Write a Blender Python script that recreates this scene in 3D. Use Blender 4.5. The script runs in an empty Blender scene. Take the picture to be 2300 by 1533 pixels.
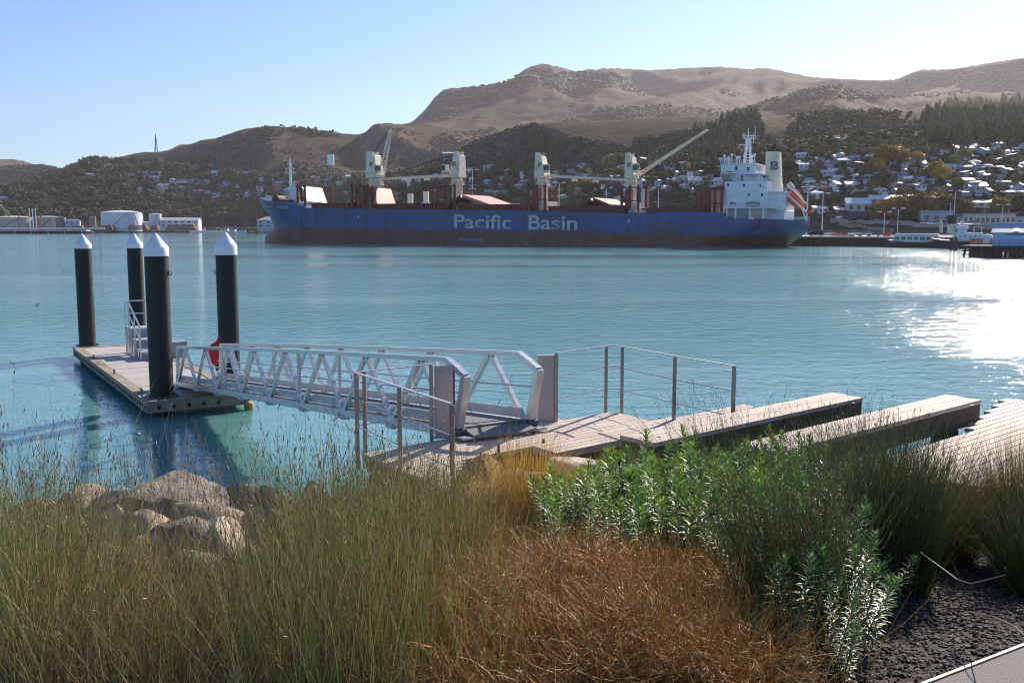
QUICK = False
HAZE = True
import bpy, bmesh, math, random
import numpy as np
from mathutils import Vector, Matrix
SC = bpy.context.scene
COL = SC.collection
R = math.radians
# ------------------------------------------------------------------ camera maths (pixels of the 2300 x 1533 photograph -> places on the ground)
F, CX, CY, EYE = 2200.0, 1150.0, 766.5, 5.4
PITCH = math.atan(255.5 / F)
CP, SP = math.cos(PITCH), math.sin(PITCH)
def ray(px, py):
    xc = (px - CX) / F; yc = (CY - py) / F
    return Vector((xc, CP + SP * yc, -SP + CP * yc))
def at(px, py, z):
    d = ray(px, py); t = (z - EYE) / d.z
    return Vector((d.x * t, d.y * t, z))
def atY(px, py, Y):
    d = ray(px, py); t = Y / d.y
    return Vector((d.x * t, Y, EYE + d.z * t))
SUN_AZ, SUN_EL = R(32), R(28)

# ------------------------------------------------------------------ objects
def tag(o, label=None, cat=None, group=None, kind=None):
    if label: o['label'] = label
    if cat: o['category'] = cat
    if group: o['group'] = group
    if kind: o['kind'] = kind
    return o
def empty(name, loc=(0, 0, 0), rz=0.0, label=None, cat=None, group=None):
    o = bpy.data.objects.new(name, None); COL.objects.link(o)
    o.location = loc; o.rotation_euler = (0, 0, rz)
    o.empty_display_size = .2
    return tag(o, label, cat, group)
def copy_tree(o, parent=None):
    c = o.copy(); COL.objects.link(c); c.parent = parent
    for ch in list(o.children):
        copy_tree(ch, c)
    return c
class MB:
    def __init__(s):
        s.v = []; s.f = []
    def add(s, vs, fs):
        n = len(s.v); s.v += [tuple(x) for x in vs]; s.f += [tuple(i + n for i in q) for q in fs]; return s
    def box(s, c, d, m=None):
        x, y, z = d[0] / 2, d[1] / 2, d[2] / 2
        vs = [Vector((i, j, k)) for k in (-z, z) for j in (-y, y) for i in (-x, x)]
        if m is not None: vs = [m @ p for p in vs]
        c = Vector(c)
        return s.add([p + c for p in vs], [(0, 2, 3, 1), (4, 5, 7, 6), (0, 1, 5, 4), (2, 6, 7, 3), (0, 4, 6, 2), (1, 3, 7, 5)])
    def b2(s, x0, x1, y0, y1, z0, z1):
        return s.box(((x0 + x1) / 2, (y0 + y1) / 2, (z0 + z1) / 2), (abs(x1 - x0), abs(y1 - y0), abs(z1 - z0)))
    def bar(s, a, b, w, h=None, up=(0, 0, 1)):
        a, b = Vector(a), Vector(b); h = h or w
        d = (b - a)
        if d.length < 1e-6: return s
        dn = d.normalized(); u = Vector(up)
        if abs(dn.dot(u)) > .98: u = Vector((0, 1, 0))
        x = dn.cross(u).normalized(); y = x.cross(dn).normalized()
        vs = []
        for p in (a, b):
            for i, j in ((-1, -1), (1, -1), (1, 1), (-1, 1)):
                vs.append(p + x * (i * w / 2) + y * (j * h / 2))
        return s.add(vs, [(3, 2, 1, 0), (4, 5, 6, 7), (0, 1, 5, 4), (1, 2, 6, 5), (2, 3, 7, 6), (3, 0, 4, 7)])
    def tube(s, pts, r, n=8, caps=True):
        pts = [Vector(p) for p in pts]
        rs = r if isinstance(r, (list, tuple)) else [r] * len(pts)
        rings = []
        for i, p in enumerate(pts):
            d = (pts[min(i + 1, len(pts) - 1)] - pts[max(i - 1, 0)]).normalized()
            u = Vector((0, 0, 1)) if abs(d.z) < .95 else Vector((0, 1, 0))
            x = d.cross(u).normalized(); y = x.cross(d).normalized()
            rings.append([p + (x * math.cos(2 * math.pi * k / n) + y * math.sin(2 * math.pi * k / n)) * rs[i] for k in range(n)])
        fs = []
        for i in range(len(pts) - 1):
            for k in range(n):
                fs.append((i * n + k, i * n + (k + 1) % n, (i + 1) * n + (k + 1) % n, (i + 1) * n + k))
        if caps:
            fs.append(tuple(range(n - 1, -1, -1))); fs.append(tuple((len(pts) - 1) * n + k for k in range(n)))
        return s.add([p for q in rings for p in q], fs)
    def lathe(s, prof, n=24, c=(0, 0, 0)):
        vs = []; fs = []
        for r, z in prof:
            for k in range(n):
                a = 2 * math.pi * k / n
                vs.append((c[0] + r * math.cos(a), c[1] + r * math.sin(a), c[2] + z))
        m = len(prof)
        for i in range(m - 1):
            for k in range(n):
                fs.append((i * n + k, i * n + (k + 1) % n, (i + 1) * n + (k + 1) % n, (i + 1) * n + k))
        fs.append(tuple(range(n - 1, -1, -1))); fs.append(tuple((m - 1) * n + k for k in range(n)))
        return s.add(vs, fs)
    def prism(s, poly, z0, z1):
        n = len(poly)
        vs = [(p[0], p[1], z0) for p in poly] + [(p[0], p[1], z1) for p in poly]
        fs = [tuple(range(n - 1, -1, -1)), tuple(range(n, 2 * n))] + [(i, (i + 1) % n, n + (i + 1) % n, n + i) for i in range(n)]
        return s.add(vs, fs)
    def extr(s, prof, y0, y1):      # profile in x,z extruded along y
        n = len(prof)
        vs = [(p[0], y0, p[1]) for p in prof] + [(p[0], y1, p[1]) for p in prof]
        fs = [tuple(range(n)), tuple(range(2 * n - 1, n - 1, -1))] + [((i + 1) % n, i, n + i, n + (i + 1) % n) for i in range(n)]
        return s.add(vs, fs)
    def mesh(s, name, mat, smooth=False, bevel=0):
        me = bpy.data.meshes.new(name); me.from_pydata(s.v, [], s.f); me.update()
        bm = bmesh.new(); bm.from_mesh(me); bmesh.ops.recalc_face_normals(bm, faces=bm.faces); bm.to_mesh(me); bm.free()
        if mat: me.materials.append(mat)
        if smooth:
            me.polygons.foreach_set('use_smooth', [True] * len(me.polygons))
            me.set_sharp_from_angle(angle=R(40))
        return me
    def build(s, name, mat, parent=None, smooth=False, bevel=0):
        o = bpy.data.objects.new(name, s.mesh(name, mat, smooth)); COL.objects.link(o)
        if parent is not None: o.parent = parent
        if bevel:
            b = o.modifiers.new('b', 'BEVEL'); b.width = bevel; b.segments = 2; b.limit_method = 'ANGLE'
        return o
def np_mesh(name, V, Fq, mat, cols=None, smooth=True):
    me = bpy.data.meshes.new(name)
    V = np.ascontiguousarray(V, dtype=np.float32); Fq = np.ascontiguousarray(Fq, dtype=np.int32)
    k = Fq.shape[1]
    me.vertices.add(len(V)); me.vertices.foreach_set('co', V.ravel())
    me.loops.add(Fq.size); me.loops.foreach_set('vertex_index', Fq.ravel())
    me.polygons.add(len(Fq)); me.polygons.foreach_set('loop_start', np.arange(0, Fq.size, k, dtype=np.int32))
    me.polygons.foreach_set('loop_total', np.full(len(Fq), k, dtype=np.int32))
    me.polygons.foreach_set('use_smooth', np.full(len(Fq), smooth))
    me.update(calc_edges=True)
    if cols is not None:
        a = me.color_attributes.new('tint', 'FLOAT_COLOR', 'POINT')
        c = np.ones((len(V), 4), dtype=np.float32); c[:, :3] = cols
        a.data.foreach_set('color', c.ravel())
    if mat: me.materials.append(mat)
    return me
def np_obj(name, me, parent=None):
    o = bpy.data.objects.new(name, me); COL.objects.link(o)
    if parent is not None: o.parent = parent
    return o

# ------------------------------------------------------------------ materials
def newmat(name):
    m = bpy.data.materials.new(name); m.use_nodes = True
    nt = m.node_tree; b = nt.nodes['Principled BSDF']
    return m, nt, b
def nd(nt, t, **kw):
    n = nt.nodes.new(t)
    for k, v in kw.items():
        if hasattr(n, k): setattr(n, k, v)
        else: n.inputs[k].default_value = v
    return n
def c4(c): return (c[0], c[1], c[2], 1)
def noise(nt, vec, scale, detail=4, rough=.55, dist=0):
    n = nt.nodes.new('ShaderNodeTexNoise'); n.inputs['Scale'].default_value = scale
    n.inputs['Detail'].default_value = detail; n.inputs['Roughness'].default_value = rough; n.inputs['Distortion'].default_value = dist
    nt.links.new(vec, n.inputs['Vector']); return n.outputs['Fac']
def ramp(nt, fac, stops):
    r = nt.nodes.new('ShaderNodeValToRGB'); e = r.color_ramp.elements
    while len(e) < len(stops): e.new(.5)
    for i, (p, c) in enumerate(stops):
        e[i].position = p; e[i].color = c4(c) if not isinstance(c, (int, float)) else (c, c, c, 1)
    nt.links.new(fac, r.inputs['Fac']); return r.outputs['Color']
def mixc(nt, fac, a, b, mode='MIX'):
    n = nt.nodes.new('ShaderNodeMix'); n.data_type = 'RGBA'; n.blend_type = mode
    for sock, v in ((n.inputs[0], fac), (n.inputs[6], a), (n.inputs[7], b)):
        if isinstance(v, (int, float)): sock.default_value = v
        elif isinstance(v, (tuple, list)): sock.default_value = c4(v)
        else: nt.links.new(v, sock)
    return n.outputs[2]
def mth(nt, op, a, b=0.0, c=None):
    n = nt.nodes.new('ShaderNodeMath'); n.operation = op
    for i, v in enumerate((a, b) if c is None else (a, b, c)):
        if isinstance(v, (int, float)): n.inputs[i].default_value = v
        else: nt.links.new(v, n.inputs[i])
    return n.outputs[0]
def objco(nt, scale=(1, 1, 1), world=False):
    tc = nt.nodes.new('ShaderNodeNewGeometry' if world else 'ShaderNodeTexCoord')
    mp = nt.nodes.new('ShaderNodeMapping'); mp.inputs['Scale'].default_value = scale
    nt.links.new(tc.outputs['Position' if world else 'Object'], mp.inputs['Vector'])
    return mp.outputs['Vector']
def bump(nt, b, h, strength=.3, dist=.02):
    n = nt.nodes.new('ShaderNodeBump'); n.inputs['Strength'].default_value = strength; n.inputs['Distance'].default_value = dist
    nt.links.new(h, n.inputs['Height']); nt.links.new(n.outputs['Normal'], b.inputs['Normal']); return n
_pc = {}
def pbr(name, col, rough=.6, metal=0.0, var=.25, scale=2.0, bmp=0.0, stretch=(1, 1, 1), dirt=None, dirt_amt=.0):
    if name in _pc: return _pc[name]
    m, nt, b = newmat(name)
    v = objco(nt, stretch)
    f = noise(nt, v, scale, 5, .6)
    lo = tuple(c * (1 - var) for c in col); hi = tuple(min(1, c * (1 + var)) for c in col)
    out = ramp(nt, f, [(.3, lo), (.7, hi)])
    if dirt is not None:
        g = noise(nt, v, scale * 2.7, 6, .65, .6)
        out = mixc(nt, mth(nt, 'MULTIPLY', ramp(nt, g, [(.48, 0.0), (.68, 1.0)]), dirt_amt), out, dirt)
    nt.links.new(out, b.inputs['Base Color'])
    rr = ramp(nt, noise(nt, v, scale * 3, 3), [(.3, max(.03, rough - .1)), (.7, min(1, rough + .1))])
    nt.links.new(rr, b.inputs['Roughness'])
    b.inputs['Metallic'].default_value = metal
    if bmp: bump(nt, b, noise(nt, v, scale * 8, 4), .5, bmp)
    _pc[name] = m; return m
def leafmat(name, trans=.35, rough=.5, sheen=.4):
    m, nt, b = newmat(name)
    a = nt.nodes.new('ShaderNodeAttribute'); a.attribute_name = 'tint'
    nt.links.new(a.outputs['Color'], b.inputs['Base Color'])
    b.inputs['Roughness'].default_value = rough; b.inputs['Specular IOR Level'].default_value = sheen
    t = nt.nodes.new('ShaderNodeBsdfTranslucent')
    nt.links.new(mixc(nt, 1.0, a.outputs['Color'], (1.25, 1.35, .7), 'MULTIPLY'), t.inputs['Color'])
    mx = nt.nodes.new('ShaderNodeMixShader'); mx.inputs[0].default_value = trans
    nt.links.new(b.outputs[0], mx.inputs[1]); nt.links.new(t.outputs[0], mx.inputs[2])
    nt.links.new(mx.outputs[0], nt.nodes['Material Output'].inputs['Surface'])
    return m

# ------------------------------------------------------------------ numpy noise
def _hash(ix, iy, seed):
    h = (ix.astype(np.int64) * 374761393 + iy.astype(np.int64) * 668265263 + seed * 982451653) & 0xffffffff
    h = ((h ^ (h >> 13)) * 1274126177) & 0xffffffff
    h = h ^ (h >> 16)
    return (h & 0xffff) / 65535.0
def vnoise(x, y, seed=0):
    x = np.asarray(x, dtype=float); y = np.asarray(y, dtype=float)
    ix = np.floor(x); iy = np.floor(y); fx = x - ix; fy = y - iy
    fx = fx * fx * fx * (fx * (fx * 6 - 15) + 10); fy = fy * fy * fy * (fy * (fy * 6 - 15) + 10)
    a = _hash(ix, iy, seed); b = _hash(ix + 1, iy, seed); c = _hash(ix, iy + 1, seed); d = _hash(ix + 1, iy + 1, seed)
    return (a * (1 - fx) + b * fx) * (1 - fy) + (c * (1 - fx) + d * fx) * fy
def fbm(x, y, seed=0, octv=5, gain=.5):
    s = 0; a = 1; t = 0
    for o in range(octv):
        s = s + a * (vnoise(x * 2 ** o + 17.3 * o, y * 2 ** o - 9.1 * o, seed + o) * 2 - 1); t += a; a *= gain
    return s / t
def ridged(x, y, seed=0, octv=5, gain=.5):
    s = 0; a = 1; t = 0
    for o in range(octv):
        s = s + a * (1 - np.abs(vnoise(x * 2 ** o + 5.7 * o, y * 2 ** o + 3.3 * o, seed + o) * 2 - 1)); t += a; a *= gain
    return s / t
# ------------------------------------------------------------------ camera, sun, sky, haze
cam = bpy.data.objects.new('camera', bpy.data.cameras.new('camera')); COL.objects.link(cam)
cam.location = (0, 0, EYE); cam.rotation_euler = (math.pi / 2 - PITCH, 0, 0)
cam.data.sensor_width = 36; cam.data.lens = F / 2300 * 36; cam.data.clip_end = 20000; cam.data.clip_start = .05
SC.camera = cam
w = bpy.data.worlds.new('World'); SC.world = w; w.use_nodes = True
wn = w.node_tree; sky = wn.nodes.new('ShaderNodeTexSky'); sky.sky_type = 'NISHITA'; sky.sun_disc = False
sky.sun_elevation = SUN_EL; sky.sun_rotation = SUN_AZ
sky.air_density = 1.1; sky.dust_density = .18; sky.ozone_density = 3.0; sky.altitude = 0
wb = wn.nodes.new('ShaderNodeMix'); wb.data_type = 'RGBA'; wb.blend_type = 'MULTIPLY'; wb.inputs[0].default_value = 1; wb.inputs[7].default_value = (.78, .96, 1.3, 1)
wn.links.new(sky.outputs[0], wb.inputs[6]); wn.links.new(wb.outputs[2], wn.nodes['Background'].inputs[0]); wn.nodes['Background'].inputs[1].default_value = .071
sl = bpy.data.lights.new('sun', 'SUN'); sl.energy = 5.0; sl.angle = R(.53); sl.color = (1, .88, .74)
so = bpy.data.objects.new('sun', sl); COL.objects.link(so)
sd = Vector((math.sin(SUN_AZ) * math.cos(SUN_EL), math.cos(SUN_AZ) * math.cos(SUN_EL), math.sin(SUN_EL)))
so.rotation_euler = sd.to_track_quat('Z', 'Y').to_euler(); so.location = (30, 40, 60)
SC.view_settings.view_transform = 'Standard'; SC.view_settings.look = 'None'; SC.view_settings.gamma = 1
SC.view_settings.exposure = .76
SC.cycles.use_denoising = True; SC.cycles.denoising_prefilter = 'ACCURATE'; SC.cycles.filter_width = 1.1
SC.cycles.max_bounces = 6; SC.cycles.volume_bounces = 0; SC.cycles.transparent_max_bounces = 6
SC.cycles.sample_clamp_indirect = 6
if HAZE:
    m = bpy.data.materials.new('haze_air'); m.use_nodes = True; nt = m.node_tree; nt.nodes.clear()
    o_ = nt.nodes.new('ShaderNodeOutputMaterial'); pv = nt.nodes.new('ShaderNodeVolumePrincipled')
    pv.inputs['Color'].default_value = (.90, .86, .92, 1); pv.inputs['Density'].default_value = .00005; pv.inputs['Anisotropy'].default_value = .48
    nt.links.new(pv.outputs[0], o_.inputs['Volume'])
    hz = MB().b2(-6100, 6100, -60, 6300, -61, 760).build('haze', m); tag(hz, 'thin pale air haze over the whole harbour', 'haze', kind='stuff')

# ------------------------------------------------------------------ water
m, nt, b = newmat('harbour_water')
b.inputs['Base Color'].default_value = (.03, .2, .19, 1); b.inputs['IOR'].default_value = 1.33; b.inputs['Roughness'].default_value = .07
pos = objco(nt, (1, 1, 1), True)
pos2 = objco(nt, (.55, 1, 1), True)
big = noise(nt, objco(nt, (.006, .03, 1), True), 1.0, 3, .5)
calm = ramp(nt, big, [(.40, .22), (.60, 1.0)])
h1 = noise(nt, pos2, 1.1, 4, .6, .4)
h2 = noise(nt, pos2, 4.5, 3, .6, .2)
h = mth(nt, 'ADD', mth(nt, 'MULTIPLY', h1, 1.0), mth(nt, 'MULTIPLY', h2, .28))
sep = nt.nodes.new('ShaderNodeSeparateXYZ'); g = nt.nodes.new('ShaderNodeNewGeometry'); nt.links.new(g.outputs['Position'], sep.inputs[0])
# a breeze roughens the open harbour on the right; the water along the near shore is calmer
far = nt.nodes.new('ShaderNodeMapRange'); far.inputs[1].default_value = 25; far.inputs[2].default_value = 75; far.inputs[3].default_value = .55; far.inputs[4].default_value = 2.6
nt.links.new(sep.outputs[1], far.inputs[0])
side = nt.nodes.new('ShaderNodeMapRange'); side.inputs[1].default_value = .12; side.inputs[2].default_value = .42; side.inputs[3].default_value = .45; side.inputs[4].default_value = .8
nt.links.new(mth(nt, 'DIVIDE', sep.outputs[0], mth(nt, 'ADD', sep.outputs[1], 30)), side.inputs[0])
amt = mth(nt, 'MULTIPLY', mth(nt, 'MULTIPLY', calm, far.outputs[0]), side.outputs[0])
bm = bump(nt, b, mth(nt, 'MULTIPLY', h, amt), 1.0, .22)
tone = noise(nt, objco(nt, (.004, .012, 1), True), 1.0, 3)
nt.links.new(ramp(nt, tone, [(.35, (.095, .265, .265)), (.65, (.13, .32, .29))]), b.inputs['Base Color'])
WATER = m
b.inputs['Subsurface Weight'].default_value = 1.0; b.inputs['Subsurface Radius'].default_value = (.6, 1.6, 1.6); b.inputs['Subsurface Scale'].default_value = 1.0
wm = MB(); xs = [-9000, -300, 300, 9000]; ys = [-20, 600, 9000]
wm.v = [(x, y, 0) for y in ys for x in xs]; wm.f = [(i + 4 * j, i + 1 + 4 * j, i + 5 + 4 * j, i + 4 + 4 * j) for j in range(2) for i in range(3)]
tag(wm.build('water', m), 'turquoise harbour water with small ripples', 'water', kind='structure')

# ------------------------------------------------------------------ hills: ridge lines set out at their real distances, then eroded
NA, ND = (1000, 520) if not QUICK else (500, 260)
ta = np.linspace(-.72, .72, NA); Ys = 240 * (5600 / 240) ** (np.linspace(0, 1, ND))
TA, YY = np.meshgrid(ta, Ys); XX = TA * YY
def pz(px, py, Y):
    d = ray(px, py); return (d.x / d.y * Y, Y, EYE + d.z / d.y * Y)
RIDGES = [   # (slope, [(px, py, distance)])
 (.42, [(-250, 470, 1150), (0, 436, 1200), (60, 424, 1230), (110, 405, 1260), (150, 388, 1280), (205, 366, 1320), (250, 366, 1350), (330, 360, 1400), (385, 348, 1440), (440, 332, 1480), (500, 312, 1530), (560, 291, 1580), (620, 284, 1600), (700, 289, 1600), (760, 299, 1600), (815, 303, 1620), (850, 288, 1700), (880, 281, 1750), (940, 280, 1850), (1000, 288, 2000), (1080, 300, 2150)]),
 (.36, [(905, 320, 2330), (965, 290, 2380), (1010, 270, 2420), (1060, 262, 2450), (1120, 250, 2500), (1182, 225, 2560), (1215, 215, 2600), (1290, 230, 2700)]),
 (1.5, [(918, 285, 2330), (945, 262, 2360), (965, 240, 2380), (990, 210, 2400), (1010, 199, 2420), (1060, 195, 2450), (1120, 189, 2500), (1150, 178, 2520), (1182, 152, 2560), (1215, 143, 2600), (1250, 149, 2640), (1290, 162, 2700)]),
 (.5, [(1290, 163, 2700), (1310, 158, 2800), (1370, 153, 2900), (1450, 158, 2950), (1540, 152, 3000), (1600, 150, 3000), (1680, 156, 2950), (1700, 152, 2900), (1740, 160, 2850), (1800, 173, 2800), (1860, 177, 2750), (1950, 181, 2700), (1990, 178, 2650), (2035, 158, 2600), (2110, 155, 2550), (2180, 144, 2500), (2250, 132, 2450), (2300, 128, 2400), (2450, 118, 2350), (2800, 110, 2300)]),
 (.45, [(1215, 160, 2600), (1180, 200, 2400), (1240, 222, 2250), (1300, 245, 2100), (1360, 275, 1950), (1420, 310, 1780), (1480, 350, 1500)]),
 (.4, [(1180, 205, 2400), (1120, 250, 2200), (1060, 290, 2000), (1100, 320, 1800), (1180, 350, 1650)]),
 (.4, [(815, 304, 1620), (870, 320, 1500), (930, 335, 1400), (1000, 350, 1300), (1080, 378, 1150)]),
 (.4, [(1700, 158, 2900), (1640, 200, 2600), (1560, 225, 2350), (1480, 260, 2100), (1430, 300, 1850)]),
 (.42, [(1380, 345, 1450), (1500, 325, 1450), (1580, 300, 1450), (1650, 285, 1450), (1700, 262, 1480), (1750, 240, 1500), (1800, 232, 1500), (1870, 241, 1520), (1960, 246, 1560), (2060, 252, 1650), (2130, 240, 1700), (2200, 250, 1500), (2300, 270, 1400), (2500, 240, 1400)]),
 (.4, [(1870, 243, 1520), (1900, 290, 1250), (1960, 330, 1050)]),
 (.42, [(2035, 165, 2600), (1990, 210, 2350), (2050, 232, 2100), (2110, 205, 2150), (2170, 192, 2200), (2230, 210, 2150), (2300, 235, 2000)]),
 (.3, [(-400, 350, 4900), (-100, 352, 4900), (0, 358, 4900), (50, 356, 4900), (100, 368, 4900), (165, 381, 4900), (230, 402, 4900), (330, 430, 4900)]),
 (.3, [(-200, 425, 3000), (60, 420, 3000), (160, 392, 3100), (230, 400, 3200)]),
 (.35, [(230, 372, 3300), (290, 353, 3300), (330, 343, 3300), (365, 343, 3300), (390, 338, 3350), (425, 321, 3400), (450, 333, 3400), (520, 345, 3400)]),
]
PXD = [-400, 0, 190, 300, 450, 590, 640, 800, 1000, 1400, 1800, 2000, 2300, 2700]
SHORE = [980, 880, 960, 1060, 1150, 1100, 640, 460, 400, 350, 310, 288, 300, 320]
FOOT = [1150, 1150, 1160, 1180, 1200, 1120, 1060, 860, 680, 450, 370, 345, 345, 380]
SLP = [.02, .03, .06, .08, .08, .08, .08, .085, .09, .10, .11, .13, .13, .12]
def heights(X, Y):
    A = X / Y * F + CX
    sh = np.interp(A, PXD, SHORE); ft = np.interp(A, PXD, FOOT); sl = np.interp(A, PXD, SLP)
    sh = sh + 12 * fbm(A / 40, A * 0, 3, 3)
    D = Y - ft
    cap = 95.0
    base = np.where(D > 0, cap * (1 - np.exp(-np.maximum(D, 0) * sl / cap)), 0)
    base = base * (1 + .12 * fbm(X / 160, Y / 160, 11, 3)) + np.where(D > 0, 1, 0) * np.minimum(D / 30, 1) * (2 * fbm(X / 45, Y / 45, 12, 3))
    acc = np.maximum(base, .01) ** 6
    for ri, (s, pts) in enumerate(RIDGES):
        P = [pz(*p) for p in pts]
        best = np.full(X.shape, -1e9); L = 0
        for (x0, y0, z0), (x1, y1, z1) in zip(P[:-1], P[1:]):
            dx, dy = x1 - x0, y1 - y0; ll = math.hypot(dx, dy)
            t = np.clip(((X - x0) * dx + (Y - y0) * dy) / (ll * ll), 0, 1)
            d = np.hypot(X - x0 - t * dx, Y - y0 - t * dy)
            hgt = np.maximum(z0 + t * (z1 - z0), 3)
            al = L + t * ll
            n = vnoise(al / 170 + .0015 * d, d / 900, 40 + ri) * 2 - 1
            n2 = vnoise(al / 60 + .003 * d, d / 500, 60 + ri) * 2 - 1
            ss = s * (1 + .55 * n + .22 * n2)
            zz = hgt * np.clip(1 - np.maximum(d - 5, 0) * ss / (2.0 * np.maximum(hgt, 25)), 0, 1) ** 2
            if ri in (2, 3):
                dq = d * (1 + .35 * n + .15 * n2) * 250 / np.maximum(hgt, 60)
                pf = np.interp(dq, [0, 12, 40, 85, 115, 230, 400, 560], [1, .97, .82, .76, .62, .40, .14, 0]) if ri == 2 else np.interp(dq, [0, 20, 90, 240, 450, 620], [1, .97, .74, .42, .14, 0])
                zz = hgt * pf
            best = np.maximum(best, zz); L += ll
        acc = acc + np.maximum(best, .01) ** 6
    z = acc ** (1 / 6)
    hi = np.clip((z - 25) / 150, 0, 1)
    wx = X + 60 * fbm(X / 300, Y / 300, 31, 3); wy = Y + 60 * fbm(X / 300, Y / 300, 37, 3)
    z = z + hi * (np.clip(z / 11, 6, 20) * (ridged(wx / 430, wy / 430, 21, 6, .55) - .62) * 2 + 5.0 * fbm(X / 55, Y / 55, 25, 4) + 7 * (ridged(wx / 150, wy / 150, 28, 4, .5) - .62))
    u = np.clip((Y - ft + 5) / (.35 * ft), 0, 1); z = 3 + z * (u * (1.6 - .6 * u))
    z = np.where(Y < sh + 14, -4 + 7 * np.clip((Y - sh) / 14, 0, 1), z)
    return z
ZZ = heights(XX, YY)
SKYL = [(-400, 372), (0, 357), (60, 358), (100, 369), (165, 381), (180, 372), (205, 357), (245, 362), (290, 354), (335, 344), (365, 343), (395, 338), (425, 322), (450, 329), (500, 311), (560, 290), (620, 283), (700, 288), (760, 298), (815, 303), (850, 287), (880, 280), (925, 278), (945, 262), (965, 240), (990, 208), (1010, 199), (1060, 195), (1120, 188), (1150, 178), (1182, 152), (1215, 143), (1250, 149), (1290, 162), (1310, 157), (1370, 153), (1450, 158), (1540, 152), (1600, 150), (1680, 156), (1700, 152), (1740, 160), (1800, 173), (1860, 177), (1950, 181), (1990, 178), (2035, 157), (2110, 155), (2180, 143), (2250, 131), (2300, 128), (2500, 118), (2800, 112)]
el0 = (ZZ - EYE) / YY; ci = el0.argmax(0); got = el0.max(0)
apx = np.array([F * t * CP / (1 - 0 * t) for t in ta]) + CX
want = np.array([(lambda r: r.z / r.y)(ray(p, y)) for p, y in zip(apx, np.interp(apx, *zip(*SKYL)))])
kk = np.clip(want / got, .7, 1.3); kk = np.convolve(np.pad(kk, 3, mode='edge'), np.ones(7) / 7, 'valid')
cy_ = YY[ci, np.arange(NA)]
cy_ = np.convolve(np.pad(cy_, 12, mode='edge'), np.ones(25) / 25, 'valid')
wgt = np.clip((YY / cy_[None, :] - .62) / .36, 0, 1)
ZZ = np.where(ZZ > 6, EYE + (ZZ - EYE) * (1 + (kk[None, :] - 1) * wgt), ZZ)
idx = np.arange(NA * ND).reshape(ND, NA)
Fq = np.stack([idx[:-1, :-1], idx[:-1, 1:], idx[1:, 1:], idx[1:, :-1]], -1).reshape(-1, 4)
m, nt, b = newmat('hill_ground'); b.inputs['Roughness'].default_value = .95; b.inputs['Specular IOR Level'].default_value = .1
P1 = objco(nt, (1, 1, 1), True)
gr = ramp(nt, noise(nt, P1, .02, 8, .65, .4), [(.36, (.04, .028, .017)), (.5, (.08, .053, .031)), (.64, (.17, .112, .065))])
sc_ = noise(nt, P1, .006, 9, .68, .8)
gr = mixc(nt, ramp(nt, sc_, [(.44, 0.0), (.52, .92)]), gr, (.045, .040, .024))
gr = mixc(nt, ramp(nt, noise(nt, P1, .05, 6, .7), [(.56, 0.0), (.66, .7)]), gr, (.035, .04, .02))
ge = nt.nodes.new('ShaderNodeNewGeometry'); sx = nt.nodes.new('ShaderNodeSeparateXYZ'); nt.links.new(ge.outputs['True Normal'], sx.inputs[0])
rock = ramp(nt, noise(nt, objco(nt, (.03, .03, .12), True), 1, 6, .7), [(.35, (.07, .055, .05)), (.65, (.2, .16, .14))])
gr = mixc(nt, ramp(nt, sx.outputs[2], [(.80, 1.0), (.92, 0.0)]), gr, rock)
sz = nt.nodes.new('ShaderNodeSeparateXYZ'); nt.links.new(ge.outputs['Position'], sz.inputs[0])
low = mth(nt, 'ADD', mth(nt, 'MULTIPLY', sz.outputs[2], .02), mth(nt, 'MULTIPLY', mth(nt, 'SUBTRACT', noise(nt, P1, .01, 5), .5), 1.6))
town = ramp(nt, noise(nt, P1, .04, 6, .7), [(.38, (.03, .035, .018)), (.55, (.06, .065, .03)), (.68, (.16, .13, .08))])
gr = mixc(nt, ramp(nt, low, [(.85, 1.0), (1.0, 0.0)]), gr, town)
flat = ramp(nt, noise(nt, P1, .08, 6, .7), [(.35, (.12, .11, .10)), (.65, (.27, .25, .22))])
gr = mixc(nt, ramp(nt, mth(nt, 'MULTIPLY', sz.outputs[2], .1), [(.34, 1.0), (.5, 0.0)]), gr, flat)
nt.links.new(gr, b.inputs['Base Color'])
bump(nt, b, noise(nt, P1, .05, 9, .72), 1.0, 7.0)
hm = np_mesh('hills', np.stack([XX, YY, ZZ], -1).reshape(-1, 3), Fq, m)
tag(np_obj('hills', hm), 'brown grassy volcanic hills with rocky summit behind the port', 'hills', kind='structure')
EL = (ZZ - EYE) / YY
CM = np.maximum.accumulate(EL, 0)
def hit(px, py, ymin=0):
    d = ray(px, py); a = d.x / d.y; e = d.z / d.y
    c = int(np.clip(round((a - ta[0]) / (ta[1] - ta[0])), 0, NA - 1))
    i = int(np.searchsorted(CM[:, c], e))
    if i >= ND: return None
    i = max(i, int(np.searchsorted(Ys, ymin)))
    if i >= ND: return None
    Y = Ys[i]
    return Vector((a * Y, Y, ZZ[i, c]))
def ground_z(X, Y):
    c = int(np.clip(round((X / Y - ta[0]) / (ta[1] - ta[0])), 0, NA - 1)); i = int(np.clip(np.searchsorted(Ys, Y), 0, ND - 1))
    return float(ZZ[i, c])
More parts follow.
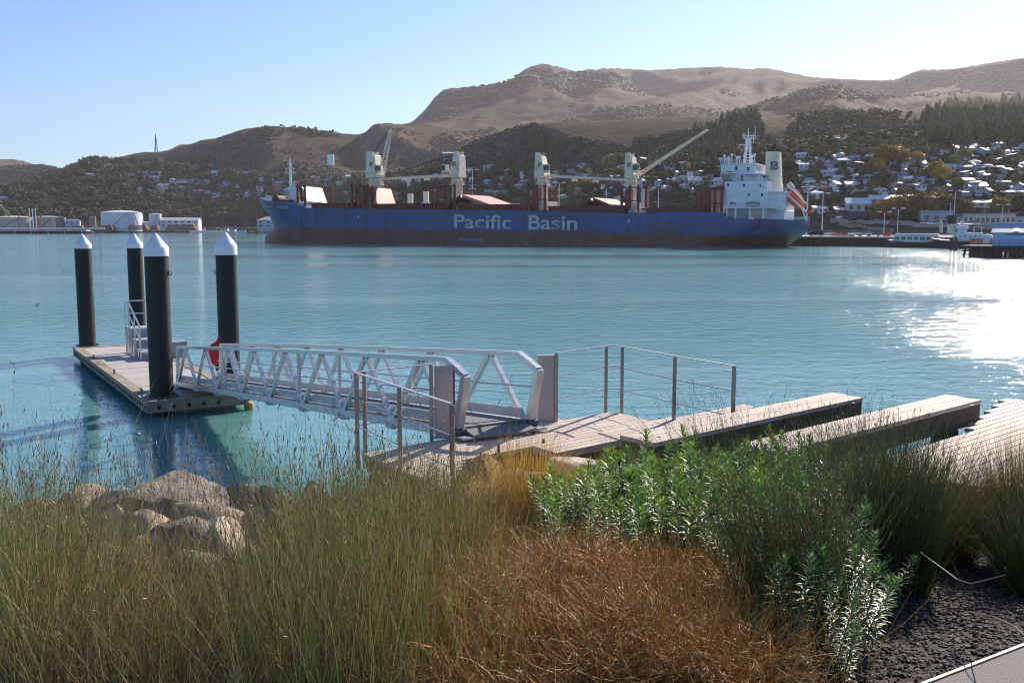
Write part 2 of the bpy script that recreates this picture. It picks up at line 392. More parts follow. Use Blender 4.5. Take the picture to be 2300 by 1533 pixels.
# ------------------------------------------------------------------ the bulk carrier. ship frame: x from bow to stern, y away from us, z up
SB = Vector((-84, 336, 0)); SDIR = Vector((162, -80, 0)).normalized(); SN = Vector((-SDIR.y, SDIR.x, 0))
SRZ = math.atan2(SDIR.y, SDIR.x)
def sp(px, py, t=0.0):
    d = ray(px, py); o = Vector((0, 0, EYE))
    k = (SN.dot(SB) + t - SN.dot(o)) / SN.dot(d)
    P = o + d * k
    return (SDIR.dot(P - SB), P.z)
SHIP = empty('cargo_ship', SB, SRZ, 'blue and dark red bulk carrier with four cream deck cranes moored across the harbour', 'cargo ship')
HB = 14.0
topp = [sp(593, 444, 14), sp(607, 446, 9), sp(616, 452, 6), sp(664, 457, 1), sp(684, 468), sp(1000, 471), sp(1200, 474), sp(1440, 480), sp(1632, 486), sp(1634, 491), sp(1822, 495, 5)]
stem = [sp(593, 444, 14), sp(597, 457, 14), sp(602, 468, 14), sp(612, 481, 14), sp(617, 493, 14), sp(622, 508, 14), sp(616, 517, 14), sp(602, 526, 14), sp(599, 535, 14), sp(598, 549, 14)]
ster = [sp(1824, 494, 17), sp(1824, 508, 17), sp(1816, 521, 16), sp(1797, 534, 15), sp(1770, 552, 14), sp(1764, 562, 14)]
def interp(x, pts): 
    pts = sorted(pts); return float(np.interp(x, [p[0] for p in pts], [p[1] for p in pts]))
top_s = lambda s: interp(s, topp)
stem_z = lambda z: interp(z, [(p[1], p[0]) for p in stem])
ster_z = lambda z: interp(z, [(p[1], p[0]) for p in ster])
def hb(s, z, zt):
    s0, s1 = stem_z(z), ster_z(z)
    u = max(0, min(1, (s - s0) / (34 - 14 * max(0, min(1, z / 12)))))
    f = (1 - (1 - u) ** 2.4) ** .72
    v = max(0, min(1, (s1 - s) / (26 - 1.4 * max(z, 0))))
    g = (1 - (1 - v) ** 2.2) ** (.75 - .03 * max(0, min(z, 8)))
    return HB * f * g
NS, NL = 130, 15
grid = []
s00, s11 = stem[0][0], ster[0][0]
for i in range(NS + 1):
    q = i / NS; q = q + .03 * math.sin(2 * math.pi * q) * -1
    row = []
    for j in range(NL + 1):
        wv = j / NL
        sc = s00 + (s11 - s00) * q; zt = top_s(sc); z = -1.5 + (zt + 1.5) * wv
        a0, a1 = stem_z(z), ster_z(z)
        s_ = a0 + (a1 - a0) * q
        row.append((s_, hb(s_, z, zt), z))
    grid.append(row)
mb = MB()
near = [[None] * (NL + 1) for _ in grid]; farr = [[None] * (NL + 1) for _ in grid]
for i, row in enumerate(grid):
    for j, (s_, h_, z_) in enumerate(row):
        near[i][j] = len(mb.v); mb.v.append((s_, HB - h_, z_))
        farr[i][j] = len(mb.v); mb.v.append((s_, HB + h_, z_))
for i in range(NS):
    for j in range(NL):
        mb.f.append((near[i][j], near[i + 1][j], near[i + 1][j + 1], near[i][j + 1]))
        mb.f.append((farr[i][j], farr[i][j + 1], farr[i + 1][j + 1], farr[i + 1][j]))
    mb.f.append((near[i][NL], near[i + 1][NL], farr[i + 1][NL], farr[i][NL]))
for j in range(NL):
    mb.f.append((near[NS][j], farr[NS][j], farr[NS][j + 1], near[NS][j + 1]))
m, nt, b = newmat('hull_paint'); b.inputs['Roughness'].default_value = .42
oc = objco(nt, (1, 1, 1)); sx = nt.nodes.new('ShaderNodeSeparateXYZ'); nt.links.new(oc, sx.inputs[0])
zl0 = sp(640, 510)[1]; sA = sp(640, 510)[0]; zl1 = sp(1780, 531)[1]; sB_ = sp(1780, 531)[0]
slope = (zl1 - zl0) / (sB_ - sA)
line = mth(nt, 'ADD', zl0 - slope * sA, mth(nt, 'MULTIPLY', sx.outputs[0], slope))
dz = mth(nt, 'SUBTRACT', sx.outputs[2], line)
wig = mth(nt, 'MULTIPLY', mth(nt, 'SUBTRACT', noise(nt, objco(nt, (.12, 1, .5)), 1, 4), .5), .9)
isb = ramp(nt, mth(nt, 'ADD', mth(nt, 'ADD', mth(nt, 'MULTIPLY', dz, 1.0), mth(nt, 'MULTIPLY', wig, .5)), .5), [(.47, 0.0), (.53, 1.0)])
blue = ramp(nt, noise(nt, objco(nt, (.05, 1, .15)), 1, 5), [(.3, (.001, .05, .18)), (.7, (.004, .10, .29))])
red = ramp(nt, noise(nt, objco(nt, (.15, 1, .4)), 1, 6), [(.3, (.10, .022, .016)), (.7, (.18, .045, .032))])
col = mixc(nt, isb, red, blue)
streak = ramp(nt, noise(nt, objco(nt, (.55, 1, .05)), 1, 6, .7), [(.50, 0.0), (.64, .8)])
col = mixc(nt, streak, col, (.018, .022, .03))
pat = mth(nt, 'MULTIPLY', ramp(nt, noise(nt, objco(nt, (.06, 1, .25)), 1, 6, .7), [(.52, 0.0), (.6, .8)]), ramp(nt, mth(nt, 'MULTIPLY', mth(nt, 'ADD', dz, 3.0), .14), [(.0, 0.0), (.3, 1.0), (.55, 1.0), (.85, 0.0)]))
col = mixc(nt, pat, col, (.03, .025, .025))
rust = mth(nt, 'MULTIPLY', ramp(nt, noise(nt, objco(nt, (.9, 1, .12)), 1, 7, .75), [(.56, 0.0), (.66, .85)]), 1.0)
col = mixc(nt, rust, col, (.16, .06, .02))
wl = mth(nt, 'MULTIPLY', ramp(nt, mth(nt, 'MULTIPLY', sx.outputs[2], .25), [(.0, 1.0), (.5, 0.0)]), ramp(nt, noise(nt, objco(nt, (.5, 1, .9)), 1, 5, .7), [(.5, 0.0), (.6, .7)]))
col = mixc(nt, wl, col, (.22, .14, .16))
nt.links.new(col, b.inputs['Base Color'])
hull = mb.build('hull', m, SHIP, smooth=True)
# parts below share these paints
CREAM = pbr('cream_crane_paint', (.78, .70, .54), .5, var=.1, scale=.4, dirt=(.35, .17, .07), dirt_amt=.6)
RUSTRED = pbr('red_oxide_paint', (.17, .03, .02), .6, var=.3, scale=.6, dirt=(.07, .02, .015), dirt_amt=.6)
WHITE = pbr('white_ship_paint', (.72, .74, .78), .45, var=.06, scale=.3, dirt=(.42, .36, .32), dirt_amt=.35)
PINK = pbr('faded_pink_hatch_paint', (.62, .32, .26), .55, var=.12, scale=.3, dirt=(.35, .16, .12), dirt_amt=.4)
DARK = pbr('dark_opening', (.02, .022, .028), .3, var=.3)
STEEL = pbr('galvanised_dark_steel', (.10, .10, .11), .5, .4)
ORANGE = pbr('lifeboat_orange', (.75, .12, .02), .4, var=.1)
BLACK = pbr('matt_black', (.015, .014, .015), .6, var=.2)
BLUE2 = pbr('blue_bulwark_paint', (.006, .08, .36), .45, var=.25, scale=.5, dirt=(.02, .03, .05), dirt_amt=.5)
# rubbing line
mk = MB(); a0, a1 = sp(770, 476), sp(1440, 484)
mk.bar((a0[0], -.05, a0[1]), (a1[0], -.05, a1[1]), .2, .35); mk.build('rubbing_strake', STEEL, SHIP)
mk = MB(); a0, a1, a2 = sp(1471, 477), sp(1624, 481), sp(1471, 486)
mk.b2(a0[0], a1[0], .05, .25, a2[1] - .8, a0[1])
for k in range(40):
    x = a0[0] + (a1[0] - a0[0]) * k / 39; mk.b2(x - .06, x + .06, -.02, .06, a2[1] - .3, a0[1] - .1)
mk.build('bulwark', BLUE2, SHIP)
# lettering
def letters(name, txt, p0, p1, cap, mat, t=-.12, sx_=1.0, tilt=None, bold=.0):
    cu = bpy.data.curves.new(name, 'FONT'); cu.body = txt; cu.extrude = .02; cu.offset = bold
    o = bpy.data.objects.new(name, cu); COL.objects.link(o); o.parent = SHIP
    cu.materials.append(mat)
    bpy.context.view_layer.update()
    bw = o.dimensions.x; 
    wd = p1[0] - p0[0]
    o.scale = (wd / bw, cap / .73, 1)
    a = math.atan2(p1[1] - p0[1], p1[0] - p0[0]) if tilt is None else tilt
    o.rotation_euler = (math.pi / 2, -a, 0)
    if name == 'ship_name': pass
    o.location = (p0[0], t, p0[1])
    if name == 'ship_name': return o
    bpy.context.view_layer.update(); dg = bpy.context.evaluated_depsgraph_get()
    me = bpy.data.meshes.new_from_object(o.evaluated_get(dg)); q = np_obj(name, me, SHIP); q.matrix_local = o.matrix_local.copy()
    bpy.data.objects.remove(o); return q
LET = pbr('faded_white_lettering', (.55, .57, .55), .6, var=.18, scale=.5, dirt=(.16, .12, .08), dirt_amt=.9)
letters('company_lettering', 'Pacific', sp(1017, 511), sp(1146, 514), 4.25, LET, bold=.012)
letters('company_lettering', 'Basin', sp(1184, 514), sp(1293, 516), 4.25, LET, bold=.012)
for word, xa, ya, xb, yb in (('INDIAN', 613, 466, 636, 468), ('OCEAN', 640.5, 468.3, 661, 470)):
    nm = letters('ship_name', word, sp(xa, ya, 8 - (xa - 613) * .1), sp(xb, yb, 8 - (xb - 613) * .1), .95, LET)
    bpy.context.view_layer.update(); dg = bpy.context.evaluated_depsgraph_get()
    me = bpy.data.meshes.new_from_object(nm.evaluated_get(dg)); mw = nm.matrix_local.copy()
    for v in me.vertices:      # laid on the curved bow plating
        p = mw @ v.co; zt = top_s(p.x); p.y = HB - hb(p.x, p.z, zt) - .16 + v.co.z; v.co = p
    bpy.data.objects.remove(nm); me.materials.clear(); me.materials.append(LET)
    np_obj('name_lettering', me, SHIP)
# plimsoll / draught marks
for px, y0, y1 in ((805, 484, 491), (1412, 492, 500)):
    mk = MB(); a = sp(px, y0); c = sp(px, y1); mk.b2(a[0] - .25, a[0] + .25, -.08, .1, c[1], a[1]); mk.build('hull_mark', LET, SHIP)
mk = MB()
a = sp(1414, 475); c = sp(1450, 478)
for k in range(14):
    if k == 7: continue
    x = a[0] + (c[0] - a[0]) * k / 13; mk.b2(x - .14, x + .14, -.05, .15, a[1] - .35, a[1] + .35)
mk.build('deck_edge_marking', LET, SHIP)
MBn = MB(); a = sp(1030, 538); c = sp(1085, 541); MBn.b2(a[0], c[0], -.03, .1, c[1], a[1] + .25); MBn.build('scuffed_patch', pbr('scuff', (.2, .2, .3), .6, var=.5, scale=.8), SHIP)

def dz(s): return top_s(s)
# cranes on the centreline
def crane(cx, ytop, ycol, ybase, wtop, wbot, lab, jib=None, face=1, ped=9):
    T = 14
    c = empty('deck_crane'); c.parent = SHIP; c['label'] = lab
    s0 = sp(cx, ycol, T)[0]; zt = sp(cx, ytop, T)[1]; zc = sp(cx, ycol, T)[1]; zb = top_s(s0) - .3
    pxm = sp(cx + 10, ycol, T)[0] - sp(cx, ycol, T)[0]; k = pxm / 10
    m1 = MB(); r = ped * k
    m1.lathe([(r, zb), (r, zc - 3.0), (r * 1.12, zc - 2.2), (r * 1.12, zc)], 20, (s0, T, 0)); m1.build('pedestal', CREAM, c, smooth=True)
    m2 = MB()
    w0, w1 = wbot * k / 2, wtop * k / 2; d0 = 2.4
    off = (w0 - w1) * (-face) * .9
    z1 = zt - 1.2
    vs = []
    for (z, wv, o_, d_) in ((zc + .15, w0, 0, d0), (z1, w1, off, d0 * .8)):
        for i, j in ((-1, -1), (1, -1), (1, 1), (-1, 1)):
            vs.append((s0 + o_ + i * wv, T + j * d_, z))
    m2.add(vs, [(3, 2, 1, 0), (4, 5, 6, 7), (0, 1, 5, 4), (1, 2, 6, 5), (2, 3, 7, 6), (3, 0, 4, 7)])
    for j in (-1, 1):
        m2.b2(s0 + off - w1, s0 + off + w1 * .5, T + j * 1.5 - .35, T + j * 1.5 + .35, z1, zt)
    m2.build('crane_house', CREAM, c, bevel=.08)
    m3 = MB(); m3.lathe([(r * 1.3, zc - 2.3), (r * 1.45, zc - 2.25), (r * 1.45, zc - 2.05), (r * 1.3, zc - 2.0)], 20, (s0, T, 0))
    for q in range(12):
        a = q * math.pi / 6; m3.b2(s0 + r * 1.42 * math.cos(a) - .05, s0 + r * 1.42 * math.cos(a) + .05, T + r * 1.42 * math.sin(a) - .05, T + r * 1.42 * math.sin(a) + .05, zc - 2.1, zc - 1.0)
    m3.lathe([(r * 1.42, zc - 1.05), (r * 1.46, zc - 1.05), (r * 1.46, zc - .95), (r * 1.42, zc - .95)], 20, (s0, T, 0))
    m3.build('platform', CREAM, c)
    m4 = MB(); m4.b2(s0 + face * w0 * .7 - .1, s0 + face * (w0 + 1.6), T - 4.0, T - 2.45, zc + 1.6, zc + 4.2); m4.build('cab', CREAM, c)
    m5 = MB(); m5.b2(s0 + face * (w0 + .2), s0 + face * (w0 + 1.66), T - 4.04, T - 2.8, zc + 2.3, zc + 3.9); m5.build('cab_window', DARK, c)
    m6 = MB(); m6.b2(s0 - .55, s0 + .55, T - d0 - .06, T - d0 + .3, (zc + zt) / 2 - .4, (zc + zt) / 2 + .9); m6.build('vent_panel', pbr('olive_panel', (.22, .2, .12), .6), c)
    if jib:
        (jx, jy), kind = jib
        sE, zE = sp(jx, jy, T); jr = .55
        S0 = Vector((s0 + face * w0, T, zc + .9)); E_ = Vector((sE, T, zE))
        mj = MB()
        for j in (-1, 1):
            mj.bar(S0 + Vector((0, j * 1.7, 0)), E_ + Vector((0, j * .6, 0)), .38, .46 if kind == 'up' else .7)
        n = 9
        for q in range(n + 1):
            u = q / n; p = S0.lerp(E_, u); hw = 1.7 * (1 - u) + .6 * u
            mj.bar(p + Vector((0, -hw, 0)), p + Vector((0, hw, 0)), .25)
            if q < n:
                p2 = S0.lerp(E_, (q + 1) / n); h2 = 1.7 * (1 - (q + 1) / n) + .6 * (q + 1) / n
                mj.bar(p + Vector((0, -hw, 0)), p2 + Vector((0, h2, 0)), .16)
        mj.build('jib', CREAM, c)
        mc = MB(); tp = Vector((s0 + off, T, zt - .2))
        for j in (-1.4, -.5, .5, 1.4):
            mc.tube([tp + Vector((0, j, 0)), E_ + Vector((0, j * .4, .3))], .09, 4)
        mc.build('hoist_cable', STEEL, c)
        if kind == 'down':
            mh = MB()
            for u in (.35, .62):
                mh = MB(); p = S0.lerp(E_, u); mh.box(p + Vector((0, 0, -.9)), (1.6, 1.2, .7)); mh.bar(p, p + Vector((0, 0, -.9)), .15)
                mh.build('hook_block', CREAM, c)
    return c
crane(843, 341, 401, 440, 19, 27, 'foremost crane with its jib raised steeply', ((877, 293), 'up'), 1, 11)
crane(1027, 341, 400, 470, 14, 25, 'second crane with its jib lying level toward the bow', ((858, 402), 'down'), -1, 10)
crane(1219, 343, 402, 470, 14, 25, 'third crane with its jib lying level toward the stern', ((1405, 404), 'down'), 1, 10)
crane(1419, 344, 402, 470, 15, 22, 'aftermost crane with its long jib raised at a slant', ((1588, 292), 'up'), 1, 10)
# lashing posts beside each crane
def posts(pxs, yt, yb, bars, t, lab=None):
    c = empty('stanchion_frame'); c.parent = SHIP
    for px in pxs:
        s0, z1 = sp(px, yt, t); z0 = top_s(s0) - .2 if yb is None else sp(px, yb, t)[1]
        q = MB(); q.tube([(s0, t, z0), (s0, t, z1 - .8)], .42, 8); q.tube([(s0, t, z1 - .8), (s0, t, z1)], [.2, .15], 6)
        for by in bars: 
            zb = sp(px, by, t)[1]; q.lathe([(.55, zb - .35), (.55, zb + .35)], 8, (s0, t, 0))
        q.build('post', RUSTRED, c, smooth=True)
    for by in bars:
        a = sp(pxs[0], by, t); d = sp(pxs[-1], by, t)
        MB().bar((a[0], t, a[1]), (d[0], t, d[1]), .3).build('crossbar', RUSTRED, c)
posts((668, 684), 410, 467, (418, 445), 1.5)
posts((729, 743), 418, None, (425, 450), 26)
posts((790, 808, 826), 411, None, (417, 445), 1.5)
posts((984, 1003, 1021), 411, None, (417, 445), 1.5)
posts((1049, 1064), 421, None, (428, 452), 26)
posts((1187, 1206, 1224), 411, None, (418, 448), 1.5)
posts((1235, 1248), 421, None, (430, 455), 26)
posts((1397, 1415, 1434), 414, None, (421, 451), 1.5)
posts((1584, 1606, 1622), 420, None, (426, 457), 1.5)
posts((1572, 1580), 428, None, (436, 460), 26)
# hatch coamings and folded hatch covers
q = MB()
for a_, b_, t0, t1 in ((700, 782, 4, 24), (834, 978, 4, 24), (1030, 1180, 4, 24), (1232, 1390, 4, 24), (1442, 1575, 4, 24)):
    s0 = sp(a_, 465, 4)[0]; s1 = sp(b_, 465, 4)[0]; z = top_s((s0 + s1) / 2)
    q = MB(); q.b2(s0, s1, t0, t1, z - .4, z + 1.5); q.b2(s0 - .3, s1 + .3, t0 - .3, t1 + .3, z + 1.5, z + 1.9)
    for k in range(int((s1 - s0) / 1.6)): q.b2(s0 + .5 + k * 1.6, s0 + .7 + k * 1.6, t0 - .35, t0, z - .3, z + 1.5)
    q.build('hatch_coaming', RUSTRED, SHIP)
def slab(name, pts, t0, t1, mat, th=.8):
    P = [sp(x, y, 14) for x, y in pts]
    q = MB(); n = []
    (x0, z0), (x1, z1) = P; d = Vector((x1 - x0, 0, z1 - z0)).normalized(); u = Vector((-d.z, 0, d.x)) * th
    vs = [(x0, t0, z0), (x1, t0, z1), (x1 + u.x, t0, z1 + u.z), (x0 + u.x, t0, z0 + u.z)]; vs += [(x, t1, z) for x, _, z in vs]
    q.add(vs, [(3, 2, 1, 0), (4, 5, 6, 7), (0, 1, 5, 4), (1, 2, 6, 5), (2, 3, 7, 6), (3, 0, 4, 7)])
    L = math.hypot(x1 - x0, z1 - z0)
    for k in range(1, 7):
        f_ = k / 7; p = Vector((x0, 0, z0)).lerp(Vector((x1, 0, z1)), f_)
        q.bar((p.x - u.x * .15, t0 - .12, p.z - u.z * .15), (p.x + u.x * .9, t0 - .12, p.z + u.z * .9), .18)
    return q.build(name, mat, SHIP)
def upright(name, xa, xb, y0a, y0b, y1a, y1b, mat, edge, lean=.0):
    # cover folded up on end, its broad face turned to the stern; near edge at xa, far edge at xb
    tn, tf = 5.0, 20.0
    sn = sp(xa, 440, tn)[0]
    zt, zb = sp(xa, y0a, tn)[1], sp(xa, y1a, tn)[1]
    s2 = sp(xb, 440, tf)[0]; zt2 = sp(xb, y0b, tf)[1]; zb2 = sp(xb, y1b, tf)[1]
    c = empty('raised_hatch_cover'); c.parent = SHIP
    q = MB(); vs = []
    for (s_, t_, z0_, z1_) in ((sn, tn, zb, zt), (s2, tf, zb2, zt2)):
        vs += [(s_ - 1.3, t_, z0_), (s_ + .5, t_, z0_), (s_ - .1 - lean, t_, z1_), (s_ - 1.3 - lean, t_, z1_)]
    q.add(vs, [(3, 2, 1, 0), (4, 5, 6, 7), (0, 1, 5, 4), (1, 2, 6, 5), (2, 3, 7, 6), (3, 0, 4, 7)])
    q.build('cover_panel', mat, c)
    e = MB()
    e.bar((sn - .7 - lean / 2, tn - .1, zb), (sn - .7 - lean, tn - .1, zt), .5, 1.3)
    e.bar((sn - .7 - lean, tn, zt + .1), (s2 - .7 - lean, tf, zt2 + .1), 1.3, .2)
    e.build('cover_rim', edge, c)
    k = MB(); u = .62; k.b2(sn + .42, sn + .62, tn + (tf - tn) * u - .4, tn + (tf - tn) * u + .4, zb + 2.2, zb + 3.6); 
upright('hatch_cover', 687, 732, 417, 422, 452, 456, pbr('cream_hatch_paint', (.60, .50, .41), .55, var=.1, scale=.3, dirt=(.4, .3, .22), dirt_amt=.4), RUSTRED, 1.5)
upright('hatch_cover', 845, 887, 420, 424, 459, 462, pbr('salmon_hatch_paint', (.46, .18, .13), .55, var=.12, scale=.3, dirt=(.3, .12, .08), dirt_amt=.4), RUSTRED, 1.5)
slab('folded_hatch_cover', ((1028, 470), (1067, 445)), 5, 23, RUSTRED)
slab('folded_hatch_cover', ((1068, 444), (1130, 466)), 5, 23, PINK)
slab('folded_hatch_cover', ((1322, 472), (1354, 452)), 5, 23, RUSTRED)
slab('folded_hatch_cover', ((1356, 451), (1392, 466)), 5, 23, RUSTRED)
# winch houses beside posts
for a_, b_, yt, yb, t0, t1, mm in ((814, 822, 418, 462, 8, 9.5, RUSTRED), (797, 803, 420, 460, 8, 9.5, RUSTRED), (833, 841, 420, 465, 3.2, 4.4, RUSTRED), (1196, 1204, 421, 470, 8, 12, RUSTRED), (1404, 1411, 424, 470, 8, 12, RUSTRED), (1440, 1446, 424, 466, 8, 9.5, WHITE), (1448, 1453, 424, 466, 8, 10, RUSTRED), (1588, 1598, 425, 478, 8, 14, RUSTRED), (1609, 1616, 425, 478, 8, 14, PINK), (1211, 1229, 452, 472, 9, 17, CREAM), (1410, 1430, 455, 476, 9, 17, CREAM), (1018, 1036, 453, 470, 9, 17, CREAM)):
    s0, s1 = sp(a_, 450, t0)[0], sp(b_, 450, t0)[0]; z1 = sp(a_, yt, t0)[1]; z0 = max(sp(a_, yb, t0)[1], top_s(s0) - .2)
    MB().b2(s0, s1, t0, t1, z0, z1).build('deck_house', mm, SHIP)
# deck edge railings
def rail(p0, p1, t0, t1, h=1.1, n=12, mat=WHITE, zo=0.0, name='railing'):
    q = MB(); z0, z1 = p0[1], p1[1]
    for k in range(n + 1):
        u = k / n; x = p0[0] + (p1[0] - p0[0]) * u; y = t0 + (t1 - t0) * u; z = z0 + (z1 - z0) * u
        q.bar((x, y, z), (x, y, z + h), .08)
    for hh in (h, h * .66, h * .33): q.bar((p0[0], t0, z0 + hh), (p1[0], t1, z1 + hh), .07)
    return q.build(name, mat, SHIP)
rail(sp(595, 444, 12), sp(612, 448, 7), 12.5, 7, 1.0, 8)
rail(sp(622, 453, 4), sp(666, 457, 1), 4, 1, 1.1, 12, RUSTRED)
rail(sp(700, 468, .3), sp(1400, 478, .3), .3, .3, 1.0, 90, RUSTRED)
rail(sp(1765, 494, 2), sp(1818, 495, 6), 2, 6, 1.0, 12)
# forecastle: mast, white house, winch
s0, z1 = sp(651, 354, 14); z0 = sp(651, 421, 14)[1]
q = MB(); q.tube([(s0, 14, z0), (s0, 14, z1 - 3), (s0, 14, z1)], [.55, .4, .12], 8)
za = sp(651, 378, 14)[1]; zb = sp(651, 388, 14)[1]
q.b2(s0 - 1.4, s0 + 1.4, 13.4, 14.6, za - .1, za + .1); q.b2(s0 - 1.8, s0 + 1.8, 13.2, 14.8, zb - .1, zb + .1); q.b2(s0 - 1.1, s0 + 1.1, 13.8, 14.2, zb + 3, zb + 3.2)
for k in (-1.6, 1.6): q.bar((s0 + k, 14, zb), (s0 + k, 14, zb + 1.2), .1)
q.build('foremast', WHITE, SHIP)
sa, sb2 = sp(648, 430, 9)[0], sp(667, 430, 9)[0]
MB().b2(sa, sb2, 9, 19, sp(650, 452, 9)[1] - 2, sp(650, 420, 9)[1]).build('forecastle_house', WHITE, SHIP, bevel=.1)
rail(sp(656, 420, 9), sp(667, 420, 9), 9, 9, 1.0, 5)
q = MB(); ss = sp(644, 449, 9)[0]; zz0 = top_s(ss)
q.tube([(ss - 2.4, 6, zz0 + .8), (ss - 2.4, 10, zz0 + .8)], 1.5, 12); q.b2(ss - 5, ss + 3, 5.5, 10.5, zz0 - .5, zz0 + .5); q.build('windlass', RUSTRED, SHIP)
q = MB(); sa_, za_ = sp(607, 476, 12.6)
q.bar((sa_ - .6, HB - 1.6, za_ + .9), (sa_ - .9, HB - 1.8, za_ - 1.6), .55); q.bar((sa_ - 2.2, HB - 1.8, za_ - .6), (sa_ + .8, HB - 1.9, za_ - 1.4), .5); q.bar((sa_ - 2.2, HB - 1.8, za_ - .6), (sa_ - 2.3, HB - 1.8, za_ + .6), .45)
q.build('anchor', RUSTRED, SHIP)
# accommodation block
def blk(name, xa, xb, yt, yb, t0, t1, mat=WHITE, bev=.08, ref=None):
    s0, s1 = sp(xa, (yt + yb) / 2, t0)[0], sp(xb, (yt + yb) / 2, t0)[0]
    return MB().b2(s0, s1, t0, t1, sp((xa + xb) / 2, yb, t0)[1], sp((xa + xb) / 2, yt, t0)[1]).build(name, mat, SHIP, bevel=bev)
ACC = empty('accommodation_block'); ACC.parent = SHIP
def ab(name, *a, **k):
    o = blk(name, *a, **k); o.parent = ACC; return o
ab('lower_wall', 1627, 1722, 407, 470, 3, 25)
ab('lower_wall', 1632, 1722, 469, 490, 5.5, 25)
ab('upper_wall', 1618, 1664, 390, 408, 6, 22)
ab('bridge', 1619, 1696, 369, 391, 6, 22)
ab('upper_wall', 1668, 1706, 392, 408, 6.2, 22, WHITE)
ab('deck_slab', 1664, 1708, 389, 391.5, 2.5, 25)
ab('bridge_roof', 1617, 1698, 367.5, 369.5, 5.5, 22.5)
ab('wing_box', 1629, 1645, 385, 389.5, 0.5, 6)
q = MB(); a = sp(1629, 389, 6); c_ = sp(1648, 408, 6)
vs = [(a[0], .6, a[1]), (a[0] + 2.0, .6, a[1]), (c_[0], 5.9, c_[1]), (a[0] - .3, 5.9, c_[1])]; vs += [(x, y, z - .4) if i > 1 else (x, y, z - .5) for i, (x, y, z) in enumerate(vs)]
q.add(vs, [(0, 1, 2, 3), (7, 6, 5, 4), (0, 4, 5, 1), (1, 5, 6, 2), (2, 6, 7, 3), (3, 7, 4, 0)]); o = q.build('wing_bracket', pbr('painted_shade_grey', (.4, .42, .4), .6), SHIP); o.parent = ACC  # grey in place of white puts the shade under the wing into the colour
ab('wing_window', 1631, 1642, 384.6, 386.5, 0.3, 1.0, DARK, bev=0)
ab('canopy', 1626, 1736, 465.5, 468, .2, 26)
for px in (1632, 1652, 1684, 1714): ab('canopy_column', px - 1.6, px + 1.6, 468, 492, .6, 1.4, bev=0)
q = MB()
for k in range(34):
    a = sp(1646 + k * 2.3, 471, 3.5); q.b2(a[0] - .07, a[0] + .07, 3.4, 3.5, a[1] - 1.4, a[1])
a0, a1 = sp(1646, 470.6, 3.5), sp(1724, 470.6, 3.5); q.bar((a0[0], 3.4, a0[1]), (a1[0], 3.4, a1[1]), .1); q.build('gallery_railing', WHITE, SHIP).parent = ACC
wp = [(1635.5, 415.5), (1671, 416.5), (1707, 417.5), (1682, 437), (1711.5, 437.5), (1681, 457), (1693.5, 457.5), (1705, 457.5), (1642, 457), (1646, 457)]
for x, y in wp:
    a = sp(x, y, 3); w_ = MB(); w_.b2(a[0] - .27, a[0] + .27, 2.93, 3.1, a[1] - .38, a[1] + .38); w_.build('window', DARK, SHIP).parent = ACC
for x, y in ((1654, 378), (1680.5, 379.5)):
    a = sp(x, y, 6); w_ = MB(); w_.b2(a[0] - .35, a[0] + .35, 5.93, 6.1, a[1] - .5, a[1] + .5); w_.build('window', DARK, SHIP).parent = ACC
a = sp(1691, 464, 2); MB().b2(a[0] - 1, a[0] + 1, 1.5, 2.8, a[1], a[1] + 1.3).build('green_locker', pbr('green_locker_paint', (.03, .25, .08), .5), SHIP).parent = ACC
for x in (1675, 1650): 
    a = sp(x, 458, 2.6); MB().tube([(a[0], 2.7, a[1]), (a[0], 2.9, a[1])], .45, 12).build('life_ring', ORANGE, SHIP).parent = ACC
# brace in the recess, bridge railing and aerials
q = MB(); a = sp(1672, 393, 4); c_ = sp(1685, 407, 4); q.bar((a[0], 4, a[1]), (c_[0], 4, c_[1]), .35); a = sp(1706, 391, 3); q.bar((a[0], 3, a[1]), (a[0], 3, a[1] - 4.2), .25); q.build('brace', WHITE, SHIP).parent = ACC
rail(sp(1619, 367.5, 6), sp(1696, 367.5, 6), 6, 6, 1.0, 18).parent = ACC
rail(sp(1698, 407, 3), sp(1722, 407, 3), 3, 3, 1.0, 8).parent = ACC
rail(sp(1630, 465, .4), sp(1735, 465, .4), .4, .4, 1.0, 26).parent = ACC
mm_ = empty('radar_mast'); mm_.parent = SHIP
s0, z1 = sp(1681, 296, 14); z0 = sp(1681, 369, 14)[1]; zb = sp(1681, 310, 14)[1]
q = MB(); q.tube([(s0 - .9, 14, z0), (s0 - .2, 14, zb)], .4, 6); q.tube([(s0 + .9, 14, z0), (s0 + .4, 14, zb)], .35, 6)
for k in range(9): 
    u = k / 9; q.bar((s0 - .9 + .7 * u, 14, z0 + (zb - z0) * u), (s0 + .9 - .5 * u, 14, z0 + (zb - z0) * (u + .06)), .12)
q.tube([(s0, 14, zb), (s0, 14, z1 + 1)], [.3, .1], 6)
q.build('mast_column', WHITE, mm_)
q = MB()
for yy, a_, b_ in ((305, 1668, 1698), (311, 1670, 1695), (318, 1674, 1688), (326, 1660, 1680), (333, 1672, 1690)):
    l, r_ = sp(a_, yy, 14), sp(b_, yy, 14); q.bar((l[0], 14, l[1]), (r_[0], 14, r_[1]), .22); q.bar((l[0], 12.8, l[1]), (r_[0], 12.8, r_[1]), .12)
for xx, ya, yb in ((1696, 283, 314), (1673, 300, 312), (1688, 303, 312), (1670, 300, 308), (1692, 300, 322)):
    l, r_ = sp(xx, ya, 14), sp(xx, yb, 14); q.bar((l[0], 14, l[1]), (r_[0], 14, r_[1]), .14)
q.build('antenna_arms', WHITE, mm_)
q = MB()
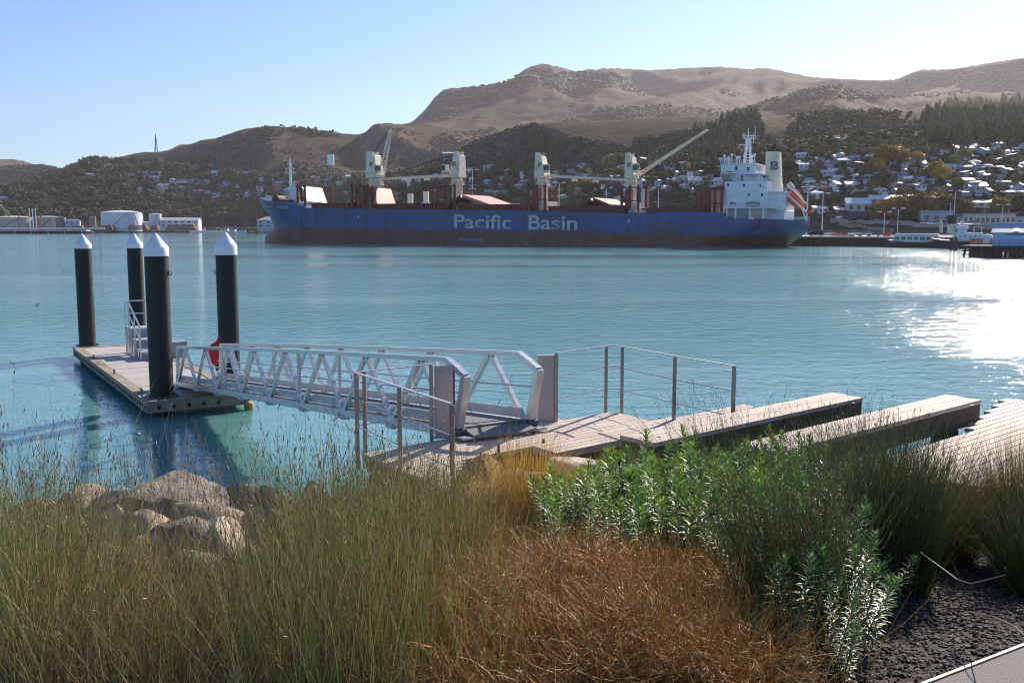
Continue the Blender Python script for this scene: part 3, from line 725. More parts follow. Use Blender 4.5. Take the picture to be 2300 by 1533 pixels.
for xx in (1627, 1637, 1644, 1655, 1661, 1672, 1690, 1695):
    l, r_ = sp(xx, 350 + (xx % 3) * 3, 12), sp(xx, 368, 12); q.bar((l[0], 12, l[1]), (r_[0], 12, r_[1]), .14)
    q.lathe([(.25, 0), (.4, .3), (.25, .7)], 8, (l[0], 12, l[1]))
q.build('roof_aerials', WHITE, SHIP).parent = ACC
# funnel casing, funnel and emblem
ab('casing_wall', 1722, 1760, 431, 473, 6, 22); ab('casing_wall', 1722, 1762, 472, 493, 7, 21)
ab('casing_deck', 1720, 1764, 429.5, 432, 4.5, 23.5)
rail(sp(1724, 430, 5), sp(1768, 430, 5), 5, 5, 1.1, 12).parent = ACC
FUN = empty('funnel'); FUN.parent = SHIP
tb, tt = sp(1738, 430, 14), sp(1737.5, 342, 14); rb = (sp(1756.5, 430, 14)[0] - sp(1720, 430, 14)[0]) / 2; rt = (sp(1753, 342, 14)[0] - sp(1723, 342, 14)[0]) / 2
q = MB(); n = 28; vs = []
for (s_, z_, r_) in ((tb[0], tb[1], rb), (tt[0], tt[1], rt)):
    for k in range(n):
        a = 2 * math.pi * k / n; vs.append((s_ + r_ * math.copysign(abs(math.cos(a)) ** .7, math.cos(a)), 14 + 3.6 * math.copysign(abs(math.sin(a)) ** .7, math.sin(a)), z_))
q.add(vs, [(k, (k + 1) % n, n + (k + 1) % n, n + k) for k in range(n)] + [tuple(n + k for k in range(n))])
q.build('funnel_casing', pbr('funnel_cream', (.76, .64, .46), .5, var=.1, scale=.2, dirt=(.35, .25, .15), dirt_amt=.3), FUN, smooth=True)
NAVY = pbr('navy_emblem', (.01, .02, .16), .5, var=.1)
ex0, ez0 = sp(1730.5, 381.5, 10); ex1, ez1 = sp(1749, 362, 10); W_, H_ = ex1 - ex0, ez1 - ez0
q = MB()
def er(x0, x1, y0, y1): q.b2(ex0 + W_ * x0, ex0 + W_ * x1, 10.2, 10.45, ez0 + H_ * y0, ez0 + H_ * y1)
def arc(cx_, cy_, ro, ri):
    vs = []; n_ = 10
    for k in range(n_ + 1):
        a = -math.pi / 2 + math.pi * k / n_
        for r_ in (ro, ri):
            for yy in (10.2, 10.45): vs.append((ex0 + W_ * (cx_ + r_ * math.cos(a)), yy, ez0 + H_ * (cy_ + r_ * 1.0 * math.sin(a))))
    fs = []
    for k in range(n_):
        b_ = 4 * k; fs += [(b_, b_ + 2, b_ + 6, b_ + 4), (b_ + 1, b_ + 5, b_ + 7, b_ + 3), (b_, b_ + 4, b_ + 5, b_ + 1), (b_ + 2, b_ + 3, b_ + 7, b_ + 6)]
    q.add(vs, fs)
er(0, .2, 0, 1); er(.2, .68, .82, 1.0); er(.34, .68, .5, .62); er(.34, .72, 0, .18); er(.34, .48, .18, .28); er(.34, .48, .3, .62)
arc(.68, .75, .25, .07); arc(.70, .27, .27, .09)
q.build('emblem', NAVY, FUN)
q = MB(); a, c_ = sp(1734, 341, 14), sp(1743, 322, 14); q.tube([(a[0], 14, a[1]), (a[0] + .4, 14, a[1] + 1.2), (c_[0], 14, c_[1])], [.75, .7, .35], 10)
for k in (1728, 1746, 1751):
    l = sp(k, 342, 14); q.tube([(l[0], 13.5, l[1] - .2), (l[0], 13.5, l[1] + .9)], .25, 8)
q.build('exhaust_pipe', BLACK, FUN)
# lifeboat on its launching ramp
LB = empty('lifeboat_ramp'); LB.parent = SHIP
T = 12
def P3(px, py, t=T): 
    a = sp(px, py, t); return Vector((a[0], t, a[1]))
q = MB()
for t in (9.6, 14.4):
    q.bar(P3(1764, 432, t), P3(1812, 478, t), .35, .5); q.bar(P3(1812, 478, t), P3(1810, 496, t), .3); q.bar(P3(1814, 440, t), P3(1812, 494, t), .35)
    q.bar(P3(1764, 430, t), P3(1764, 452, t), .25); q.bar(P3(1780, 425, t), P3(1813, 460, t), .3)
    q.bar(P3(1800, 466, t), P3(1810, 494, t), .25)
for u in (0, .3, .6, 1): q.bar(P3(1764, 432, 9.6).lerp(P3(1812, 478, 9.6), u), P3(1764, 432, 14.4).lerp(P3(1812, 478, 14.4), u), .25)
q.build('ramp_frame', WHITE, LB)
A_, B_ = P3(1767, 436, 12), P3(1805, 467, 12); q = MB()
pts = [A_.lerp(B_, k / 10) for k in range(11)]; rs = [max(.15, 1.45 * math.sin(math.pi * (.06 + .88 * k / 10)) ** .55) for k in range(11)]
q.tube(pts, rs, 14); q.build('lifeboat', ORANGE, LB, smooth=True)
q = MB(); q.tube([P3(1771, 412, 11), P3(1781, 424, 11)], [.75, .75], 10); q.build('launching_tube', pbr('pale_grey', (.55, .52, .5), .5), LB)
q = MB(); q.tube([P3(1780, 427, 13), P3(1800, 448, 13)], [.7, .7], 10); q.build('rescue_raft', ORANGE, LB)
MB().lathe([(.6, -.6), (1.0, 0), (.6, .6)], 12, P3(1819, 476, 8)).build('orange_float', ORANGE, LB)
# smoke from the funnel: faint closed plume
m = bpy.data.materials.new('funnel_smoke'); m.use_nodes = True; nt = m.node_tree; nt.nodes.clear()
o_ = nt.nodes.new('ShaderNodeOutputMaterial'); pv = nt.nodes.new('ShaderNodeVolumePrincipled'); pv.inputs['Color'].default_value = (.75, .76, .8, 1); pv.inputs['Density'].default_value = .012
nt.links.new(pv.outputs[0], o_.inputs['Volume'])
q = MB(); q.tube([SHIP.matrix_basis @ Vector((0, 0, 0)) for _ in range(1)] * 0 + [Vector(SB) + SDIR * p[0] + SN * 14 + Vector((0, 0, p[1])) for p in (sp(1750, 338, 14), sp(1756, 322, 14), sp(1752, 308, 14), sp(1744, 294, 14))], [.5, 1.4, 2.0, 2.2], 10)
tag(q.build('smoke', m, smooth=True), 'faint grey exhaust smoke drifting above the cream funnel', 'smoke', kind='stuff')
# ------------------------------------------------------------------ port, town and hillside trees
RNG = random.Random(7)
WALLC = {'white': (.74, .74, .73), 'cream': (.62, .56, .42), 'pale grey': (.48, .50, .53), 'blue-grey': (.32, .38, .48), 'brown': (.26, .17, .12), 'brick': (.30, .12, .08), 'pale blue': (.42, .52, .66), 'tan': (.42, .34, .26)}
ROOFC = {'white': (.62, .63, .64), 'silver': (.42, .44, .47), 'grey': (.28, .30, .33), 'red': (.38, .10, .06), 'green': (.12, .2, .15), 'blue-grey': (.2, .26, .36), 'brown': (.2, .13, .1)}
wm_ = {k: pbr('wall ' + k, c, .7, var=.1, scale=.3, dirt=tuple(x * .6 for x in c), dirt_amt=.3) for k, c in WALLC.items()}
rm_ = {k: pbr('roof ' + k, c, .42, var=.12, scale=.4, stretch=(3, .3, 1)) for k, c in ROOFC.items()}
GLASS = pbr('window_glass', (.03, .04, .055), .12, var=.3)
def gable(w, d, h, rh, ov=.4, th=.2):
    q = MB(); x, y = w / 2 + ov, d / 2 + ov; e = rh / (d / 2) * ov
    for s in (-1, 1):
        vs = [(-x, s * y, h - e), (x, s * y, h - e), (x, 0, h + rh), (-x, 0, h + rh)]
        vs += [(a, b_, c + th) for a, b_, c in vs]
        q.add(vs, [(0, 1, 2, 3), (7, 6, 5, 4), (0, 4, 5, 1), (1, 5, 6, 2), (2, 6, 7, 3), (3, 7, 4, 0)])
    return q
def hip(w, d, h, rh, ov=.5):
    q = MB(); x, y = w / 2 + ov, d / 2 + ov; r = max(w / 2 - d / 2, .3)
    return q.add([(-x, -y, h), (x, -y, h), (x, y, h), (-x, y, h), (-r, 0, h + rh), (r, 0, h + rh), (-x, -y, h - .2), (x, -y, h - .2), (x, y, h - .2), (-x, y, h - .2)],
        [(0, 1, 5, 4), (2, 3, 4, 5), (1, 2, 5), (3, 0, 4), (0, 6, 7, 1), (1, 7, 8, 2), (2, 8, 9, 3), (3, 9, 6, 0), (9, 8, 7, 6)])
def house(P, w, d, h, rh, rz, wall, roof, style='gable', name='house', nwin=2, label=None, cat=None, group=None, ov=.5):
    o = empty(name, P, rz, label, cat or 'house', group)
    q = MB(); B = -3.5
    if style == 'gable':
        q.extr([(-d / 2, B), (d / 2, B), (d / 2, h), (0, h + rh - .02), (-d / 2, h)], -w / 2, w / 2)
        q.v = [(y, x, z) for x, y, z in q.v]; q.f = [tuple(reversed(f)) for f in q.f]
    else: q.b2(-w / 2, w / 2, -d / 2, d / 2, B, h - .05)
    q.build('wall', wm_[wall], o)
    if style == 'gable': gable(w, d, h, rh, ov).build('roof', rm_[roof], o)
    elif style == 'hip': hip(w, d, h, rh, ov).build('roof', rm_[roof], o)
    elif style == 'shed':
        q = MB(); x, y = w / 2 + ov, d / 2 + ov; vs = [(-x, -y, h - .3), (x, -y, h - .3), (x, y, h + rh), (-x, y, h + rh)]; vs += [(a, b_, c + .25) for a, b_, c in vs]
        q.add(vs, [(3, 2, 1, 0), (4, 5, 6, 7), (0, 1, 5, 4), (1, 2, 6, 5), (2, 3, 7, 6), (3, 0, 4, 7)]); q.build('roof', rm_[roof], o)
    else:
        q = MB(); q.b2(-w / 2 - .2, w / 2 + .2, -d / 2 - .2, d / 2 + .2, h - .05, h + .5); q.build('roof', rm_[roof], o)
    if nwin:
        ww, hh = max(.9, w / nwin * .45), min(1.5, h * .45)
        wme = MB().b2(-ww / 2, ww / 2, -.05, .05, -hh / 2, hh / 2).mesh('window', GLASS)
        for lv in range(2 if h > 5.2 else 1):
            for k in range(nwin):
                g_ = np_obj('window', wme, o); g_.location = (-w / 2 + w * (k + .5) / nwin, -d / 2 - .04, (h * .55 if h <= 5.2 else h * (.28 + .45 * lv)))
    return o
def bld(px0, px1, yt, yb, wall, roof, style, label, name='building', rh=None, d=None, nwin=4, rz=0.0, Y=None, cat='building', group=None, ymin=0):
    P = hit((px0 + px1) / 2, yb, ymin) if Y is None else atY((px0 + px1) / 2, yb, Y)
    w = (px1 - px0) / F * P.y; h = (yb - yt) / F * P.y
    rh = h * .35 if rh is None else rh * P.y / F
    hw = h - rh if style != 'flat' else h
    d = d or min(max(8, w * .6), 22)
    P = Vector((P.x, P.y + d / 2, P.z))
    return house(P, w, d, hw, rh, rz - math.atan2(P.x, P.y) * .5, wall, roof, style, name, nwin, label, cat, group)
# named buildings of the port and town on the right
BL = [
 (1966, 2072, 443, 464, 'blue-grey', 'white', 'gable', 'long warehouse with bright white roof above the autumn trees', 9, 8),
 (1908, 1957, 448, 481, 'pale grey', 'white', 'gable', 'pale gabled hall beside the long white-roofed warehouse', 12, 3),
 (1883, 1945, 466, 482, 'tan', 'white', 'shed', 'low depot with a bright white lean-to roof above the car park', 8, 4),
 (2145, 2236, 452, 470, 'white', 'white', 'shed', 'long low hall with dazzling white roof right of the autumn trees', 7, 5),
 (2075, 2142, 479, 507, 'blue-grey', 'grey', 'flat', 'blue-grey warehouse with plain parapet behind the steamer funnel', 4, 3),
 (2142, 2168, 484, 504, 'pale grey', 'white', 'shed', 'small store with white roof next to the steamer funnel', 9, 2),
 (2200, 2282, 483, 510, 'cream', 'grey', 'flat', 'long two-storey cream building behind the blue boat shed', 3, 8),
 (2170, 2202, 484, 506, 'cream', 'grey', 'flat', 'short cream building with arched windows left of the long cream one', 3, 3),
 (2270, 2320, 488, 506, 'pale grey', 'white', 'shed', 'pale shop at the edge of the town with white roof', 6, 3),
 (2158, 2200, 500, 517, 'brick', 'white', 'shed', 'small red-brown brick shed under a thin white roof', 3, 2),
 (2258, 2312, 428, 448, 'brown', 'white', 'shed', 'large brown house with a bright white flat-pitched roof', 6, 4),
 (2195, 2255, 373, 388, 'pale grey', 'white', 'shed', 'long pale house high on the slope with thin white roof', 4, 6),
 (2222, 2272, 341, 350, 'white', 'white', 'shed', 'white house high up near the dark wood', 3, 4),
 (2170, 2200, 345, 358, 'pale grey', 'white', 'hip', 'pale house with white hipped roof under the dark wood', 6, 3),
 (2195, 2222, 392, 408, 'pale grey', 'silver', 'hip', 'hip-roofed silver house in the middle of the slope', 6, 3),
 (2138, 2164, 408, 422, 'brown', 'white', 'hip', 'brown house with bright hipped roof below the yellow tree', 4, 3),
 (2244, 2272, 406, 424, 'brown', 'white', 'hip', 'dark brown house under a white pyramid roof', 5, 2),
 (2184, 2220, 410, 432, 'pale grey', 'grey', 'gable', 'tall grey gabled house on the lower slope', 8, 3),
 (2080, 2102, 402, 417, 'blue-grey', 'silver', 'shed', 'small blue-grey house beside the yellow tree', 4, 2),
 (2000, 2020, 384, 398, 'tan', 'white', 'gable', 'tan gabled house catching the sun on one roof', 7, 2),
 (1972, 1992, 389, 400, 'brown', 'white', 'gable', 'small brown house with a white roof edge', 4, 2),
 (1880, 1900, 383, 394, 'tan', 'white', 'gable', 'tan cottage with a glaring white roof on the slope', 6, 2),
 (1826, 1852, 428, 448, 'white', 'white', 'hip', 'white house just above the lifeboat ramp', 7, 2),
 (1905, 1932, 412, 430, 'white', 'silver', 'gable', 'white cottage with silver roof beside the lane', 7, 2),
 (1832, 1862, 465, 482, 'white', 'white', 'gable', 'white shed just right of the ship stern', 5, 3),
 (1876, 1905, 309, 317, 'white', 'white', 'shed', 'two-part white house alone high among dark trees', 3, 4),
 (1644, 1680, 314, 326, 'white', 'white', 'shed', 'white house behind the ship radar mast', 4, 4),
 (1800, 1830, 363, 376, 'blue-grey', 'blue-grey', 'gable', 'blue-roofed house to the right of the funnel', 6, 3),
 (1838, 1864, 352, 364, 'pale grey', 'grey', 'gable', 'pale grey house above the blue-roofed one', 5, 2),
 (1798, 1818, 368, 384, 'white', 'white', 'gable', 'white house with twin dormers right of the funnel', 6, 2),
 (1888, 1918, 358, 374, 'pale grey', 'silver', 'gable', 'pale house beside the switchback lane', 5, 3),
 (1550, 1592, 398, 418, 'pale grey', 'silver', 'gable', 'broad pale gabled house left of the ship bridge', 9, 4),
 (1515, 1540, 402, 420, 'white', 'grey', 'gable', 'white house with steep grey gable behind the aft crane', 8, 3),
 (1530, 1556, 410, 424, 'white', 'silver', 'hip', 'white bungalow just below the steep gabled house', 5, 3),
 (1450, 1490, 398, 408, 'white', 'silver', 'shed', 'row-like white house beside the raised aft jib', 3, 5),
 (1478, 1498, 366, 378, 'tan', 'brown', 'gable', 'tan cottage among dark conifers under the aft jib', 5, 2),
 (1374, 1398, 393, 400, 'white', 'white', 'shed', 'flat white-roofed house above the lowered third jib', 3, 3),
 (1266, 1296, 370, 378, 'white', 'white', 'shed', 'white villa on the upper edge of the suburb', 3, 4),
 (1296, 1326, 371, 380, 'white', 'silver', 'shed', 'silver-roofed villa next to the white villa', 3, 4),
 (995, 1030, 343, 354, 'blue-grey', 'white', 'shed', 'blue-grey lodge with white roof behind the second crane', 3, 4),
 (776, 794, 393, 403, 'blue-grey', 'white', 'shed', 'lone white-roofed house left of the first crane', 3, 3),
 (610, 628, 395, 408, 'white', 'grey', 'gable', 'white gabled house above the ship bow', 5, 2),
 (582, 604, 400, 410, 'white', 'silver', 'hip', 'white bungalow above the ship bow', 4, 2),
 (340, 372, 384, 395, 'white', 'white', 'gable', 'large white house high on the dark headland', 4, 4),
 (398, 420, 402, 412, 'white', 'red', 'hip', 'white house with low red roof on the headland', 3, 3),
 (424, 452, 401, 413, 'pale grey', 'grey', 'hip', 'grey hip-roofed house beside the red-roofed one', 5, 3),
 (474, 494, 386, 398, 'white', 'white', 'gable', 'white house at the foot of the bare hillside', 5, 2),
 (524, 542, 414, 424, 'white', 'grey', 'hip', 'small white house on the brow above the cliff', 4, 2),
 (498, 526, 438, 450, 'tan', 'red', 'hip', 'tan house with orange-red roof on the cliff edge', 5, 3),
 (530, 555, 439, 450, 'pale grey', 'silver', 'gable', 'silver-roofed house on the cliff edge', 5, 3),
 (475, 500, 435, 446, 'pale grey', 'grey', 'gable', 'grey-roofed house left of the orange-red roof', 4, 2),
 (193, 216, 389, 397, 'white', 'silver', 'shed', 'white house in the trees above the largest tank', 2, 3),
 (280, 314, 388, 396, 'pale grey', 'white', 'shed', 'long pale house among trees on the headland crest', 2, 4),
 (204, 230, 411, 417, 'tan', 'white', 'shed', 'low house with white roof in the dark wood', 2, 3),
 (30, 54, 441, 453, 'pale grey', 'grey', 'hip', 'grey villa on the far left headland', 5, 3),
 (55, 78, 442, 453, 'white', 'silver', 'gable', 'white villa beside the grey villa', 5, 2),
 (0, 22, 442, 450, 'tan', 'white', 'gable', 'tan-walled villa at the left edge of the headland', 4, 3),
 (312, 345, 428, 437, 'pale grey', 'silver', 'hip', 'silver-roofed house above the concrete stairway', 4, 3),
]
for px0, px1, yt, yb, wl_, rf, st, lab, rh, nw in BL:
    bld(px0, px1, yt, yb, wl_, rf, st, lab, name='warehouse' if px1 - px0 > 60 else 'house', rh=rh, nwin=nw, cat='warehouse' if px1 - px0 > 60 else 'house')
# the rest of the suburb
ZONES = [((1790, 2300), lambda x: 328 + (2300 - x) * .05, lambda x: 445, 130), ((1440, 1640), lambda x: 365, lambda x: 440, 24), ((1060, 1420), lambda x: 378, lambda x: 455, 42), ((870, 1200), lambda x: 395, lambda x: 455, 14), ((540, 790), lambda x: 400, lambda x: 455, 16), ((300, 600), lambda x: 392, lambda x: 446, 16)]
taken = [((a + c) / 2, yb) for a, c, _, yb, *_ in BL]
auto = []
for (xa, xb), f0, f1, n in ZONES:
    for _ in range(n * 7):
        if n <= 0: break
        x = RNG.uniform(xa, xb); y0, y1 = f0(x), f1(x); y = y0 + (y1 - y0) * RNG.random() ** .9
        if any(abs(x - a) < 13 and abs(y - b_) < 7 for a, b_ in taken): continue
        P = hit(x, y)
        if P is None or P.z < 6: continue
        taken.append((x, y)); n -= 1
        wl_ = RNG.choices(['white', 'cream', 'pale grey', 'blue-grey', 'brown', 'tan', 'pale blue', 'brick'], [5, 3, 6, 4, 5, 4, 1, 3])[0]
        rf = RNG.choices(['white', 'silver', 'grey', 'red', 'blue-grey', 'green', 'brown'], [5, 5, 9, 2, 4, 2, 4])[0]
        st = RNG.choice(['gable', 'hip', 'gable', 'shed'])
        w = RNG.uniform(14, 26) * P.y / F; d = w * RNG.uniform(.55, .8); h = w * RNG.choice([.24, .28, .42]); rh = w * (.08 if st == 'shed' else RNG.uniform(.14, .22))
        auto.append((x, y, P, w, d, h, rh, RNG.uniform(-1.1, 1.1), wl_, rf, st))
LM = [(150, 'above the cream tanks'), (255, 'above the largest white tank'), (345, 'above the small white tank'), (430, 'above the long white shed'), (520, 'left of the ship bow'), (605, 'above the ship bow'), (700, 'above the white hatch cover'), (790, 'left of the foremost crane'), (900, 'left of the second crane'), (1030, 'behind the second crane'), (1110, 'above the tent-shaped cover'), (1215, 'behind the third crane'), (1310, 'right of the third crane'), (1419, 'behind the fourth crane'), (1500, 'under the raised aft jib'), (1600, 'left of the ship bridge'), (1735, 'behind the funnel'), (1800, 'just right of the funnel'), (1870, 'above the low white depot'), (1950, 'above the gabled hall'), (2030, 'above the long white warehouse'), (2110, 'around the yellow tree'), (2190, 'above the dazzling white hall'), (2280, 'near the right edge of town')]
from collections import defaultdict
bk = defaultdict(list)
stw = {'gable': 'gabled', 'hip': 'hip-roofed', 'shed': 'flat-roofed'}
for a in auto:
    x, y = a[0], a[1]; lm = min(LM, key=lambda l: abs(l[0] - x))[1]
    bk[('two-storey ' if a[5] / a[3] > .35 else '') + f"{a[8]} {stw[a[10]]} house, {a[9]} roof, {lm}"].append(a)
ORD = ['first', 'second', 'third', 'fourth', 'fifth', 'sixth']
for lab, L in bk.items():
    L.sort(key=lambda a: a[0])
    for k, a in enumerate(L):
        if len(L) > 1: lab = lab.replace('two-storey ', 'tall ')
        l = lab if len(L) == 1 else lab + f", {ORD[k]} from the left"
        house(a[2], a[3], a[4], a[5], a[6], a[7], a[8], a[9], a[10], 'house', 2, l, 'house', 'houses on the hillside')

# ------------------------------------------------------------------ trees
LEAF = leafmat('tree_leaves', .15, .7, .2)
BARK = pbr('bark', (.07, .05, .035), .9, var=.3, scale=2)
import bmesh
def ico(sub):
    sub += 1
    bm = bmesh.new(); bmesh.ops.create_icosphere(bm, subdivisions=sub, radius=1)
    V = np.array([v.co[:] for v in bm.verts]); Fc = np.array([[v.index for v in f.verts] for f in bm.faces]); bm.free(); return V, Fc
IV1, IF1 = ico(1)
bm = bmesh.new(); bmesh.ops.create_icosphere(bm, subdivisions=1, radius=1); IV0 = np.array([v.co[:] for v in bm.verts]); IF0 = np.array([[v.index for v in f.verts] for f in bm.faces]); bm.free(); IV2, IF2 = ico(2)
nr = np.random.default_rng(5)
def crown_geo(P, rad, hgt, col, shape='round', nb=26, lv=None):
    """lumpy crown: several uneven lobes with many small leaf faces around them"""
    V = []; Fc = []; C = []; n = 0
    lobes = {'round': 5, 'cone': 4, 'column': 4}[shape]
    for k in range(lobes):
        if shape == 'round':
            c = P + np.array([nr.normal(0, .33) * rad, nr.normal(0, .33) * rad, hgt * nr.uniform(.38, .72)]); r = np.array([rad * .62, rad * .62, hgt * .30]) * nr.uniform(.7, 1.1)
        elif shape == 'cone':
            u = k / lobes; c = P + np.array([nr.normal(0, .08) * rad, nr.normal(0, .08) * rad, hgt * (.25 + .62 * u)]); r = np.array([rad * (1 - .8 * u), rad * (1 - .8 * u), hgt * .24])
        else:
            u = k / lobes; c = P + np.array([nr.normal(0, .1) * rad, 0, hgt * (.22 + .62 * u)]); r = np.array([rad * (1 - .35 * abs(u - .4)), rad * (1 - .35 * abs(u - .4)), hgt * .22])
        v = IV0 * (1 + nr.normal(0, .2, (len(IV0), 1))) * r * .92 + c
        cc = np.array(col) * nr.uniform(.75, 1.2)
        V.append(v); Fc.append(IF0 + n); C.append(np.tile(cc, (len(v), 1))); n += len(v)
        d = nr.normal(size=(nb, 3)); d /= np.linalg.norm(d, axis=1)[:, None]
        b0 = c + d * r * nr.uniform(.9, 1.3, (nb, 1)); s = rad * .12
        t = nr.normal(size=(nb, 3, 3)) * s
        v = (b0[:, None, :] + t).reshape(-1, 3); V.append(v); Fc.append(np.arange(nb * 3).reshape(-1, 3) + n)
        C.append(np.repeat(np.array(col) * nr.uniform(.7, 1.5, (nb, 1)), 3, 0)); n += nb * 3
    return np.concatenate(V), np.concatenate(Fc), np.concatenate(C)
GREENS = [(.045, .06, .026), (.06, .075, .03), (.085, .10, .042), (.04, .05, .026), (.11, .11, .05), (.08, .075, .042)]
def inpoly(x, y, poly):
    c = False; j = len(poly) - 1
    for i in range(len(poly)):
        if (poly[i][1] > y) != (poly[j][1] > y) and x < (poly[j][0] - poly[i][0]) * (y - poly[i][1]) / (poly[j][1] - poly[i][1]) + poly[i][0]: c = not c
        j = i
    return c
TZ = [  # polygon, number, height range in m, shape weights, colours
 ([(-60, 432), (60, 418), (110, 400), (150, 384), (205, 362), (330, 366), (440, 385), (560, 396), (700, 402), (800, 410), (820, 470), (600, 500), (470, 500), (340, 494), (-60, 500)], 2600, (9, 18), 'round', GREENS),
 ([(-60, 500), (200, 500), (470, 498), (600, 500), (600, 512), (-60, 512)], 60, (6, 10), 'round', GREENS),
 ([(555, 296), (620, 286), (700, 292), (780, 303), (700, 310), (600, 305)], 150, (3, 8), 'round', GREENS[:4]),
 ([(820, 305), (880, 285), (960, 300), (900, 340), (840, 330)], 140, (2, 5), 'round', [(.07, .065, .035), (.05, .05, .03)]),
 ([(800, 400), (1000, 385), (1200, 372), (1420, 392), (1640, 400), (1640, 480), (800, 480)], 1900, (9, 19), 'round', GREENS + [(.12, .09, .03), (.10, .10, .035)]),
 ([(1185, 312), (1210, 308), (1262, 318), (1272, 340), (1250, 362), (1190, 362)], 190, (14, 24), 'cone', GREENS[:2]),
 ([(1420, 325), (1470, 312), (1470, 345), (1425, 350)], 60, (14, 24), 'cone', GREENS[:2]),
 ([(1440, 385), (1480, 350), (1560, 305), (1640, 270), (1700, 262), (1720, 300), (1660, 330), (1640, 380), (1560, 395)], 560, (18, 34), 'cone', GREENS[:3]),
 ([(1640, 330), (1800, 322), (1900, 318), (2000, 325), (2100, 330), (2300, 320), (2330, 345), (2330, 440), (2240, 450), (1960, 446), (1790, 470), (1640, 400)], 2700, (7, 15), 'round', GREENS + [(.10, .08, .03), (.14, .11, .03), (.09, .09, .04)]),
 ([(2060, 262), (2140, 232), (2220, 238), (2340, 220), (2340, 330), (2180, 345), (2080, 320)], 900, (14, 28), 'cone', GREENS[:3]),
 ([(1740, 240), (1800, 234), (1900, 246), (2000, 250), (2060, 262), (2060, 300), (1900, 300), (1780, 262)], 380, (4, 11), 'round', GREENS),
 ([(1780, 470), (1960, 460), (2070, 470), (2300, 470), (2330, 500), (1960, 500), (1830, 500)], 200, (8, 16), 'round', GREENS + [(.13, .09, .04)]),
 ([(-60, 425), (0, 400), (60, 410), (110, 400), (150, 388), (190, 398), (120, 420), (60, 436)], 500, (5, 9), 'cone', GREENS[:2]),
 ([(1640, 330), (1760, 300), (1800, 270), (1860, 255), (1980, 255), (2080, 300), (2100, 330), (1900, 320), (1800, 322)], 520, (7, 15), 'round', GREENS),
 ([(600, 340), (760, 330), (900, 350), (1000, 370), (900, 400), (700, 398)], 200, (2, 6), 'round', GREENS),
]
V = []; Fc = []; C = []; n = 0
for poly, N, (h0, h1), shp, cols in TZ:
    if QUICK: N //= 3
    xs = [p[0] for p in poly]; ys = [p[1] for p in poly]; k = 0; tries = 0
    while k < N and tries < N * 8:
        tries += 1
        x = nr.uniform(min(xs), max(xs)); y = nr.uniform(min(ys), max(ys))
        if not inpoly(x, y, poly): continue
        P = hit(x, y)
        if P is None or P.z < 3.5: continue
        cl = vnoise(P.x / 60, P.y / 60, 90)
        if cl < .28 and shp == 'round' and nr.random() < .6: continue
        if any(abs(x - a) < 12 and -1 < y - b_ < 13 for a, b_ in taken):
            if nr.random() < .88: continue
        h = nr.uniform(h0, h1) * P.y / F; r = h * (nr.uniform(.42, .6) if shp == 'round' else nr.uniform(.2, .28))
        v, f, c = crown_geo(np.array([P.x, P.y, P.z - h * .12]), r, h, cols[int(nr.integers(len(cols)))], shp, 30)
        V.append(v); Fc.append(f + n); C.append(c); n += len(v); k += 1
# scrub in patches over the bare hills
for poly, N, sc0 in (([(-60, 362), (60, 362), (165, 386), (225, 405), (100, 412), (-60, 425)], 1500, 500), ([(400, 380), (560, 300), (800, 310), (930, 285), (1000, 290), (1180, 260), (1240, 300), (1420, 330), (1500, 300), (1640, 280), (1440, 380), (1200, 370), (800, 400)], 3800, 240), ([(940, 275), (1000, 215), (1200, 160), (1500, 165), (1700, 165), (1990, 190), (2300, 150), (2300, 220), (1800, 225), (1450, 320), (1200, 260)], 3000, 420)):
    k = 0; tries = 0; xs = [p[0] for p in poly]; ys = [p[1] for p in poly]
    if QUICK: N //= 3
    while k < N and tries < N * 7:
        tries += 1; x = nr.uniform(min(xs), max(xs)); y = nr.uniform(min(ys), max(ys))
        if not inpoly(x, y, poly): continue
        P = hit(x, y)
        if P is None or P.z < 15: continue
        if fbm(P.x / sc0, P.y / sc0, 95, 3) < .04 + .12 * nr.random(): continue
        h = nr.uniform(1.5, 4.2) * P.y / F; v = IV0 * (1 + nr.normal(0, .25, (12, 1))) * np.array([h * 1.1, h * 1.1, h * .6]) + np.array([P.x, P.y, P.z + h * .2])
        V.append(v); Fc.append(IF0 + n); C.append(np.tile(np.array(((.075, .07, .035), (.05, .055, .028), (.10, .08, .045))[int(nr.integers(3))]) * nr.uniform(.7, 1.2), (12, 1))); n += 12; k += 1
me = np_mesh('hillside_wood', np.concatenate(V), np.concatenate(Fc), LEAF, np.concatenate(C), smooth=False)
tag(np_obj('hillside_wood', me), 'dark green wood and garden trees covering the town slopes', 'wood', kind='stuff')
# single trees that stand out
def tree_mesh(kind, col):
    Vs, Fs, Cs = crown_geo(np.array([0, 0, 0.]), {'round': .5, 'column': .16, 'cone': .25}[kind], 1.0, col, kind, 160)
    if kind == 'round':
        for k in range(4):
            a, f_, c_ = crown_geo(np.array([nr.normal(0, .12), nr.normal(0, .12), nr.normal(0, .05)]), .42, .95, col, kind, 70)
            Fs = np.concatenate([Fs, f_ + len(Vs)]); Vs = np.concatenate([Vs, a]); Cs = np.concatenate([Cs, c_])
    t = MB(); t.tube([(0, 0, -.15), (.01, 0, .2), (0, .01, .5)], [.045, .03, .012], 7)
    for a in range(3): t.tube([(0, 0, .22), (.16 * math.cos(a * 2.1), .16 * math.sin(a * 2.1), .5)], [.02, .006], 5)
    return np_mesh('crown', Vs, Fs, LEAF, Cs, smooth=False), t.mesh('trunk', BARK)
YEL = (.42, .27, .03); ORG = (.26, .15, .04); LIM = (.2, .2, .05); DKG = (.04, .055, .022); OLV = (.11, .12, .04)
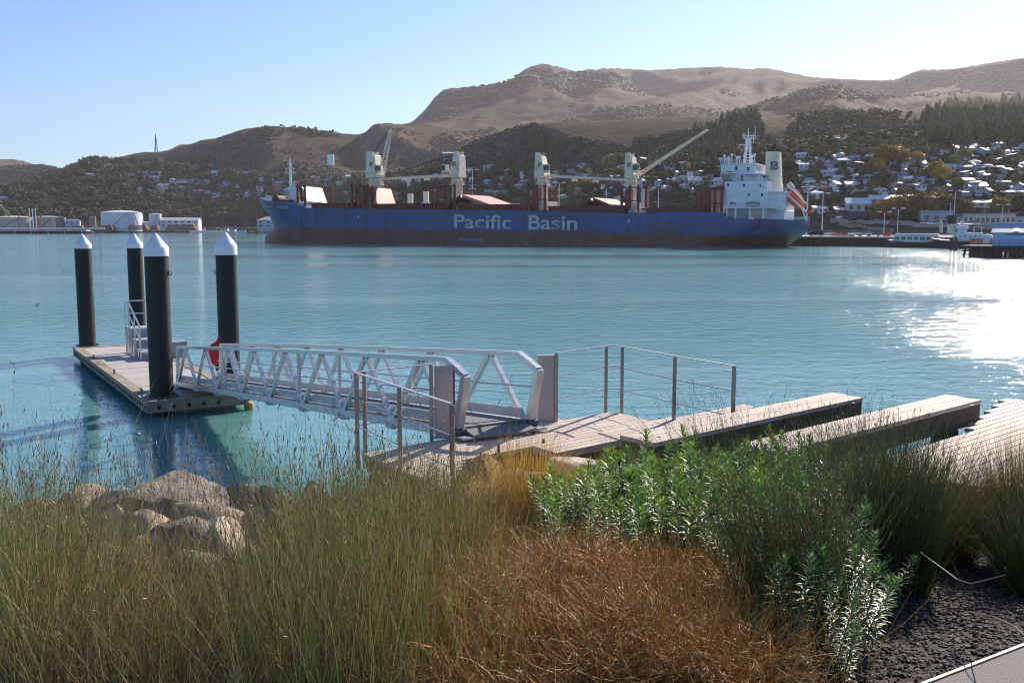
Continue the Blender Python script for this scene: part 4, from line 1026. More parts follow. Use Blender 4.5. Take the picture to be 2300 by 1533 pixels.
TREES = [
 ((2115, 413, 36, 'round', YEL), 'bright yellow autumn tree in the middle of the slope'),
 ((1990, 372, 46, 'round', ORG), 'large round golden-brown tree under the dark slope'), ((2020, 372, 34, 'round', (.34, .22, .05)), 'yellow-edged tree right of the large golden-brown one'), ((1972, 392, 34, 'round', (.34, .22, .04)), 'yellow tree left of the large golden-brown one'),
 ((2063, 370, 26, 'round', (.36, .24, .04)), 'small yellow tree between lane and golden trees'), ((2100, 400, 36, 'round', (.3, .2, .05)), 'yellow-green tree behind the bright yellow tree'), ((2165, 362, 24, 'round', LIM), 'lime tree below the pale hipped house'), ((2140, 375, 26, 'round', LIM), 'lime tree left of the pale hipped house'),
 ((1545, 395, 30, 'column', (.42, .30, .08)), 'tall yellow poplar left of the ship bridge'), ((1535, 402, 22, 'column', (.42, .30, .08)), 'shorter yellow poplar beside the tall one'),
 ((1370, 378, 30, 'round', LIM), 'pale lime willow above the third crane jib'), ((1392, 372, 26, 'round', OLV), 'olive tree right of the pale lime willow'), ((1305, 425, 26, 'round', ORG), 'orange-brown tree under the lowered third jib'), ((1172, 468, 24, 'round', ORG), 'russet tree just left of the third crane'),
 ((930, 444, 42, 'column', OLV), 'tall olive poplar between the first two cranes'), ((940, 446, 34, 'column', (.16, .16, .05)), 'shorter olive poplar between the first two cranes'), ((810, 420, 34, 'column', OLV), 'dark poplar just left of the foremost crane'), ((800, 420, 30, 'column', DKG), 'dark green poplar beside it left of the crane'),
 ((217, 378, 26, 'round', DKG), 'dark round tree on the headland skyline'), ((190, 384, 24, 'round', DKG), 'ragged dark tree at the left of the headland skyline'), ((262, 363, 9, 'round', DKG), 'small lone tree on the headland skyline'),
 ((2130, 350, 46, 'cone', DKG), 'tall dark conifer standing alone under the wood'), ((1290, 350, 16, 'round', DKG), 'small dark tree right of the pine block'),
 ((1960, 497, 22, 'round', OLV), 'small olive tree by the car park'), ((1993, 492, 44, 'round', ORG), 'autumn tree at the left end of the brown row'), ((2020, 490, 48, 'round', (.2, .14, .05)), 'second tree of the brown autumn row'), ((2048, 488, 52, 'round', (.17, .12, .045)), 'third tree of the brown autumn row'), ((2078, 486, 54, 'round', (.19, .12, .045)), 'fourth and tallest tree of the brown autumn row'), ((2108, 484, 52, 'round', (.15, .11, .04)), 'fifth tree of the brown autumn row'), ((2138, 484, 44, 'round', (.13, .10, .04)), 'sixth tree of the brown autumn row'), ((2170, 484, 34, 'round', (.2, .14, .05)), 'last tree of the brown autumn row'),
 ((2250, 482, 40, 'round', (.2, .14, .05)), 'olive and gold tree above the cream building'), ((2290, 480, 42, 'round', DKG), 'dark tree at the right edge of the town'),
 ((1985, 425, 34, 'round', (.10, .07, .03)), 'dark brown-green tree beside the lane'), ((1965, 428, 24, 'round', ORG), 'orange-tipped tree left of the lane'), ((2150, 430, 26, 'round', OLV), 'round olive tree among the lower houses'), ((1700, 345, 24, 'round', OLV), 'olive tree behind the ship bridge'), ((1775, 392, 30, 'round', DKG), 'dark tree just right of the funnel'), ((1600, 350, 26, 'cone', DKG), 'dark conifer under the tip of the aft jib'), ((1950, 398, 26, 'round', OLV), 'olive tree in front of the golden trees'),
]
tmc = {}
for (px, py, hp, kd, col), lab in TREES:
    P = hit(px, py)
    key = (kd, col)
    if key not in tmc: tmc[key] = tree_mesh(kd, col)
    h = hp / F * P.y
    o = empty('tree', P + Vector((0, 0, -h * .04)), nr.uniform(0, 6.28), lab, 'tree', 'single trees around the town')
    for nm_, me_ in zip(('crown', 'trunk'), tmc[key]):
        c = np_obj(nm_, me_, o)
    o.scale = (h, h, h)
# lanes climbing through the houses
def lane(pts, wd, name='lane'):
    q = MB(); P = []
    for (a, b_), (c, d) in zip(pts[:-1], pts[1:]):
        for k in range(6): P.append(hit(a + (c - a) * k / 6, b_ + (d - b_) * k / 6))
    L = []
    for i, p in enumerate(P):
        t = (P[min(i + 1, len(P) - 1)] - P[max(i - 1, 0)]); t.z = 0
        if t.length < .1: t = Vector((1, 0, 0))
        s = Vector((-t.y, t.x, 0)).normalized() * wd / 2
        L += [p + s + Vector((0, 0, 1.2)), p - s + Vector((0, 0, 1.2)), p - s - Vector((0, 0, 1)), p + s - Vector((0, 0, 1))]
    q.add(L, [f for i in range(len(P) - 1) for f in ((4 * i, 4 * i + 1, 4 * i + 5, 4 * i + 4), (4 * i + 1, 4 * i + 2, 4 * i + 6, 4 * i + 5), (4 * i + 3, 4 * i, 4 * i + 4, 4 * i + 7))])
    return tag(q.build(name, pbr('pale_concrete_lane', (.42, .36, .30), .8, var=.15, scale=.2)), 'pale concrete lane climbing through the houses', 'lane', kind='structure')
lane([(1860, 388), (1868, 372), (1882, 358), (1894, 347)], 5)
lane([(2030, 438), (2012, 424), (2006, 412), (2022, 402)], 5)
lane([(1905, 440), (1930, 434), (1956, 430)], 3)
# radio mast on the far skyline
P = hit(351, 343); 
if P is None: P = atY(351, 343, 3300)
h = 40 / F * P.y; q = MB()
for a in range(3): q.bar(P + Vector((4 * math.cos(a * 2.09), 4 * math.sin(a * 2.09), -10)), P + Vector((0, 0, h)), .9)
for k in range(1, 9): 
    u = k / 9; q.bar(P + Vector((-4 * (1 - u), 0, h * u)), P + Vector((4 * (1 - u), 0, h * u)), .6)
tag(q.build('radio_mast', STEEL), 'tall lattice radio mast on the far left ridge', 'mast')

# ------------------------------------------------------------------ left harbour: tanks, sheds, jetty
def ground_at(px, y, Y=None): return hit(px, y) if Y is None else atY(px, y, Y)
TANKW = pbr('white_tank_paint', (.72, .70, .76), .45, var=.05, scale=.05, dirt=(.5, .45, .45), dirt_amt=.2)
TANKC = pbr('cream_tank_paint', (.50, .44, .35), .55, var=.1, scale=.08, dirt=(.3, .22, .16), dirt_amt=.4)
TANKD = pbr('grey_tank_paint', (.22, .21, .22), .6, var=.15, scale=.1)
def tank(x0, x1, yt, yb, Y, mat, lab, dome=.06):
    a, c = atY(x0, yb, Y), atY(x1, yb, Y); r = (c.x - a.x) / 2; z1 = atY(x0, yt, Y).z - 3
    o = empty('storage_tank', ((a.x + c.x) / 2, Y + r, 3), 0, lab, 'storage tank', 'storage tanks of the left harbour')
    q = MB(); q.lathe([(r, -1), (r, z1)], 40); q.build('shell', mat, o, smooth=True)
    q = MB(); q.lathe([(r * 1.005, z1 - .4), (r * 1.01, z1), (r * .5, z1 + r * dome * 1.3), (.1, z1 + r * dome * 1.7)], 40); q.build('tank_roof', mat, o, smooth=True)
    q = MB()
    for k in range(9):
        ang = R(-110 + k * 7); q.bar((r * 1.01 * math.cos(ang), r * 1.01 * math.sin(ang), z1 * k / 9), (r * 1.01 * math.cos(ang + R(7)), r * 1.01 * math.sin(ang + R(7)), z1 * (k + 1) / 9), .35)
    q.build('stairway', STEEL, o)
tank(212, 300, 476, 505, 1000, TANKW, 'largest storage tank, broad and gleaming white')
tank(331, 358, 480, 505, 1010, TANKW, 'narrow white storage tank beside the long white shed')
tank(-30, 54, 488, 514, 1000, TANKC, 'broad cream storage tank at the left edge')
tank(68, 122, 487, 505, 1020, TANKC, 'cream storage tank behind the three vent pipes')
tank(121, 143, 488, 506, 1010, TANKD, 'dark grey storage tank beside a cream one')
tank(199, 213, 486, 506, 1060, TANKD, 'slim grey tank just left of the largest tank')
tank(300, 318, 480, 505, 1060, TANKW, 'white tank half hidden behind the largest tank')
LB_ = [(358, 440, 489, 510, 'white', 'silver', 'gable', 'long white shed with silver roof on the far quay', 6, 6), (145, 176, 492, 506, 'pale grey', 'grey', 'hip', 'grey shed left of the largest tank', 4, 3), (160, 182, 506, 516, 'brick', 'red', 'shed', 'low orange-red store on the far quay', 2, 0), (255, 283, 504, 515, 'white', 'white', 'shed', 'low white shed in front of the largest tank', 2, 3), (318, 346, 498, 506, 'white', 'white', 'shed', 'white canopy between two tanks', 2, 0), (576, 640, 486, 512, 'pale grey', 'silver', 'hip', 'grey harbour shed behind the ship bow', 8, 4)]
for x0, x1, yt, yb, wl_, rf, st, lab, rh, nw in LB_:
    bld(x0, x1, yt, yb, wl_, rf, st, lab, 'shed', rh=rh, nwin=nw, Y=1010 if x0 < 500 else 900, cat='shed')
def stackpile(x0, x1, yt, yb, Y, lab):
    a, c = atY(x0, yb, Y), atY(x1, yb, Y); q = MB(); n = 5; z1 = atY(x0, yt, Y).z
    for k in range(n):
        u = k / n; q.b2(a.x + (c.x - a.x) * u * .12, c.x - (c.x - a.x) * u * .1, Y, Y + 8, 3 + (z1 - 3) * u, 3 + (z1 - 3) * (u + .85 / n))
    tag(q.build('steel_pile', pbr('rusty_steel', (.24, .08, .04), .8, var=.4, scale=.3)), lab, 'steel pile')
stackpile(286, 330, 505, 516, 985, 'rust-red stacked steel in front of the tanks')
stackpile(337, 354, 506, 514, 985, 'small orange-rust steel pile in front of the narrow tank')
stackpile(371, 440, 504, 515, 985, 'long rusty steel pile in front of the white shed')
stackpile(225, 252, 505, 512, 985, 'low rusty pile in front of the largest tank')
stackpile(400, 442, 513, 519, 960, 'orange-brown steel stack near the rocky shore')
def rockband(pts, name, lab, h=3.0, n=400):
    V = []; Fc = []; C = []; m_ = 0
    for _ in range(n):
        u = nr.random() * (len(pts) - 1); k = int(u); a, b_ = pts[k], pts[k + 1]; p = a.lerp(b_, u - k)
        s = nr.uniform(.8, 2.2) * h / 3
        v = IV1 * (1 + nr.normal(0, .2, (len(IV1), 1))) * np.array([s * 1.3, s, s * .8]) + np.array([p.x + nr.normal(0, 3), p.y + nr.uniform(-3, 5), nr.uniform(0, h * .8)])
        V.append(v); Fc.append(IF1 + m_); C.append(np.tile(np.array((.16, .12, .10)) * nr.uniform(.5, 1.5), (len(v), 1))); m_ += len(v)
    tag(np_obj(name, np_mesh(name, np.concatenate(V), np.concatenate(Fc), leafmat('rock ' + name, 0, .9, .1), np.concatenate(C), smooth=False)), lab, 'rocks', kind='stuff')
rockband([Vector((atY(x, 520, Y).x, Y, 0)) for x, Y in ((190, 955), (300, 1050), (460, 1140), (600, 1100))], 'shore_rocks', 'brown boulders lining the far shore', 5, 500)
# loading jetty on the far left
WOODD = pbr('dark_timber', (.05, .04, .035), .9, var=.4, scale=1.2)
CONC = pbr('pale_concrete', (.42, .39, .37), .8, var=.15, scale=.4, dirt=(.2, .17, .15), dirt_amt=.4)
J = empty('loading_jetty', (0, 0, 0), 0, 'long low jetty with pale deck and pipes on the far left', 'jetty')
Y = 850; a, c = atY(-120, 517, Y), atY(192, 517, Y)
MB().b2(a.x, c.x, Y, Y + 10, 2.2, 3.4).build('deck', CONC, J)
for k in range(34):
    x = a.x + (c.x - a.x) * k / 33
    MB().b2(x - .5, x + .5, Y + .3, Y + 1.3, -2, 2.2).build('pile', WOODD if k % 4 else CONC, J)
MB().b2(a.x, c.x, Y + 6, Y + 7, -2, 2.2).build('fender_wall', WOODD, J)
q = MB(); q.tube([(a.x, Y + 3, 4.4), (c.x + 15, Y + 3, 4.4)], .35, 6); q.tube([(a.x, Y + 4.2, 4.9), (c.x + 15, Y + 4.2, 4.9)], .35, 6)
q.build('pipeline', TANKW, J)
for k, px in enumerate((68, 75, 82)):
    P = atY(px, 514, 900); P.z = 3; t = atY(px - 3, 468, 900)
    tag(MB().tube([P, t], [.55, .45], 8).build('vent_pipe', TANKW), ('leftmost', 'middle', 'rightmost')[k] + ' of three pale leaning vent pipes', 'vent pipe', 'three leaning vent pipes')
P = atY(90, 514, 900); q = MB(); z1 = atY(90, 485, 900).z
for i in (-1.6, 1.6): q.bar((P.x + i, 900, 3), (P.x + i, 900, z1), .5)
for k in range(6): q.bar((P.x - 1.6, 900, 3 + (z1 - 3) * k / 6), (P.x + 1.6, 900, 3 + (z1 - 3) * (k + 1) / 6), .35)
tag(q.build('loading_tower', pbr('loader_red', (.4, .06, .04), .6)), 'red loading tower on the far left jetty', 'tower')
def derrick(p0, p1, Y, lab, mat, w=1.4):
    a, c = atY(*p0, Y), atY(*p1, Y); q = MB(); d = (c - a); s = d.cross(Vector((0, 1, 0))).normalized() * w
    q.bar(a - s, c, .4); q.bar(a + s, c, .4)
    for k in range(14): 
        u = k / 14; q.bar(a.lerp(c, u) - s * (1 - u), a.lerp(c, u + 1 / 14) + s * (1 - u), .25)
    return tag(q.build('crane_boom', mat), lab, 'crane boom')
derrick((22, 486), (-6, 452), 900, 'green lattice crane boom at the left edge', pbr('green_steel', (.1, .22, .2), .6))
derrick((310, 504), (302, 482), 960, 'green lattice boom beside the largest tank', pbr('green_steel', (.1, .22, .2), .6), .8)
CR = derrick((730, 420), (743, 352), 420, 'dark lattice boom of a dockside crane rising behind the ship', STEEL, 1.5)
t_ = atY(743, 358, 420); MB().b2(t_.x - 1.3, t_.x + 1.3, 419.4, 420.6, t_.z - 2.5, t_.z + 2).build('boom_head', TANKW, CR)
# lamp posts
def lamp(px, yt, Y, lab, arms=2, zb=3.0):
    t = atY(px, yt, Y); o = empty('lamp_post', (t.x, Y, zb), 0, lab, 'lamp post', 'tall harbour lamp posts')
    h = t.z - zb; MB().tube([(0, 0, -.5), (0, 0, h)], [.16 * Y / 300, .09 * Y / 300], 8).build('pole', TANKW if Y < 500 else STEEL, o)
    w = 1.5 * (Y / 300) ** .5
    for s in ((-1, 1) if arms == 2 else (1,)): 
        MB().bar((0, 0, h), (s * w, 0, h + .3), .12 * Y / 300).build('arm', STEEL, o); MB().b2(s * w - .6, s * w + .6, -.3, .3, h + .15, h + .5).build('lamp', TANKW, o)
for px, yt, Y, lab in ((1815, 422, 300, 'double-headed lamp post just right of the ship stern'), (1849, 436, 310, 'slim lamp post above the wharf cars'), (1987, 478, 310, 'lamp post behind the wharf near the red barrier'), (2018, 470, 320, 'lamp post above the moored white cabin boat'), (1479, 424, 330, 'lamp post behind the ship near the fourth crane'), (1362, 424, 350, 'lamp post between the third and fourth cranes'), (1256, 412, 350, 'lamp post just right of the third crane'), (1061, 383, 360, 'tall pole right of the second crane'), (41, 467, 930, 'lamp post in front of the cream tank'), (132, 469, 930, 'lamp post left of the grey tank'), (181, 471, 930, 'lamp post between grey shed and largest tank'), (483, 485, 1000, 'lamp post in front of the cliff, left one'), (499, 478, 1000, 'lamp post in front of the cliff, right one'), (2253, 462, 330, 'lamp post beside the cream building'), (2146, 430, 330, 'tall mast-like pole behind the steamer')):
    lamp(px, yt, Y, lab)
# ------------------------------------------------------------------ right-hand wharf, vehicles, boats, jetty
WB = SB + SN * 29.5     # wharf face runs behind the ship
def wp_(s, t, z=0): return SB + SDIR * s + SN * t + Vector((0, 0, z))
W = empty('wharf', wp_(0, 29.5), SRZ, 'long dark timber wharf with pale deck edge behind the cargo ship', 'wharf')
WS0, WS1, WZ = -14, 262, 2.9
MB().b2(WS0, WS1, 0, 34, WZ - .5, WZ).build('deck', CONC, W)
MB().b2(120, WS1, .9, 1.4, -2, WZ - .5).build('fender_wall', WOODD, W)
q = MB()
for k in range(100):
    x = WS0 + 1 + (WS1 - WS0 - 2) * k / 99
    MB().b2(x - .28, x + .28, .05, .65, -2, WZ - .5).build('pile', WOODD, W)
q = MB(); q.b2(WS0, WS1, -.1, .02, WZ - .9, WZ - .35); q.build('waling', WOODD, W)
for y in (6, 14): 
    q = MB()
    for k in range(12): q.b2(WS0 + 1 + k * 3, WS0 + 1.5 + k * 3, y, y + .5, -2, WZ - .5)
    o = q.build('inner_piles', WOODD, W); o['kind'] = 'stuff'
for k, s in enumerate((196, 205)): pass
# cars
TYRE = pbr('tyre_rubber', (.02, .02, .02), .8); GLS = GLASS; RIM = pbr('wheel_rim', (.4, .4, .42), .35, .8)
def car_meshes(kind):
    L, Wd = (4.4, 1.75); b_ = MB(); g = MB()
    if kind == 'sedan': prof = [(-2.2, .35), (2.15, .35), (2.2, .75), (1.1, .95), (-2.0, 1.0), (-2.2, .8)]; top = [(1.0, .93), (.35, 1.42), (-1.0, 1.44), (-1.75, .98)]
    elif kind == 'hatch': prof = [(-2.0, .35), (1.95, .35), (2.0, .8), (1.1, 1.0), (-1.95, 1.05), (-2.05, .8)]; top = [(1.05, .98), (.4, 1.5), (-1.4, 1.5), (-1.9, 1.03)]
    else: prof = [(-2.3, .45), (2.25, .45), (2.3, 1.0), (1.2, 1.15), (-2.25, 1.15), (-2.3, .9)]; top = [(1.15, 1.1), (.6, 1.8), (-2.0, 1.8), (-2.25, 1.12)]
    b_.extr(prof, -Wd / 2, Wd / 2)
    x0, x1, x2, x3 = top; sh = .12
    roof = [(x1[0], x1[1]), (x2[0], x2[1])]
    b_.b2(x2[0] - .05, x1[0] + .05, -Wd / 2 + sh, Wd / 2 - sh, x1[1] - .06, x1[1])
    g.extr([x0, (x1[0], x1[1] - .06), (x2[0], x2[1] - .06), x3], -Wd / 2 + .1, Wd / 2 - .1)
    wx = (1.35, -1.35)
    return b_, g, wx, Wd
CARC = {'black': (.015, .015, .018), 'red': (.4, .03, .02), 'white': (.75, .75, .75), 'silver': (.45, .46, .48), 'dark blue': (.02, .04, .12), 'orange': (.6, .15, .03), 'grey': (.15, .15, .16)}
cm = {}
def car(P, rz, kind, col, lab, group='cars parked behind the wharf'):
    if (kind, col) not in cm:
        b_, g, wx, Wd = car_meshes(kind)
        o = empty('car'); o['category'] = 'car'
        b_.build('body', pbr('car paint ' + col, CARC[col], .3, .2, var=.05), o, bevel=.06); g.build('window_glass', GLS, o, bevel=.04)
        for x in wx:
            for s in (-1, 1):
                w = empty('wheel'); w.parent = o; w.location = (x, s * (Wd / 2 - .08), .33)
                MB().tube([(0, -.1, 0), (0, .1, 0)], .33, 14).build('tyre', TYRE, w); MB().tube([(0, -.115, 0), (0, .115, 0)], .19, 10).build('rim', RIM, w)
        for s in (-1, 1):
            MB().box((2.17, s * .62, .72), (.1, .3, .14)).build('headlight', TANKW, o)
        cm[(kind, col)] = o; c = o
    else: c = copy_tree(cm[(kind, col)])
    c.location = P; c.rotation_euler = (0, 0, rz); c['label'] = lab; c['category'] = 'car'; c['group'] = group
    return c
def onw(px, z=WZ, t=36):
    d = ray(px, 520); k = (SN.dot(SB) + t) / (SN.x * d.x + SN.y * d.y); return Vector((d.x * k, d.y * k, z))
cars = [(1833, 34, 'wagon', 'black', 'black wagon nearest the ship stern on the wharf'), (1906, 38, 'hatch', 'red', 'red hatchback on the wharf beside a white car'), (1922, 36, 'hatch', 'white', 'white hatchback between red and grey wharf cars'), (1942, 36, 'sedan', 'silver', 'silver car in the middle of the wharf row'), (1962, 37, 'wagon', 'dark blue', 'dark blue wagon at the right of the wharf row'), (1858, 44, 'sedan', 'white', 'white sedan set back on the wharf near the stern')]
for px, t, kd, cl, lab in cars: car(onw(px, WZ, t), SRZ + RNG.choice((0, math.pi)), kd, cl, lab)
for x, c_, k_, i in ((1890, 'white', 'hatch', 'first'), (1902, 'dark blue', 'sedan', 'second'), (1914, 'silver', 'wagon', 'third'), (1926, 'grey', 'sedan', 'fourth'), (1938, 'white', 'sedan', 'fifth'), (2010, 'red', 'hatch', 'sixth'), (2080, 'white', 'wagon', 'seventh'), (2093, 'silver', 'sedan', 'eighth'), (2107, 'white', 'hatch', 'ninth'), (2122, 'grey', 'wagon', 'tenth'), (2185, 'white', 'hatch', 'eleventh'), (2240, 'silver', 'sedan', 'twelfth')):
    P = hit(x, 497 if x < 2000 else 509); 
    car(P + Vector((0, 0, .35)), RNG.uniform(-.3, .3), k_, c_, f'{c_} car, {i} from the left in the car parks above the embankment')
# retaining bank road and fence
def strip(name, lab, pts, wd, mat, z=.6, kind='structure'):
    q = MB(); L = []
    P = []
    for (a, b_), (c, d) in zip(pts[:-1], pts[1:]):
        for k in range(8): P.append(hit(a + (c - a) * k / 8, b_ + (d - b_) * k / 8))
    for p in P: 
        L += [p + Vector((0, -wd / 2, z)), p + Vector((0, wd / 2, z + .1)), p + Vector((0, wd / 2, -2)), p + Vector((0, -wd / 2, -2))]
    q.add(L, [f for i in range(len(P) - 1) for f in ((4 * i, 4 * i + 1, 4 * i + 5, 4 * i + 4), (4 * i + 3, 4 * i, 4 * i + 4, 4 * i + 7), (4 * i + 1, 4 * i + 2, 4 * i + 6, 4 * i + 5))])
    return tag(q.build(name, mat), lab, name.replace('_', ' '), kind=kind)
strip('road', 'pale road running along the top of the embankment', [(1860, 498), (1960, 501), (2080, 506), (2300, 512)], 6, pbr('pale_road', (.38, .35, .32), .8, var=.15, scale=.3))
strip('embankment_ramp', 'pale ramp slanting down from the town to the wharf', [(1880, 505), (1960, 515), (2010, 521)], 4, pbr('tan_gravel', (.34, .28, .2), .9, var=.2, scale=.4))
# construction hoardings and barriers
for x0, x1, t, lab in ((1893, 1912, 42, 'orange barrier row behind the red car'), (1984, 1996, 40, 'red barrier stack left of the moored boats'), (1868, 1892, 40, 'orange plastic barriers on the wharf near the stern')):
    a, c = onw(x0, WZ, t), onw(x1, WZ, t); o = empty('barrier', a, SRZ, lab, 'barrier', 'orange wharf barriers'); L = (c - a).length; n = max(3, int(L / 1.4))
    for k in range(n):
        q = MB(); q.extr([(-.25, 0), (.25, 0), (.1, .95), (-.1, .95)], 0, 1.2); q.v = [(y + k * L / n, x, z) for x, y, z in q.v]; q.build('barrier_block', ORANGE, o)
q = MB(); a = onw(1818, WZ, 33); c = onw(1905, WZ, 33)
q.bar(a + Vector((0, 0, .3)), c + Vector((0, 0, .3)), .3, .35); tag(q.build('kerb_beam', CONC), 'low concrete kerb beam along the wharf edge', 'kerb')
# crane truck / dark container cluster
P = hit(1935, 500); o = empty('cement_truck', P + Vector((0, 0, .5)), 0, 'dark navy truck with a box body parked above the ramp', 'truck')
MB().b2(-5, 2.2, -1.2, 1.2, 1.0, 3.4).build('box_body', pbr('navy_truck', (.02, .03, .08), .5), o, bevel=.05); MB().b2(2.5, 4.6, -1.15, 1.15, .8, 3.0).build('cab', pbr('navy_cab', (.03, .04, .09), .4), o, bevel=.12)
MB().b2(4.3, 4.66, -1.0, 1.0, 1.8, 2.7).build('windscreen', GLS, o)
for x in (-4, -2.8, 3.4):
    for s in (-1, 1): MB().tube([(x, s * 1.0, .5), (x, s * 1.25, .5)], .5, 12).build('wheel', TYRE, o)
# small ship with green and white bow seen past the stern
P = onw(1834, 0, 64); 
# vessels moored along the wharf at the right
def boat_hull(L, Bm, H, bow=.3, mat=None, parent=None, sheer=.6, name='hull'):
    q = MB(); n = 16; rows = []
    for i in range(n + 1):
        u = i / n; f = min(1, ((1 - u) / bow)) ** .55 if u > 1 - bow else 1; f *= .75 + .25 * min(1, u / .2)
        zt = H + sheer * (2 * abs(u - .45)) ** 2
        rows.append([(-L / 2 + L * u, -Bm / 2 * f * w, z) for w, z in ((.55, -.8), (.9, .1), (1, zt))] + [(-L / 2 + L * u, Bm / 2 * f * w, z) for w, z in ((1, zt), (.9, .1), (.55, -.8))])
    q.v = [p for r in rows for p in r]
    for i in range(n):
        for k in range(6): a = i * 6; q.f.append((a + k, a + (k + 1) % 6, a + 6 + (k + 1) % 6, a + 6 + k))
    q.f += [tuple(range(6)), tuple(n * 6 + k for k in range(6))]
    return q.build(name, mat, parent, smooth=True)
def moored(pxa, pxb, t):
    a, c = onw(pxa, 0, t), onw(pxb, 0, t); return (a + c) / 2, (c - a).length
C_, L_ = moored(1992, 2120, 25)
FB = empty('ferry_boat', C_, SRZ + math.pi, 'low cabin boat with a bright white roof and dark hull by the wharf', 'boat')
HULLN = pbr('dark_navy_hull', (.02, .025, .05), .45, var=.3, scale=.4)
boat_hull(L_, 5.0, 1.5, .22, HULLN, FB)
MB().b2(-L_ * .42, L_ * .36, -1.9, 1.9, 1.4, 3.3).build('cabin', WHITE, FB, bevel=.12)
q = MB(); q.extr([(-L_ * .43, 3.3), (L_ * .37, 3.3), (L_ * .33, 3.75), (-L_ * .40, 3.75)], -2.1, 2.1); q.build('cabin_roof', rm_['white'], FB)
for k in range(7):
    x = -L_ * .36 + L_ * .66 * k / 6
    for s in (-1, 1): MB().b2(x - .55, x + .55, s * 1.93 - .04, s * 1.93 + .04, 2.1, 2.9).build('window', GLS, FB)
C_, L_ = moored(2095, 2262, 20)
TG = empty('steam_tug', C_, SRZ, 'old steam tug with tall cream funnel topped in black', 'tug')
boat_hull(L_, 6.5, 1.9, .3, HULLN, TG, .9)
MB().b2(-L_ * .22, L_ * .18, -2.3, 2.3, 1.9, 4.0).build('deckhouse', WHITE, TG, bevel=.1)
MB().b2(-L_ * .18, -L_ * .02, -2.5, 2.5, 5.0, 5.9).build('bridge_dodger', WHITE, TG, bevel=.1)
MB().b2(-L_ * .16, -L_ * .04, -1.6, 1.6, 4.0, 5.0).build('wheelhouse', WHITE, TG, bevel=.08)
fx = (onw(2137, 0, 20) - C_).dot(SDIR); zt = atY(2137, 483, C_.y).z
q = MB(); q.lathe([(1.15, 3.8), (1.05, zt - 2.3)], 20, (fx, 0, 0)); q.build('funnel', CREAM, TG, smooth=True)
q = MB(); q.lathe([(1.12, zt - 2.3), (1.1, zt)], 20, (fx, 0, 0)); q.build('funnel_top', BLACK, TG, smooth=True)
for dx in (-2.6, 2.4):
    q = MB(); q.tube([(fx + dx, 1.2, 4.0), (fx + dx, 1.2, 6.6), (fx + dx - .5, 1.2, 7.0)], [.4, .4, .65], 10); q.build('ventilator', CREAM, TG, smooth=True)
q = MB(); q.tube([(L_ * .22, 0, 2), (L_ * .22, 0, atY(2198, 466, C_.y).z)], [.16, .07], 8); q.build('mast', pbr('brown_mast', (.14, .06, .04), .6), TG)
q = MB(); q.tube([(fx, 0.4, 4), (fx - .6, .4, atY(2137, 455, C_.y).z)], [.1, .05], 6); q.build('aerial_pole', WHITE, TG)
for k in range(6):
    x = -L_ * .18 + L_ * .33 * k / 5
    for s in (-1, 1): MB().tube([(x, s * 2.28, 3.1), (x, s * 2.36, 3.1)], .22, 10).build('porthole', DARK, TG)
q = MB(); q.b2(L_ * .05, L_ * .17, -2.6, 2.6, 5.5, 5.65)
for i in (.06, .16):
    for s in (-2.4, 2.4): q.bar((L_ * i, s, 4.0), (L_ * i, s, 5.5), .1)
q.build('awning', WHITE, TG)
q = MB()
for s in (-3, 3):
    for k in range(14): x = -L_ * .4 + L_ * .75 * k / 13; q.bar((x, s * .97, 2), (x, s * .97, 2.95), .06)
    q.bar((-L_ * .4, s * .97, 2.95), (L_ * .35, s * .97, 2.95), .07)
q.build('railing', WHITE, TG)
# near jetty with boat shed
A_, B_ = at(2160, 578, 0), at(2420, 582, 0)
jd = (B_ - A_).normalized(); jn = Vector((-jd.y, jd.x, 0)); JR = math.atan2(jd.y, jd.x)
PILEM = pbr('tarred_red_brown_timber', (.07, .03, .028), .9, var=.4, scale=1.5)
JT = empty('timber_jetty', A_, JR, 'old timber jetty on crooked brown piles at the right edge', 'jetty')
JL = (B_ - A_).length; JW = 12; JZ = 2.15
MB().b2(-.3, JL, 0, JW, JZ - .35, JZ).build('deck', WOODD, JT)
for k in range(22):
    x = .5 + JL * k / 22
    for y in (.4, 5, 9.5): MB().bar((x + RNG.uniform(-.4, .4), y, -1.5), (x, y, JZ - .3), .38).build('pile', PILEM, JT)
for y in (.35, 9.4): MB().bar((0, y, 1.2), (JL, y, 1.2), .25).build('cross_beam', PILEM, JT)
MB().bar((0, .2, .55), (JL, .2, .55), .18).build('cross_beam', PILEM, JT)
for k in range(3): MB().bar((9 + k * 3, .3, -.3), (11 + k * 3, .3, 1.9), .22).build('brace', PILEM, JT)
q = MB()
for k in range(11): q.bar((1 + JL * k / 11, .3, JZ), (1 + JL * k / 11, .3, JZ + 1.05), .08)
for z in (.55, 1.05): q.bar((1, .3, JZ + z), (JL - 4, .3, JZ + z), .05)
q.build('railing', STEEL, JT)
# tall fender piles standing off the jetty end
for k, px in enumerate((2137, 2147)):
    P = at(px, 562 + k, 0); t = atY(px, 533, P.y); tag(MB().tube([P - Vector((0, 0, 1)), t], [.45, .4], 8).build('mooring_pile', PILEM), ('left' if k == 0 else 'right') + ' dark mooring pile of the pair in front of the tug', 'pile', 'mooring piles')
